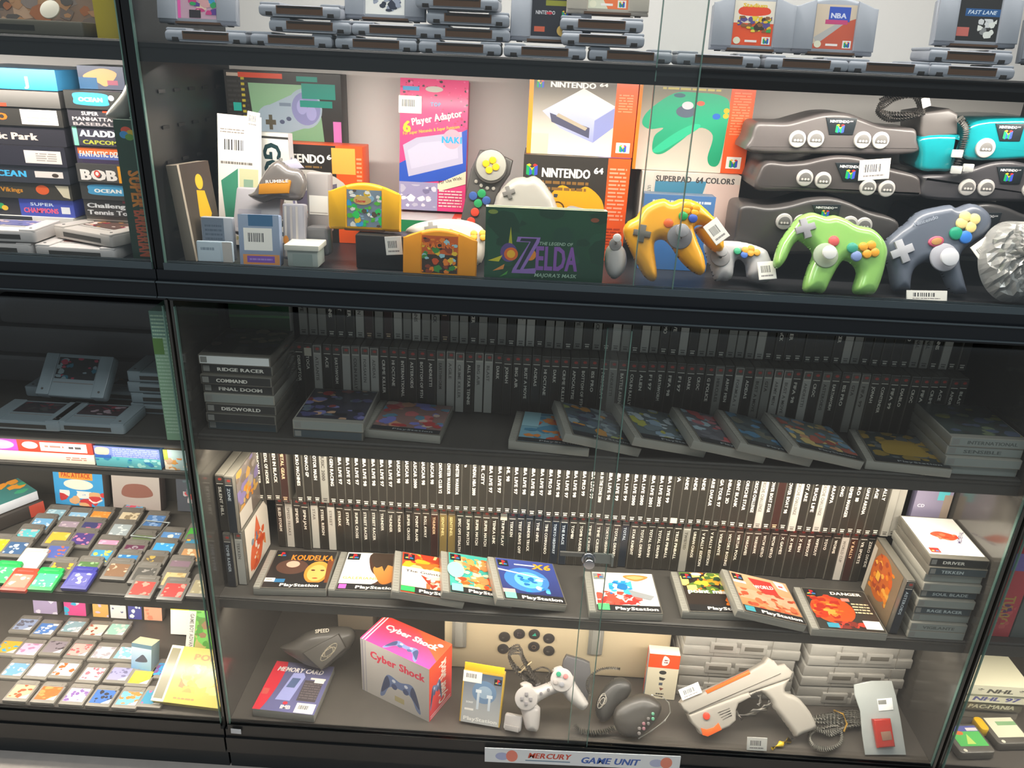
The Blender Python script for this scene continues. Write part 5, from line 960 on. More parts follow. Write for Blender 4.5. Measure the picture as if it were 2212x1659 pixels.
stickpart(t, pl.c(1585, 1300, .028), .0225, pl.c(1600, 1305, .03), .0145, .028, '#a8a8b0', '#dcdce0')
for x, y in ((1740, 998), (1810, 1016), (1715, 1046), (1780, 1076)): button(t, pl.c(x, y, .028), .0092, .026, .0325, '#e8d088', 'yellow_button', 20)
button(t, pl.c(1672, 1122, .028), .0105, .026, .0325, '#1c9470', 'green_button', 20); button(t, pl.c(1742, 1150, .028), .0105, .026, .0325, '#3478cc', 'blue_button', 20)
tagcard('pale blue-white price tag by the right lobe of the dark pad', pl, [(1880, 1362), (1995, 1280), (1960, 1105), (1805, 1210)], .030)
tagcard('white crumpled tag at the front edge under the dark pad', pl, [(1305, 1620), (1610, 1625), (1560, 1565), (1380, 1545)], .040)

# ---------- wide dark consoles ----------
def wide(label, y, pl, outline, ports, plate, col='#4c4a4a', m_=None, depth=.155, pr=.0132, side=None):
    t = thing('game_console', label, 'game console', pl.M)
    mm = m_ or mat(col, .4, coat=.25)
    M().prism(spline(ccw(pl.cs(outline)), 4), -depth, 0, .007, 5).build('console_shell', mm, t)
    for x, y_ in ports:
        c = pl.c(x, y_); p = M().disc(c[0], c[1], pr, -.002, .005, .002, 30).build('port_ring', PL('#b9b6b2', .4), t)
        m = M(); m.prism([(c[0]+.0098*cos(rd(a)), c[1]+.0098*sin(rd(a))-.001) for a in range(-20, 201, 20)], .005, .0056, .0002); m.build('port_socket', PL('#6b6967', .5), p)
        for k in (-1, 0, 1): m = M(); m.disc(c[0]+k*.0048, c[1]-.0015, .0018, .0056, .0062, 0, 10); m.build('port_pin', PL('#c8c4be'), p)
    if plate:
        q = pl.cs(plate); M().prism(ccw(q), -.001, .0018, .0008, 2).build('logo_plate', PL('#20262a', .3), t)
        xs = [a[0] for a in q]; ys = [a[1] for a in q]; W, H = max(xs)-min(xs), max(ys)-min(ys)
        art('logo_print', t, W, H, [('t', .14, .70, .2, 'NINTENDO', '#d8d8d8', {'fit': .62, 'bold': .06}), ('t', .78, .76, .12, '64', '#d8d8d8', {'fit': .1}), ('n64', .5, .36, .25)], ox=min(xs), oy=min(ys), oz=.0022)
    return t
yq = .135
P_ = lambda y: Pl(FY((1700, 500), (1900, 508), (1700, 400), y)).crop(1580, 180, 3.456)
p3 = P_(.120); p2 = P_(.135); p1 = P_(.140)
wide('dark grey console at the bottom of the stack, behind the lime green pad', .12, p3, [(20, 1275), (28, 1150), (50, 990), (75, 925), (150, 912), (280, 930), (430, 912), (600, 868), (760, 862), (900, 900), (1040, 965), (1230, 1020), (1262, 1110), (1255, 1285), (640, 1280)], [(390, 1030), (520, 1038), (880, 1050), (985, 1060)], [(600, 905), (818, 905), (790, 1012), (640, 1012)], '#3f3c3b', depth=.088)
wide('dark grey console in the middle of the stack with a price tag on its logo', .135, p2, [(195, 800), (205, 680), (270, 590), (420, 598), (560, 588), (680, 560), (800, 542), (940, 552), (1080, 590), (1200, 642), (1392, 692), (1420, 780), (1400, 850), (1040, 835), (500, 812)], [(545, 705), (680, 722), (1015, 775), (1155, 785)], [(775, 592), (1000, 592), (1000, 728), (830, 728)], '#45403f')
tagcard('white barcode tag stuck beside the logo of the middle console', p2, [(945, 728), (1175, 712), (1188, 565), (960, 575)], .004)
wide('grey console on top of the left stack with a clear front logo', .14, p1, [(150, 515), (155, 400), (190, 300), (270, 290), (420, 292), (540, 262), (700, 222), (860, 222), (980, 262), (1120, 310), (1300, 332), (1380, 345), (1392, 420), (1360, 528), (760, 528)], [(490, 415), (625, 415), (975, 422), (1110, 425)], [(705, 255), (940, 258), (905, 385), (728, 382)], '#565150', depth=.085)
wide('dark console at the right, under the teal one', .13, p2, [(1432, 740), (1450, 690), (1640, 680), (1800, 640), (1950, 592), (2100, 582), (2250, 612), (2400, 660), (2420, 800), (2380, 880), (2000, 885), (1450, 862)], [(1755, 775), (1895, 778), (2230, 790)], [(1980, 622), (2190, 622), (2150, 748), (2005, 745)], '#3f3d40')
wide('dark console at the bottom right, mostly hidden by the dark pad', .132, P_(.134), [(1560, 1275), (1580, 1020), (1700, 985), (1850, 935), (2000, 905), (2150, 930), (2300, 990), (2450, 1030), (2460, 1275)], [], [(1900, 970), (2115, 970), (2075, 1092), (1935, 1090)], '#3b3a3b')
TL = mat('#0f8a92', .2, coat=.6, trans=.12)
wide('translucent teal console at the right edge', .13, p2, [(1765, 572), (1755, 420), (1790, 310), (1900, 272), (2050, 262), (2250, 262), (2450, 300), (2480, 545), (2300, 560)], [(1890, 482)], [(1970, 302), (2190, 300), (2150, 432), (2000, 430)], m_=TL, pr=.015)
t = thing('power_supply', 'black power brick standing on a teal translucent base, right of the stack', 'power supply', p2.M)
M().prism(spline(ccw(p2.cs([(1425, 650), (1422, 540), (1430, 400), (1690, 385), (1712, 420), (1660, 640), (1550, 660)])), 4), -.09, 0, .008, 5).build('teal_base', TL, t)
M().prism(ccw(p2.cs([(1422, 260), (1430, 222), (1640, 190), (1705, 230), (1700, 385), (1440, 412), (1424, 380)])), -.085, -.004, .004, 3).build('black_brick', PL('#5a5654', .4), t)
pts = []
for k in range(9):
    for x, y in ((1110, 120+k*6), (1200, 85+k*3), (1350, 95), (1400, 160+k*7), (1330, 250-k*4), (1180, 280-k*8), (1090, 220-k*4)): a = p2.c(x+((k*29) % 23)-11, y+((k*31) % 13)); pts.append((a[0], a[1], .004+.004*((k*5) % 4)))
bundle('cable_coil', 'coiled black cables lying on top of the consoles under the top shelf', 'cable', pts, .0024, '#3c3834', Mx=p2.M)
tagcard('small pale tag on the black cable coil', p2, [(1430, 188), (1490, 165), (1512, 98), (1455, 102)], .024)
t = thing('cable_tie', 'light grey strap with metal clips hanging over the teal base', 'strap', p2.M)
m = M(); m.tube(opensp([(*p2.c(x, y), .006) for x, y in ((1690, 260), (1740, 330), (1725, 430), (1700, 520), (1665, 620))]), .006, 8); m.build('strap_band', PL('#6a6864', .6), t)
for x, y in ((1665, 520), (1658, 640), (1745, 625)): c = p2.c(x, y); M().rbox(c[0]-.008, c[0]+.008, c[1]-.006, c[1]+.006, .006, .012, .001).build('metal_clip', mat('#d8d8d4', .3, .4), t)
# crinkled silver bag
pl = at2((2110, 656), (2212, 662), 25, 1580, 180, 3.456, .022)
t = thing('plastic_bag', 'crinkled clear silver bag bundled at the right edge', 'bag', pl.M); rnd = random.Random(4)
m = M(); o2 = spline(ccw(pl.cs([(1885, 1500), (1940, 1300), (2010, 1150), (2140, 1060), (2240, 1080), (2330, 1300), (2320, 1640), (2000, 1650), (1880, 1600)])), 3)
nx, ny = 34, 34; xs = [p[0] for p in o2]; ys = [p[1] for p in o2]; x0, x1_, y0, y1_ = min(xs), max(xs), min(ys), max(ys); cxm, cym = (x0+x1_)/2, (y0+y1_)/2
b0 = len(m.v)
for j in range(12):
    for i in range(48):
        a = 2*pi*i/48; q = j/11; R0 = (x1_-x0)/2*q; R1 = (y1_-y0)/2*q
        m.v.append((cxm+R0*cos(a), cym+R1*sin(a), .045*math.sqrt(max(0, 1-q*q))+rnd.uniform(-.006, .006)*(q < .99)+.002))
for j in range(11):
    for i in range(48): l = (i+1) % 48; m.face((b0+j*48+i, b0+(j+1)*48+i, b0+(j+1)*48+l, b0+j*48+l))
m.build('bag_film', mat('#b9b8b4', .22, coat=.7, alpha=.8, metal=.25), t, False)

# ---------- yellow and orange cartridges, green box, left cluster ----------
F = FY((713, 522), (869, 527), (713, 452), .075, 4)
MB_ = M(); MB_.rbox(-.29, -.172, .052, .098, ZU+.0005, ZU+.0555, .002); o = MB_.build('black_case', PL('#24211f', .35), None); tag(o, 'low black plastic case carrying the yellow cartridge', 'box')
a = onY(713, 522, .072)
cartridge('mustard yellow cartridge with a colourful battle label, standing on a low black case', MX(a.x, .084, ZU+.0575, 84), 'y', [('r', 0, 0, 1, 1, '#7a8a98'), ('g', 40, 0, 0, 1, 1, ['#3ca0d8', '#2cc85c', '#e8c020', '#e8e8e0', '#8ab0c8', '#5a4a3c', '#58b83c'], .05, .15), ('e', .45, .72, .26, .12, '#c8a860'), ('t', .25, .66, .12, 'Snow', '#c8342c', {'bold': .06})], seed=3)
a = onY(870, 592, .016)
cartridge('bright orange cartridge with a jungle racing label, at the front edge', MX(a.x, .026, ZU+.0015, 84), 'o', [('r', 0, 0, 1, 1, '#3c2c1c'), ('r', 0, .5, 1, 1, '#c85a14'), ('g', 36, 0, 0, 1, .95, ['#e8801c', '#c84c14', '#3c8a3c', '#e8c02c', '#8a3c1c', '#9ac8d0', '#2c2418'], .05, .15), ('t', .1, .68, .2, 'RACING', '#e8741c', {'fit': .8, 'bold': .05})], seed=5)
pl = Pl(FY((835, 550), (868, 552), (835, 512), .030)).crop(820, 180, 3.77)
tagcard('white price tag hanging at the left of the orange cartridge', pl, [(55, 1400), (190, 1395), (185, 1245), (50, 1250)], 0)
F = FS((1045, 606), (1300, 616), (1053, 447), ZU+.002, 3)
Z_ = [('r', 0, 0, 1, 1, '#123c24', '#1a4a2c'), ('g', 18, 0, 0, 1, 1, ['#184628', '#133a22', '#1c4c30', '#16402a'], .1, .3), ('p', [(.19, .42), (.21, .75), (.235, .42)], '#a8a81c'), ('e', .20, .40, .07, .13, '#5a4480'), ('e', .22, .38, .058, .09, '#d8641c'), ('e', .22, .38, .035, .055, '#e8b020'), ('p', [(.03, .28), (.15, .36), (.12, .27)], '#c8c028'), ('p', [(.07, .14), (.17, .24), (.16, .17)], '#d8883c'), ('p', [(.13, .06), (.2, .15), (.19, .1)], '#4c9a3c'), ('e', .38, .38, .05, .08, '#d8841c'),
   ('p', [(.26, .55), (.27, .62), (.46, .62), (.45, .55), (.33, .18), (.44, .2), (.43, .12), (.23, .12), (.24, .18), (.37, .55)], '#8a6ab0'), ('p', [(.29, .56), (.30, .60), (.43, .60), (.42, .56), (.30, .17), (.27, .17), (.38, .56)], '#1c2c30'), ('t', .42, .18, .46, 'ELDA', '#8050a0', {'fit': .36, 'bold': .05}), ('t', .45, .52, .06, 'THE LEGEND OF', '#9ab8a0', {'fit': .28, 'shear': .2}), ('t', .42, .08, .07, "MAJORA'S MASK", '#9ab8a0', {'fit': .36, 'shear': .2}), ('e', .06, .94, .04, .03, '#7a8a3c'), ('e', .90, .88, .035, .03, '#8a4a2c')]
carton('game_box', 'dark green ZELDA box standing at the front edge, centre'.replace('ZELDA ', 'adventure game '), 'game box', F, .024, '#9ab08a', front=Z_, top=[('r', 0, 0, 1, 1, '#c8c8b0'), ('r', .02, .2, .98, .8, '#6a7a5c')])
# left: clear case with a yellow charm, tall white packs
F = FY((395, 566), (424, 560), (358, 345), .030, 6)
t, w, h = carton('game_box', 'clear plastic case with a yellow charm inside, by the left side panel', 'game box', (MX(-.560, .030, ZU+.004, 84, 72), 0, 0), .022, '#8a7f70', w=.070, h=.150,
   front=[('r', 0, 0, 1, 1, '#5c5244', '#3c342c'), ('r', .0, 0, .06, 1, '#b8ab98'), ('p', [(.4, .45), (.45, .72), (.7, .70), (.8, .45), (.6, .3)], '#e8b41c'), ('e', .58, .80, .12, .08, '#e8b82c'), ('r', .5, .12, .62, .32, '#d8b030')])
t, w, h = carton('game_box', 'tall white pack with a barcode and a green device picture, leaning at the left', 'game box', (MX(-.558, .135, ZU+.004, 84, 24, 5), 0, 0), .018, '#7a8584', w=.070, h=.215,
   front=[('r', 0, 0, 1, 1, '#efe6da'), ('l', .06, .86, .6, .90, 2, '#8a837c'), ('bar', .02, .66, .85, .86), ('l', .06, .62, .8, .66, 1, '#7a746c'), ('p', [(.06, .5), (.45, .6), (.45, .1), (.2, .08)], '#3c8a6c'), ('r', .48, .02, .92, .60, '#d0cfa4'), ('r', .58, .34, .80, .52, '#8aa890'), ('g', 8, .4, .02, .95, .25, ['#a8c088', '#c8c08c', '#8ab088'], .04, .09)],
   left=[('r', 0, 0, 1, 1, '#5c6c6c'), ('t', .75, .08, .5, 'GAMING', '#2c3434', {'rot': 90, 'fit': .8, 'bold': .05})])
stick(t, .020, .026, x=.045, y=.198, rot=-6)
t, w, h = carton('game_box', 'white pack with black and teal vertical lettering, right of the barcode pack', 'game box', (MX(-.490, .204, ZU+.0006, UP, -10), 0, 0), .016, '#e4e0d8', w=.058, h=.190,
   front=[('r', 0, 0, 1, 1, '#e9e6de'), ('t', .86, .15, .6, 'GOLDEN', '#20302f', {'rot': 90, 'fit': .75, 'bold': .06}) if False else ('t', .18, .92, .24, 'GOLDEN', '#1c3c40', {'rot': -90, 'fit': .85, 'bold': .06}), ('r', 0, .95, 1, .97, '#3c3a38'), ('l', .66, .1, .78, .8, 14, '#9a9690')],
   right=[('r', 0, 0, 1, 1, '#e4e2e4'), ('e', .4, .55, .3, .25, '#7a78a0')])
# blister dome pack
pl = at2((575, 445), (665, 448), 15, 300, 220, 3.95, .100)
t = thing('blister_pack', 'grey domed blister pack with an orange-labelled device, above the clear packs', 'blister pack', pl.M)
inflate(M(), spline(ccw(pl.cs([(940, 800), (1000, 760), (1100, 580), (1200, 500), (1300, 560), (1400, 590), (1440, 700), (1400, 830), (1300, 845), (1180, 830), (1060, 860)])), 4), -.006, .018, .016).build('blister_dome', mat('#6e6864', .25, coat=.6), t)
M().prism(ccw(pl.cs([(1100, 560), (1110, 535), (1330, 478), (1400, 560), (1340, 570)])), -.010, -.004, .001).build('backing_card', PL('#a5a2b4'), t)
M().prism(ccw(pl.cs([(1065, 715), (1320, 680), (1330, 690), (1310, 790), (1060, 800)])), .012, .022, .001).build('device_label', PL('#c88418'), t)
c = pl.c(1080, 700, .022); art('label_print', t, .040, .010, [('t', 0, .1, .7, 'RUMBLE', '#e8e4e0', {'fit': .95, 'rot': 4})], ox=c[0], oy=c[1], oz=.0225)
# clear packs in front
F = FY((520, 577), (605, 580), (540, 465), .028, 8)
carton('blister_pack', 'clear pack with a blue card, white barcode and an orange and purple strip', 'blister pack', (FY((520, 577), (607, 580), (527, 468), .028, 8)), .018, '#8a9ab4', rough=.2, bev=.003,
   front=[('r', 0, 0, 1, 1, '#8390a8', '#9aaac0'), ('r', .25, .78, .85, 1, '#3c6a90'), ('bar', .12, .30, .82, .74), ('r', .08, .02, .98, .22, '#d8904c'), ('r', .18, .06, .86, .19, '#7a4cb0'), ('l', .24, .09, .8, .16, 1, '#a888d0')])
carton('game_cartridge', 'small grey cartridge with an embossed panel, standing in a clear sleeve at the left', 'game cartridge', FY((440, 560), (508, 563), (440, 468), .040, 5), .012, '#a8acb4', bev=.002,
   front=[('r', .03, .3, .72, .98, '#74808f'), ('l', .12, .45, .66, .85, 4, '#5a6676')])
carton('plastic_sleeve', 'pale plastic sleeve with a faint barcode in front of the small grey cartridge', 'sleeve', FY((427, 565), (505, 568), (430, 520), .020, 4), .006, '#b9c8d2', rough=.2, bev=.002,
   front=[('r', .04, .04, .66, .92, '#c3d0d8'), ('l', .12, .5, .5, .78, 1, '#8a98a4'), ('r', .72, .02, .98, .98, '#c0b8b0')])
t, w, h = carton('plastic_box', 'small white lidded box at the front edge left of the yellow cartridge', 'box', (FY((622, 576), (688, 579), (619, 540), .022)), .04, '#a3aba4', bev=.002, front=[('r', .18, .05, .82, .8, '#8f9b94')])
M().rbox(-.003, w+.003, h, h+.009, -.045, .003, .001).build('lid', PL('#d8d6c8', .4), t)
carton('game_console', 'grey handheld slab with clear ribs behind the clear packs', 'handheld', FY((500, 500), (600, 505), (480, 400), .085, 30), .02, '#a8a4a8', bev=.004, front=[('r', .1, .1, .6, .3, '#908c92'), ('r', .1, .4, .6, .5, '#96929a')])
carton('blister_pack', 'clear ribbed blister leaning behind the blue-card pack', 'blister pack', FY((612, 560), (660, 562), (640, 440), .055, 10), .02, '#98969c', rough=.2, bev=.003, front=[('r', .1, .05, .2, .95, '#c0bab4'), ('r', .35, .05, .45, .95, '#b0a8a4'), ('r', .6, .05, .7, .95, '#bcb4ae'), ('e', .15, .35, .12, .08, '#d88a34')])
carton('memory_pack', 'grey upright accessory pack with a white square lid, left of the yellow cartridge', 'accessory', FY((665, 500), (715, 503), (667, 372), .105, 4), .02, '#a09a98', bev=.003, front=[('r', .1, .3, .9, .62, '#eeeae2'), ('r', .12, .32, .88, .34, '#b8b2aa')])
carton('plastic_case', 'small dark grey case under the accessory pack with a bright glint', 'box', FY((662, 552), (712, 553), (665, 490), .070, 4), .03, '#6e6c6c', bev=.005)
carton('game_box', 'green instruction box standing edge on behind the left side panel seam', 'game box', (MX(-.5775, .02, ZU+.0006, UP, 90), 0, 0), .001, '#0c2418', w=.01, h=.01) if False else None
# ---------- left upper case: boxed games in two piles ----------
yb = .10
def zpx(u, v, y=yb): return onY(u, v, y).z
def end_box(label, x0, x1, z0, z1, col, ops, y=yb, d=.19, rz=0, seed=1, cat='game box', group=None):
    return carton('game_box', label, cat, (MX(x0, y, z0+.0003, UP, rz), 0, 0), d, col, w=x1-x0, h=z1-z0-.0006, front=ops, seed=seed, group=group, bev=.0009,
        top=[('r', 0, 0, 1, 1, col)])
gA = 'boxed games piled flat in the left upper case'
T_ = lambda x, y, s, tx, c, **k: ('t', x, y, s, tx, c, k)
A = [('white box at the foot of the far left pile', 483, None, '#e0dcd4', [('r', 0, 0, 1, 1, '#e4e0da'), ('r', 0, 0, .62, 1, '#2c3038'), T_(.45, .25, .5, 'RECO', '#58a8c8', bold=.05)]),
     ('blue box with pink lettering and a white label, far left pile', 466, None, '#3c48a0', [('r', 0, 0, 1, 1, '#23222a'), ('r', .50, 0, 1, 1, '#3a4aa8'), ('r', 0, .35, .26, .75, '#e8442c'), ('e', .33, .5, .03, .18, '#38a05c'), ('e', .36, .4, .03, .15, '#e8b82c'), T_(.6, .62, .26, 'SUPER', '#d8e4f0', fit=.22), T_(.53, .2, .4, 'CHAMPIONS', '#e85a78', fit=.32, bold=.06), ('r', .88, .2, .96, .6, '#e4e4e8')]),
     ('dark box with two orange words and a face, far left pile', 429, None, '#2a2620', [('r', 0, 0, 1, 1, '#37332a'), T_(.12, .4, .38, 'Lost', '#b8701c', fit=.16, bold=.05), T_(.36, .4, .38, 'Vikings', '#c8841c', fit=.2, bold=.05), ('e', .74, .6, .06, .3, '#d85a24'), ('p', [(.86, .9), (.98, .9), (.98, .1), (.92, .2)], '#cfc4a8')]),
     ('dark box with glowing blue lettering and a white label, far left pile', 394, None, '#2a2c33', [('r', 0, 0, 1, 1, '#34353d'), T_(.0, .35, .5, 'STAR OCEAN', '#4ab8e8', fit=.62, bold=.08), ('r', .70, .35, .95, .72, '#e8dcd4'), ('e', .88, .5, .03, .12, '#4a3c34')]),
     ('black box with a tiny pink word and a large white label, far left pile', 357, None, '#26242a', [('r', 0, 0, 1, 1, '#2f2c36'), T_(.28, .45, .3, 'Tiny', '#e0b8ac', bold=.05), ('r', .64, .15, .96, .8, '#eadfd8'), ('l', .74, .25, .92, .7, 4, '#b0a49c')]),
     ('black box with jagged pale JURASSIC lettering, far left pile'.replace('JURASSIC ', ''), 314, None, '#26242a', [('r', 0, 0, 1, 1, '#302d34'), T_(.14, .3, .5, 'Jurassic Park', '#e0c8bc', fit=.62, bold=.08)]),
     ('black box with orange flame title and a white label, far left pile', 272, None, '#2c2a28', [('r', 0, 0, 1, 1, '#35322e'), ('r', 0, .0, .2, .85, '#e8402c'), T_(.05, .3, .5, 'INFERNO', '#f0701c', fit=.48, bold=.1), ('r', .65, .1, .96, .9, '#eadfd8'), ('l', .7, .2, .9, .75, 3, '#b8aca4')]),
     ('grey-black box with a red line at its foot, far left pile', 231, None, '#3c3a38', [('r', 0, 0, 1, 1, '#34343a'), ('r', .5, 0, 1, 1, '#55524e', '#7a7672'), ('r', 0, 0, .55, .2, '#e8442c'), ('r', .4, .3, .5, .9, '#e8483c')]),
     ('blue box with orange letters and a white J, on top of the far left pile', 193, None, '#2a7098', [('r', 0, 0, 1, 1, '#2a78a8', '#4a90b8'), ('r', 0, .25, .38, .6, '#e8944c'), ('r', 0, .6, .08, .95, '#e89a50'), T_(.74, .2, .62, 'J', '#f4f0ec', bold=.1), ('r', .34, 0, 0, .2, '#5a4858')])]
B = [('dark box with yellow brush letters under the near left pile', 497, None, '#2c2a24', [('r', 0, 0, 1, 1, '#3c3a30'), T_(.25, .2, .6, 'Pam', '#e8b82c', fit=.4, bold=.06), ('r', .85, .3, .95, .8, '#f0ece4')]),
     ('grey box with crushed edges, near left pile', 481, None, '#6a645c', [('r', 0, 0, 1, 1, '#5c564e'), ('r', 0, .3, 1, .5, '#b8b0a4')]),
     ('dark box with two rows of white brush lettering, near left pile', 467, None, '#3a3634', [('r', 0, 0, 1, 1, '#3a3634'), T_(.05, .52, .38, 'Challenger', '#dcdcdc', fit=.9, bold=.06), T_(.05, .1, .38, 'Tennis Tour', '#dcdcdc', fit=.9, bold=.06), ('r', .72, .85, .9, 1, '#8a2430')]),
     ('dark box with a second blue oval OCEAN sign, near left pile'.replace('OCEAN ', ''), 431, None, '#34322f', [('r', 0, 0, 1, 1, '#3b3936'), ('s', [(.2, .3), (.8, .28), (.86, .55), (.8, .85), (.2, .85), (.14, .55)], '#4a9ac4'), T_(.24, .42, .3, 'OCEAN', '#f0f0ec', fit=.5, bold=.08), ('p', [(.88, .6), (1, .8), (.96, .3)], '#78b8e0')]),
     ('white BOB box with an orange end, near left pile'.replace('BOB ', ''), 393, None, '#4a4844', [('r', 0, 0, 1, 1, '#4c4844'), T_(.04, .12, .82, 'BOB', '#f2e8e0', fit=.66, bold=.1), ('e', .36, .48, .055, .2, '#e04a3c'), ('e', .36, .48, .03, .11, '#f2e8e0'), ('r', .74, .0, 1, .95, '#f0a01c'), ('p', [(.8, .3), (.95, .5), (.98, .9), (.85, .7)], '#5a4418')]),
     ('box with an orange and blue gradient title, near left pile', 354, None, '#37304a', [('r', 0, 0, 1, 1, '#453c4e'), ('r', .04, .55, .92, .92, '#e0682c'), ('r', .04, .25, .92, .55, '#5a6ab0'), T_(.06, .4, .45, 'FANTASTIC DIZZY', '#f0e0d0', fit=.84, bold=.05), ('r', .1, .05, .82, .2, '#40304e')]),
     ('box with white ALADDIN title, CAPCOM below and mint green ends'.replace('ALADDIN ', '').replace('CAPCOM ', 'a second word '), 316, None, '#34303a', [('r', 0, 0, 1, 1, '#3c3844'), ('r', .02, 0, .10, 1, '#8adcb8'), ('r', .84, 0, 1, 1, '#a8e0c8'), T_(.14, .50, .46, 'ALADDIN', '#faf6f0', fit=.80, bold=.1), T_(.17, .10, .3, 'CAPCOM', '#b8b848', fit=.62, bold=.08)]),
     ('black box with two rows of silver block lettering, near left pile', 274, None, '#2c2a2e', [('r', 0, 0, 1, 1, '#38353a'), T_(.24, .66, .3, 'SUPER', '#c8c0c0', fit=.3, bold=.06), T_(.06, .34, .3, 'MANHATTAN', '#b8b0b0', fit=.8, bold=.06), T_(.06, .06, .26, 'BASEBALL', '#a8a0a0', fit=.8, bold=.06), ('r', .62, .84, .86, .96, '#e8502c')]),
     ('black box with a blue oval sign and worn edges, near left pile', 236, None, '#2a2a2c', [('r', 0, 0, 1, 1, '#33322f'), ('s', [(.2, .25), (.72, .22), (.76, .5), (.72, .86), (.2, .88), (.16, .55)], '#3c98cc'), T_(.24, .42, .32, 'OCEAN', '#f4f0e8', fit=.42, bold=.08), ('e', .82, .66, .05, .15, '#d8dcdc')])]
for L, x0, x1, xr in ((A, -.96, -.764, .0011), (B, -.752, -.664, .0)):
    zb = None
    for i, (lab, yb_px, _, col, ops) in enumerate(L):
        ux = 50 if L is A else 210
        z0 = max(zpx(ux, yb_px+1), ZU+.001+.018) if zb is None else zb; nxt = L[i+1][1] if i+1 < len(L) else (147 if L is A else 196)
        z1 = zpx(ux, nxt+1)
        if zb is None and z0 > ZU+.03: z0 = ZU+.001
        end_box(lab, x0-(.004 if L is B else 0), x1-.0016*(8-i)*(1 if L is A else 0), z0 if i else ZU+.001, z1, col, ops, seed=i+1, group=gA, y=yb+.002*((i*3) % 4)); zb = z1
    ztop = zb
zt = zpx(150, 194, .12)
end_box('small dark blue and brown box lying askew on top of the near left pile', -.745, -.675, ztop+.0006, ztop+.036, '#3a4450', [('r', 0, 0, 1, 1, '#44485a'), ('s', [(.1, .55), (.5, .9), (.85, .7), (.6, .15), (.4, .3)], '#b88858'), ('r', .62, .2, .85, .4, '#8a4858'), ('r', 0, 0, .4, .5, '#2c5478')], y=.13, d=.10, rz=8)
# flat light cartridges at the front and the one lying across
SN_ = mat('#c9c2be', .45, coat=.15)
def slab(label, Mx, lab_ops, group=None, w=.132, h=.084, T=.019, m_=None):
    t = thing('game_cartridge', label, 'game cartridge', Mx, group); mm = m_ or SN_
    M().rbox(0, w, 0, h, 0, T, .003, .006).build('shell', mm, t)
    for x0, x1 in ((.001, .026), (w-.026, w-.001)): M().rbox(x0, x1, .001, h-.001, T-.003, T+.002, .0018).build('side_rib', mm, t)
    M().box(.024, w-.024, -.0006, .003, .005, .0125).build('connector_slot', mat('#3a3630', .6), t)
    M().box(.028, w-.028, .026, .0275, T-.0002, T+.0006).build('groove_line', mat('#8c8682', .5), t)
    for x in (.012, w-.012): M().disc(x, .012, .0022, T+.001, T+.0026, 0, 12).build('screw', mat('#5c5854', .5), t)
    if lab_ops: art('label_print', t, w-.056, h-.042, lab_ops, ox=.028, oy=.034, oz=T+.0006)
    return t
gs = 'pale cartridges lying at the front of the left upper case'
SNL = lambda *c: [('r', 0, 0, 1, 1, c[0]), ('g', 16, 0, 0, 1, 1, list(c[1:]), .08, .22)]
z0 = ZU+.001
slab('pale flat cartridge at the far left front of the upper case', MX(-.935, .018, z0, 0, 0), SNL('#b89888', '#a83c2c', '#e8d8c0', '#5a4a78'), gs)
slab('pale flat cartridge with a red label corner, front left of the upper case', MX(-.798, .016, z0, 0, -1), SNL('#8a4a3c', '#e0a898', '#3c4c9a', '#d8d0c8'), gs)
slab('pale flat cartridge with a blue and pink label, right beside the green box', MX(-.661, .016, z0, 0, 0), SNL('#5a7ab0', '#d8a0a8', '#4aa088', '#e8e0d8'), gs, w=.0) if False else slab('pale flat cartridge with a blue and pink label, right beside the green box', MX(-.6625-.132+.132, .012, z0, 0, 0), SNL('#5a7ab0', '#d8a0a8', '#4aa088', '#e8e0d8'), gs, w=.050) if False else None
slab('pale flat cartridge with a dim blue label under the slanted one', MX(-.925, .012, z0+.0222, 0, 2), SNL('#6a6a98', '#c8b0b0', '#3c4c78'), gs, h=.080)
slab('grey cartridge lying slanted across the pale ones, slot facing forward', MX(-.790, .024, z0+.0222, 0, -22), SNL('#5a4038', '#8a2438', '#c88a4c', '#d8c0b8', '#4c4a44'), None, m_=mat('#b5aca4', .45, coat=.15))
# tall green box edge and the blister
Fg = (MX(-.6425, .024, ZU+.001, UP), 0, 0)
carton('game_box', 'tall dark green boxed game standing edge on by the divider, orange vertical title', 'game box', Fg, .17, '#11301f', w=.040, h=.216,
   front=[('r', 0, 0, 1, 1, '#143220', '#1a3a28'), ('e', .45, .93, .2, .025, '#c8482c'), ('e', .62, .91, .17, .025, '#b89a1c'), ('e', .35, .90, .17, .025, '#2c80b8'), ('e', .55, .885, .17, .022, '#5a8a2c'), ('t', .30, .66, .13, 'SUPER', '#c87a1c', {'rot': -90, 'fit': .26, 'bold': .08}), ('t', .30, .38, .13, 'BARBARIAN', '#b8502c', {'rot': -90, 'fit': .34, 'bold': .08}), ('l', .55, .04, .75, .6, 22, '#a8602c')])
t = thing('blister_pack', 'grey crinkled blister sleeve leaning above the dark green box', 'blister pack', MX(-.662, .045, ZU+.219, 82, 12, 14))
inflate(M(), spline([(0, 0), (.03, .002), (.036, .03), (.046, .075), (.030, .088), (.018, .04)]), 0, .016, .012, .0025).build('sleeve', mat('#7c7a72', .3, coat=.4, bump=.4, nscale=80), t)
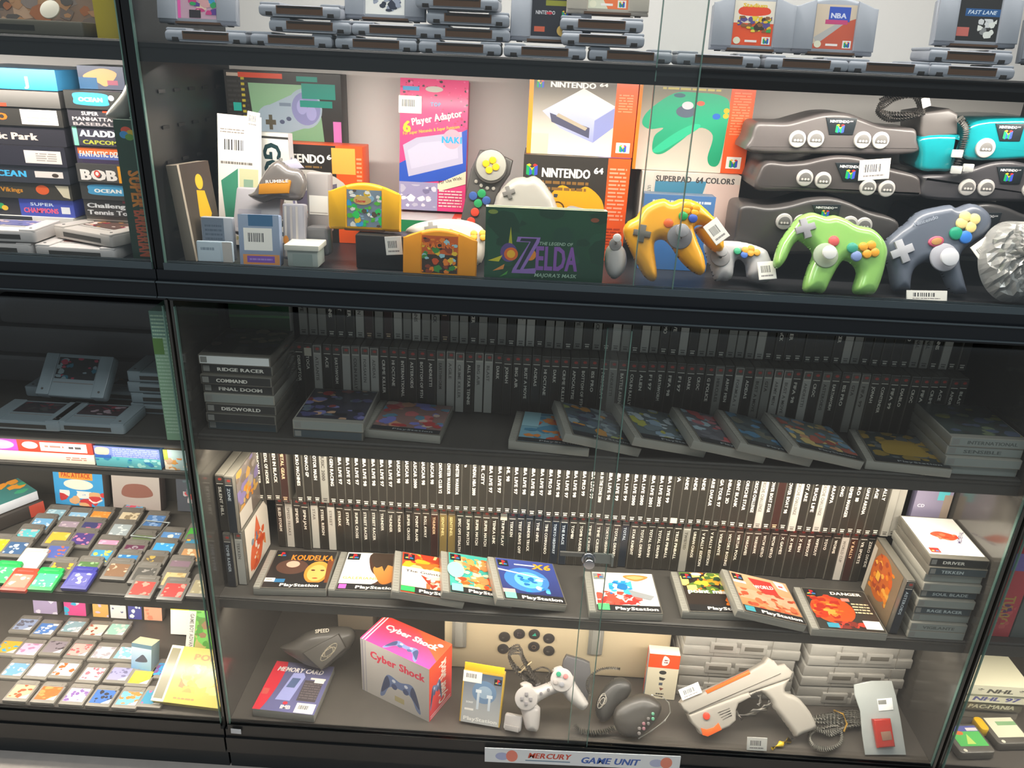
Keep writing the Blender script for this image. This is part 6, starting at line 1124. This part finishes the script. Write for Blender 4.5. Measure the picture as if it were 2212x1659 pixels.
# ---------- shelf above it ----------
carton('game_box', 'brown and grey picture box behind a slotted grey tray, top left shelf', 'game box', (MX(-.93, .06, ZT+.0008, UP), 0, 0), .05, '#7c6e62', w=.27, h=.11,
   front=[('r', 0, 0, 1, 1, '#a08470'), ('g', 60, 0, .1, 1, 1, ['#b8744c', '#8a7a70', '#c8966c', '#6a625c', '#d8b090', '#9a8a80', '#5c5048'], .05, .2), ('r', 0, 0, 1, .1, '#8a8478')])
t = thing('slotted_tray', 'olive grey slotted tray with a white coin on it, top left shelf', 'tray', MX(-.93, .012, ZT+.0008)); M().rbox(0, .27, 0, .044, 0, .020, .003).build('tray_body', mat('#5c574a', .5), t)
M().box(.05, .20, -.0006, .004, .006, .013).build('long_slot', mat('#26231c', .6), t)
o = M().disc(0, 0, .014, 0, .003, .0008, 26).build('coin', mat('#d8d0bc', .4), None); o.matrix_world = MX(-.712, .030, ZT+.0225+.012, 60); tag(o, 'round cream disc standing on the slotted tray', 'disc')
carton('game_box', 'bright yellow box standing next to the divider, top left shelf', 'game box', (MX(-.648, .028, ZT+.0008, UP), 0, 0), .10, '#b8a01c', w=.036, h=.13, front=[('r', 0, 0, 1, 1, '#c0a81c', '#cdb42c'), ('r', .2, .62, .8, .7, '#5a5a3c')])

# ---------- left lower case ----------
zs = LD+.0008
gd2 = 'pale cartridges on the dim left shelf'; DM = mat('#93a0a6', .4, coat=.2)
def slabpx(label, u, v, rz, ops, lv=0, **k):
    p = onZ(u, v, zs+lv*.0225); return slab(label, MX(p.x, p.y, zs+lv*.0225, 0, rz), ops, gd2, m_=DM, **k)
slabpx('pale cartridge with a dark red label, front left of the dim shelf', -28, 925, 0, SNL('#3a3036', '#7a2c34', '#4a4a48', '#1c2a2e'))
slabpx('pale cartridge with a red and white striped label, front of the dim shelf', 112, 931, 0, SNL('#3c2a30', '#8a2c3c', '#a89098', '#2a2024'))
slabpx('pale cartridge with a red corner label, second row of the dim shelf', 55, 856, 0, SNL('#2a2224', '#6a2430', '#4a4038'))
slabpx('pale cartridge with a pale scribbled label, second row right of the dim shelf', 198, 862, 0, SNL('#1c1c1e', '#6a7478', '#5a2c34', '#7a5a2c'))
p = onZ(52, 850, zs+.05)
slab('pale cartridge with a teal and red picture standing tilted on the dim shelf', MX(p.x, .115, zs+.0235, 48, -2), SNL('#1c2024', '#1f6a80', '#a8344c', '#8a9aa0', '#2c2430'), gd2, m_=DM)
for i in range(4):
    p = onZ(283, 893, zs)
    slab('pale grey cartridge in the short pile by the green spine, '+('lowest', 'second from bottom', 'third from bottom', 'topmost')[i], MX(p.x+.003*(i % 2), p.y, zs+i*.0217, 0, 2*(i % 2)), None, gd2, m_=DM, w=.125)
carton('game_box', 'tall pale green striped box standing by the divider on the dim shelf', 'game box', (MX(-.630, .022, zs, UP, 3), 0, 0), .13, '#7fa890', w=.034, h=.238,
   front=[('r', 0, 0, 1, 1, '#8fb894'), ('r', 0, .8, 1, 1, '#6a9484'), ('l', .05, .05, .95, .98, 34, '#b8d8bc'), ('r', 0, .68, .5, .8, '#5c8a3c')])
carton('game_box', 'pale pinkish box standing behind the short pile on the dim shelf', 'game box', (MX(-.645, .20, zs, UP), 0, 0), .05, '#7c7274', w=.028, h=.13)
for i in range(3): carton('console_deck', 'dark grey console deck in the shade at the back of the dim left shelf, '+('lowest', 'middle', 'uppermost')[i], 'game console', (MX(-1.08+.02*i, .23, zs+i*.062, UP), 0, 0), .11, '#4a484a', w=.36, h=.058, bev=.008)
# flat boxes on the slim shelf
z2 = L2+.0008
carton('game_box', 'purple and red flat box with a white label on the slim shelf, left', 'game box', (MX(-.985, .035, z2+.020, UP), 0, 0), .14, '#b84c58', w=.208, h=.024,
  front=[('r', 0, 0, 1, 1, '#d8402c'), ('r', 0, 0, .34, 1, '#b04cb8'), ('e', .17, .5, .14, .4, '#e0a8d8'), ('e', .45, .55, .07, .3, '#f4ece4'), ('r', .54, .12, .95, .85, '#f4ece0'), ('l', .58, .35, .75, .7, 1, '#d87a70'), ('l', .79, .3, .9, .7, 1, '#4c484c')])
carton('game_box', 'cream flat box lying under the purple and red one', 'game box', (MX(-.985, .035, z2, UP), 0, 0), .14, '#efe6d0', w=.208, h=.0192, front=[('r', 0, 0, 1, 1, '#f2ecd8'), ('l', .75, .3, .93, .7, 2, '#c87a6c')])
carton('game_box', 'blue and teal flat box in the middle of the slim shelf', 'game box', (MX(-.773, .033, z2, UP, -1), 0, 0), .13, '#4a7ab0', w=.120, h=.041,
  front=[('r', 0, 0, 1, .5, '#5aa8b0'), ('r', 0, .5, 1, 1, '#6a7ab8'), ('l', .28, .5, .98, .95, 5, '#9aa4cc'), ('s', [(.02, .6), (.2, .6), (.22, .9), (.04, .92)], '#e8b89a'), ('g', 12, 0, 0, 1, .5, ['#3c98a8', '#9ad0c8', '#2c78a8'], .08, .2), ('r', .0, .42, .25, .58, '#2c58a0')])
carton('game_box', 'tan and sky blue flat box at the right end of the slim shelf', 'game box', (MX(-.647, .033, z2, UP), 0, 0), .12, '#b8a488', w=.052, h=.041,
  front=[('r', 0, 0, 1, 1, '#b0c8c8'), ('g', 14, 0, 0, 1, .6, ['#d89a4c', '#c8a88a', '#e8d8c0', '#d8843c'], .1, .25), ('r', 0, .5, .15, 1, '#a8b84c')])

def small_cart(label, x, y, z, rx, col, lab, group, w=.051, h=.058, rz=0, T=.0075, seed=1, lw=.040, lh=.033):
    t = thing('game_cartridge', label, 'game cartridge', MX(x, y, z, rx, rz), group)
    pts = [(0, .001), (.001, 0), (w-.001, 0), (w, .001), (w, h-.012), (w-.003, h-.012), (w-.003, h-.002), (w-.006, h), (.003, h), (0, h-.003)]
    M().prism(pts, 0, T, .001, 2).build('shell', PL(col, .45), t)
    art('label_print', t, lw, lh, lab, ox=(w-lw)/2, oy=.008, oz=T+.0002, seed=seed)
    M().rbox(.008, w-.010, h-.010, h-.004, T-.0005, T+.0007, .0005).build('grip_bar', PL(col, .5), t)
    return t
def LB(c, *cs): return [('r', 0, 0, 1, 1, c)]+([('g', 12, .0, .0, 1, 1, list(cs), .08, .24)] if cs else [])
WN = 'white, grey'.split()
GB = [(540, 600, '#8ab0c0', '#b8d0d8', 'pale blue', 'd'), (410, 690, '#6aa0c8', '#c8d8e0', 'sky blue', 'd'), (270, 800, '#58b0b8', '#b8a8a8', 'turquoise', 'd'), (160, 930, '#3c5a80', '#a8b8c8', 'dark blue', 'd'), (760, 630, '#8ab8d8', '#b8c8d0', 'light blue', 'd'), (990, 620, '#e08a2c', '#e8a860', 'orange', 'd'),
      (670, 720, '#9a8a98', '#c0b0b8', 'mauve', 'd'), (900, 730, '#3c3c6a', '#b86a88', 'indigo', 'd'), (580, 830, '#e0a83c', '#e8c070', 'golden', 'd'), (820, 840, '#4a3c78', '#d87a98', 'violet and pink', 'd'), (560, 970, '#4a5a9a', '#d85c3c', 'blue and red', 'd'), (1280, 630, '#cfc0a0', '#8a7a60', 'beige', 'd'), (1200, 750, '#9aa4a8', '#c8d0d0', 'silver', 'd'),
      (1340, 520, '#58a8d0', '#c8485c', 'bright blue', 'd'), (1060, 910, '#e08aa8', '#e8a8bc', 'pink', 'd'), (1400, 860, '#5c6a4a', '#78846a', 'olive', 'd'), (1540, 660, '#4a78b0', '#8aa8d0', 'mid blue', 'd'), (1320, 960, '#5c2c44', '#8a8088', 'maroon', 'd'), (1000, 1010, '#3c8ab0', '#d8c04c', 'blue and yellow', 'd'), (1620, 940, '#3c98d0', '#98c8e0', 'azure', 'd'),
      (1690, 830, '#5a8ac0', '#d8d8d0', 'blue and white', 'd'), (1250, 1060, '#2c70a8', '#8ab0d0', 'deep blue', 'd'), (1960, 790, '#4aa83c', '#98c878', 'green', 'd'), (1930, 905, '#3c80a0', '#e8a82c', 'teal and amber', 'd'), (1900, 1000, '#b88a5c', '#d8c0a0', 'tan', 'd'), (1520, 1070, '#5a5248', '#a89048', 'dark olive', 'd'), (860, 1130, '#4a6a3c', '#8aa878', 'moss green', 'd'),
      (1170, 1150, '#7a5c44', '#b8a088', 'brown', 'd'), (1440, 1190, '#4c4a46', '#8a8680', 'charcoal', 'd'), (1780, 1120, '#7a6470', '#a898a0', 'dusty pink', 'd'), (1730, 1240, '#c0a878', '#a8905c', 'sand', 'd'), (600, 1140, '#5a5448', '#e0982c', 'black and orange', 'd'), (450, 1250, '#48a088', '#c8d8d0', 'mint', '#149a4a'), (160, 1290, '#b8806c', '#e0c0a8', 'rust', '#c83c24'),
      (790, 1240, '#5c5ca0', '#a8a8d0', 'lilac', '#35358c'), (1420, 1330, '#d83c34', '#b88a78', 'red', 'd'), (1730, 1350, '#d83430', '#c09080', 'crimson', 'd'), (2040, 1320, '#9a9070', '#b8b090', 'khaki', 'd'), (300, 1050, '#e8e4dc', '#d0ccc4', 'blank white', 'w'), (-20, 900, '#e8d820', '#e8e060', 'yellow', 'd'), (30, 1180, '#3aa868', '#c8c8c0', 'emerald', '#1a9a4a')]
g3 = 'small cartridges laid in rows on the left cartridge shelf'; side_ = lambda x: 'left' if x < 700 else 'centre' if x < 1350 else 'right'
rowz = lambda y: 'back rows' if y < 760 else 'middle rows' if y < 1080 else 'front rows'
for i, (x, y, c1, c2, nm, body) in enumerate(GB):
    p = onZ(x/4.608, 980+y/4.608, L3+.014)
    small_cart(f"small {'grey' if body in 'dw' else 'coloured'} cartridge, {nm} label, {rowz(y)} of left cartridge shelf, {side_(x)}", p.x-.0255, p.y-.024, L3+.0008, 11, {'d': '#68645d', 'w': '#b8b4ae'}.get(body, body), LB(c1, c2, c1), g3, seed=i)
GC = [(215, 290, '#9aa8c8', '#6a6a78', 'blue-grey'), (400, 330, '#4a80c8', '#e8e8f0', 'bright blue'), (640, 310, '#8ab0b8', '#e8e8e8', 'pale teal'), (840, 340, '#e8dccc', '#a85a3c', 'cream'), (1030, 335, '#a0d0c0', '#d8e0d0', 'mint green'), (70, 490, '#e8a02c', '#3c98c0', 'orange ring'), (250, 510, '#d8b0c8', '#b07aa0', 'pink and lilac'), (480, 490, '#8a8088', '#4a4048', 'grey picture'), (700, 515, '#e8a8a0', '#d85c60', 'salmon'),
      (910, 540, '#d8d0d0', '#a8a0a8', 'pale grey'), (1110, 545, '#8ac8d8', '#e8e8e8', 'aqua'), (130, 690, '#6a9ac8', '#d8e0e8', 'sky blue'), (350, 695, '#a8a8c8', '#d8c8d0', 'lavender'), (570, 690, '#f0ece4', '#e0642c', 'white and orange'), (810, 730, '#e8c8c8', '#d86a78', 'rose'), (1050, 730, '#9a98c0', '#6a6888', 'dusky violet'), (1240, 760, '#ecd83c', '#d8b828', 'yellow'), (1455, 690, '#3c98d0', '#7a4c8a', 'cyan'),
      (150, 920, '#e8a888', '#c8502c', 'peach and rust'), (390, 940, '#e8642c', '#f08a4c', 'orange'), (650, 945, '#c8b0d8', '#7a5a98', 'lilac'), (890, 950, '#3c6ab0', '#2c2c34', 'blue and black'), (1120, 970, '#6ab0c8', '#e8803c', 'multicoloured'), (1350, 940, '#3c88a8', '#d8588a', 'teal and magenta')]
g4 = 'small dark cartridges in rows on the left floor panel'
for i, (x, y, c1, c2, nm) in enumerate(GC):
    p = onZ(x/4.096, 1280+y/4.096, ZB+.009); wh = [('p', [(1, 0), (1, .35), (.6, 0)], '#f0ece6')]
    small_cart(f"small dark cartridge with a {nm} label, {'back' if y < 400 else 'second' if y < 600 else 'third' if y < 800 else 'front'} row on the bottom left shelf", p.x-.0255, p.y-.022, ZB+.001, 0, '#807b72', LB(c1, c2, c2, c1)+wh, g4, seed=60+i, lw=.042, lh=.036)
# boxes behind them
z3 = L3+.001
def bx3(label, x, y, w, h, d, rz, col, ops, left=None, z=z3, lean=8): return carton('game_box', label, 'game box', (MX(x, y, z+.004, 90-lean, rz), 0, 0), d, col, w=w, h=h, front=ops, left=left)
bx3('box with an orange title plaque on sky blue, behind the left cartridges', -1.075, .325, .118, .105, .025, -3, '#6a625c', [('r', 0, 0, 1, 1, '#3c98d0'), ('r', .12, .62, .8, .88, '#f09a3c'), ('t', .16, .66, .16, 'PAC ATTACK', '#b8401c', {'fit': .6, 'bold': .05}), ('e', .5, .5, .3, .12, '#e8e0d0'), ('g', 10, .1, 0, 1, .35, ['#e8e0d8', '#d8a878', '#c83c3c'], .08, .2)])
bx3('pale grey and brown box behind the left cartridges, right of the sky blue one', -.94, .325, .115, .095, .025, -4, '#5c504c', [('r', 0, 0, 1, 1, '#a89c96', '#b8b0a8'), ('s', [(.2, .35), (.5, .3), (.85, .4), (.7, .65), (.3, .62)], '#8a5c50')])
bx3('dim box with orange and red patches near the divider, behind the left cartridges', -.79, .325, .15, .085, .02, 0, '#4a4c54', [('r', 0, 0, 1, 1, '#4c5058'), ('g', 20, .1, .05, 1, .9, ['#5a6a70', '#c86a3c', '#b8b0b0', '#c84c54', '#6a6a78'], .06, .16)])
carton('game_box', 'white-edged box lying slanted at the far left of the cartridge shelf', 'game box', (MX(-1.175, .165, z3+.033, 90, 57), 0, 0), .09, '#d8dce4', w=.155, h=.022, top=[('r', 0, 0, 1, 1, '#3c7a78'), ('g', 14, 0, 0, 1, 1, ['#e89a2c', '#d83c3c', '#3ca078'], .1, .25)])
carton('game_box', 'dark box with a red corner lying under the white-edged one', 'game box', (MX(-1.165, .163, z3+.001, 90, 57), 0, 0), .09, '#3a3430', w=.155, h=.030, front=[('r', .8, 0, 1, 1, '#c8503c')])
t = thing('plastic_case', 'open clear plastic case standing among the left cartridges', 'case', MX(-.835, .20, z3+.0135+.004, 0, -4)); m = M()
m.tube([(0, 0, 0), (.055, 0, 0), (.055, .06, 0), (0, .06, 0)], .0018, 6, True); m.build('case_rim', mat('#a8b0b0', .2, coat=.6), t)
carton('price_tag', 'white folded tag leaning on the right end of the left cartridge shelf', 'price tag', (MX(-.640, .105, z3+.014, 40, 20), 0, 0), .001, '#c8c0b4', w=.03, h=.04) 
# green and yellow boxes at the right of the bottom left shelf
F = FZ((365, 1415), (478, 1418), (365, 1335), ZB+.03)
carton('game_box', 'green picture box lying back beside the bottom left cartridges', 'game box', (MX(-.738, .160, ZB+.006, 62, 0), 0, 0), .022, '#4a7a2c', w=.128, h=.125,
  front=[('r', 0, 0, 1, 1, '#5a9a38', '#7ab84c'), ('g', 26, .15, 0, 1, .85, ['#4a8a34', '#8a6a4c', '#a89a5c', '#6ab050', '#5a7a34'], .06, .18), ('r', .0, .1, .14, .85, '#c8c4bc'), ('t', .04, .80, .1, 'GAME BOY ADVANCE', '#5c5a58', {'rot': -88, 'fit': .66}), ('e', .15, .93, .04, .04, '#f0f0e8'), ('e', .55, .7, .22, .14, '#4cb04a')])
carton('game_box', 'yellow and gold POKE box with a fiery bird-like burst, bottom left shelf'.replace('POKE ', '').replace('bird-like ', ''), 'game box', (MX(-.742, .028, ZB+.004, 28, -4), 0, 0), .022, '#c8b43c', w=.150, h=.118,
  front=[('r', 0, 0, 1, 1, '#c8b030', '#a8942c'), ('r', .0, 0, .18, 1, '#d8d4b0'), ('r', .02, .05, .15, .95, '#6a6444'), ('g', 22, .3, .2, .98, .7, ['#f0c82c', '#e8a41c', '#e8641c', '#f0d860', '#d88a1c'], .06, .17), ('t', .38, .78, .15, 'POKE', '#8a6a1c', {'fit': .46, 'bold': .08}), ('l', .3, .06, .6, .12, 1, '#e8803c')])
carton('game_box', 'small blue-grey pack standing in the bottom left cartridges', 'game box', (MX(-.842, .125, ZB+.001, 75, -8), 0, 0), .030, '#8aa0a8', w=.048, h=.060, front=[('r', 0, 0, 1, 1, '#6a9ac0', '#c0ccd0'), ('s', [(.2, .3), (.8, .35), (.6, .6), (.4, .5)], '#4a4c58'), ('r', 0, .85, 1, 1, '#5a7a88')], top=[('r', 0, 0, 1, 1, '#d8d0a8')])
carton('game_box', 'yellow and white box at the back of the bottom left shelf', 'game box', (MX(-.80, .23, ZB+.001, 75, 0), 0, 0), .06, '#e0d8c8', w=.055, h=.08, front=[('r', 0, 0, 1, 1, '#ece8e0'), ('r', 0, .75, 1, 1, '#f0d024')], top=[('r', 0, 0, 1, 1, '#f0d024')])
for i, (x, w_, cs) in enumerate(((-1.16, .06, ['#a898b8', '#d8d0e0']), (-1.085, .055, ['#d84c8a', '#3ca8c8', '#e8c8d0']), (-1.015, .04, ['#d8a85c', '#c8b8d0']), (-.972, .04, ['#e0dcd8', '#5a5a7a']), (-.929, .035, ['#4c4c98', '#e0e8e8']), (-.89, .045, ['#f0a888', '#e88a6c']))):
    nm = ['lilac', 'pink and cyan', 'amber', 'white and navy', 'navy blue', 'salmon pink'][i]
    carton('game_box', f'upright little box with a {nm} front, back of the bottom left shelf', 'game box', (MX(x, .285, ZB+.001, 80, 0), 0, 0), .02, '#6a625c', w=w_-.002, h=.085, front=LB(cs[0], *cs), seed=90+i, group='little boxes along the back of the bottom left shelf')

# ---------- right lower case ----------
zr = -.99+.0008
carton('game_box', 'red boxed game standing edge on at the right lower case', 'game box', (MX(.905, .05, zr, UP), 0, 0), .14, '#b8343c', w=.045, h=.19, front=[('r', 0, 0, 1, .8, '#c8444c'), ('r', 0, .8, 1, 1, '#7a6ab0'), ('t', .3, .5, .15, 'TURBO', '#c89a4c', {'rot': -90, 'fit': .35, 'bold': .06}), ('g', 8, .1, .05, .9, .4, ['#6a3c6a', '#b83c44', '#d85a5c'], .1, .2)])
carton('game_box', 'grey and dark blue boxed game next to the red one, right edge', 'game box', (MX(.953, .05, zr, UP), 0, 0), .14, '#6a7470', w=.08, h=.19, front=[('r', 0, 0, .5, 1, '#5c6460'), ('r', .5, 0, 1, 1, '#2c3c78'), ('g', 8, .5, .1, 1, .9, ['#3c58a8', '#9aa8c8', '#98984c'], .08, .2)])
for i, (ti, c, bg_) in enumerate((('', '#c8b8b0', '#8a8478'), ('PAC-MANIA', '#c8c4a8', '#6a6658'), ('NHL 97', '#5a5a98', '#e4e0c8'), ('* NHL *', '#5c5c54', '#e8e4cc'))):
    carton('game_box', 'cream cartridge box in the pile at the right edge, '+('lowest', 'with the grey maze-title spine', 'with a purple title', 'topmost')[i], 'game box', (MX(.905+.008*(3-i)*0, .145-.004*i, ZB+.001+i*.0255, UP), 0, 0), .12, '#d8d4b8', w=.20, h=.0246,
      front=[('r', 0, 0, .2, 1, '#dcd8c0'), ('r', .2, 0, 1, 1, bg_), ('r', .2, 0, .205, 1, '#8a8470'), ('r', .24, .1, .34, .9, '#e8b090'), ('t', .42, .22, .6, ti, c, {'fit': .5, 'bold': .06, 'shear': .2})])
YT = mat('#e8b814', .35, coat=.3)
for i, (x, y, ops, lab) in enumerate(((.922, .025, [('r', 0, 0, 1, 1, '#58c060'), ('r', 0, .72, 1, 1, '#5a60a8'), ('s', [(.1, .6), (.35, .55), (.4, .7), (.2, .75)], '#e07838'), ('p', [(.3, .1), (.5, .6), (.6, .1)], '#c8e070'), ('r', .6, .75, 1, .9, '#e8d8d8')], 'black cartridge with a yellow tab and a green sports label, right edge'), (1.015, .055, [('r', 0, 0, 1, 1, '#e0dcc0'), ('r', .3, .6, 1, .8, '#8ab080')], 'black cartridge with a yellow tab and a cream label, right edge'))):
    t = thing('game_cartridge', lab, 'game cartridge', MX(x, y, ZB+.001, 0, 6))
    M().rbox(0, .078, 0, .075, 0, .020, .004, .008).build('shell', PL('#5a564e', .45), t)
    M().rbox(-.014, .006, .035, .072, .001, .022, .004, .008).build('yellow_tab', YT, t)
    art('label_print', t, .062, .052, ops, ox=.010, oy=.016, oz=.0205)
    M().disc(.014, .006, .004, .02, .0206, 0, 14).build('round_mark', PL('#e0dcc8'), t)
# ---------- settle every thing on its own shelf and behind the glass ----------
import numpy as np
bpy.context.view_layer.update()
def world_pts(o):
    r = []
    for c in [o, *o.children_recursive]:
        if c.type == 'MESH':
            a = np.empty(len(c.data.vertices)*3, dtype=np.float32); c.data.vertices.foreach_get('co', a); a = a.reshape(-1, 3)
            w = np.array(c.matrix_world); r.append(a @ w[:3, :3].T+w[:3, 3])
    return np.concatenate(r) if r else None
for o in list(S.collection.objects):
    if o.parent is None and o.type in ('EMPTY', 'MESH') and o.get('category') not in ('cabinet', 'sign', 'sticker', 'lock', None):
        if 'spined disc case, ' in o['label']: continue
        q = world_pts(o); lo = q.min(0); hi = q.max(0); xc = (lo[0]+hi[0])/2
        upper = lo[2] > -.36
        tops = (ZT, ZU) if upper else (LD, L2, L3, ZB) if xc < -.585 else (-.99, ZB) if xc > .87 else (ZD, ZL, ZB)
        fl_z = max([t for t in tops if t <= lo[2]+.03], default=tops[-1]); dz = max(0, fl_z+.0006-lo[2])
        if dz > .03: dz = 0
        dy = max(0, (.0140 if fl_z not in (ZT,) else .0125)-lo[1]); dy = dy if dy < .045 else 0
        back = .344 if upper else .371
        if hi[1]+dy > back: dy = back-hi[1]
        L_, R_ = ((-1.88, -.6005) if xc < -.6 else (-.579, .862)) if upper else ((-1.89, -.5935) if xc < -.585 else (.8785, 1.59) if xc > .868 else (-.5768, .8598))
        dx = max(0, L_-lo[0]) if hi[0]-lo[0] < R_-L_ else 0
        if hi[0] > R_: dx = R_-hi[0]
        if abs(dx) > .03: dx = 0
        o.location.x += dx; o.location.y += dy; o.location.z += dz
for o in list(S.collection.objects):
    if o.parent is None and o.type not in ('CAMERA', 'LIGHT'): o.location.z += CH
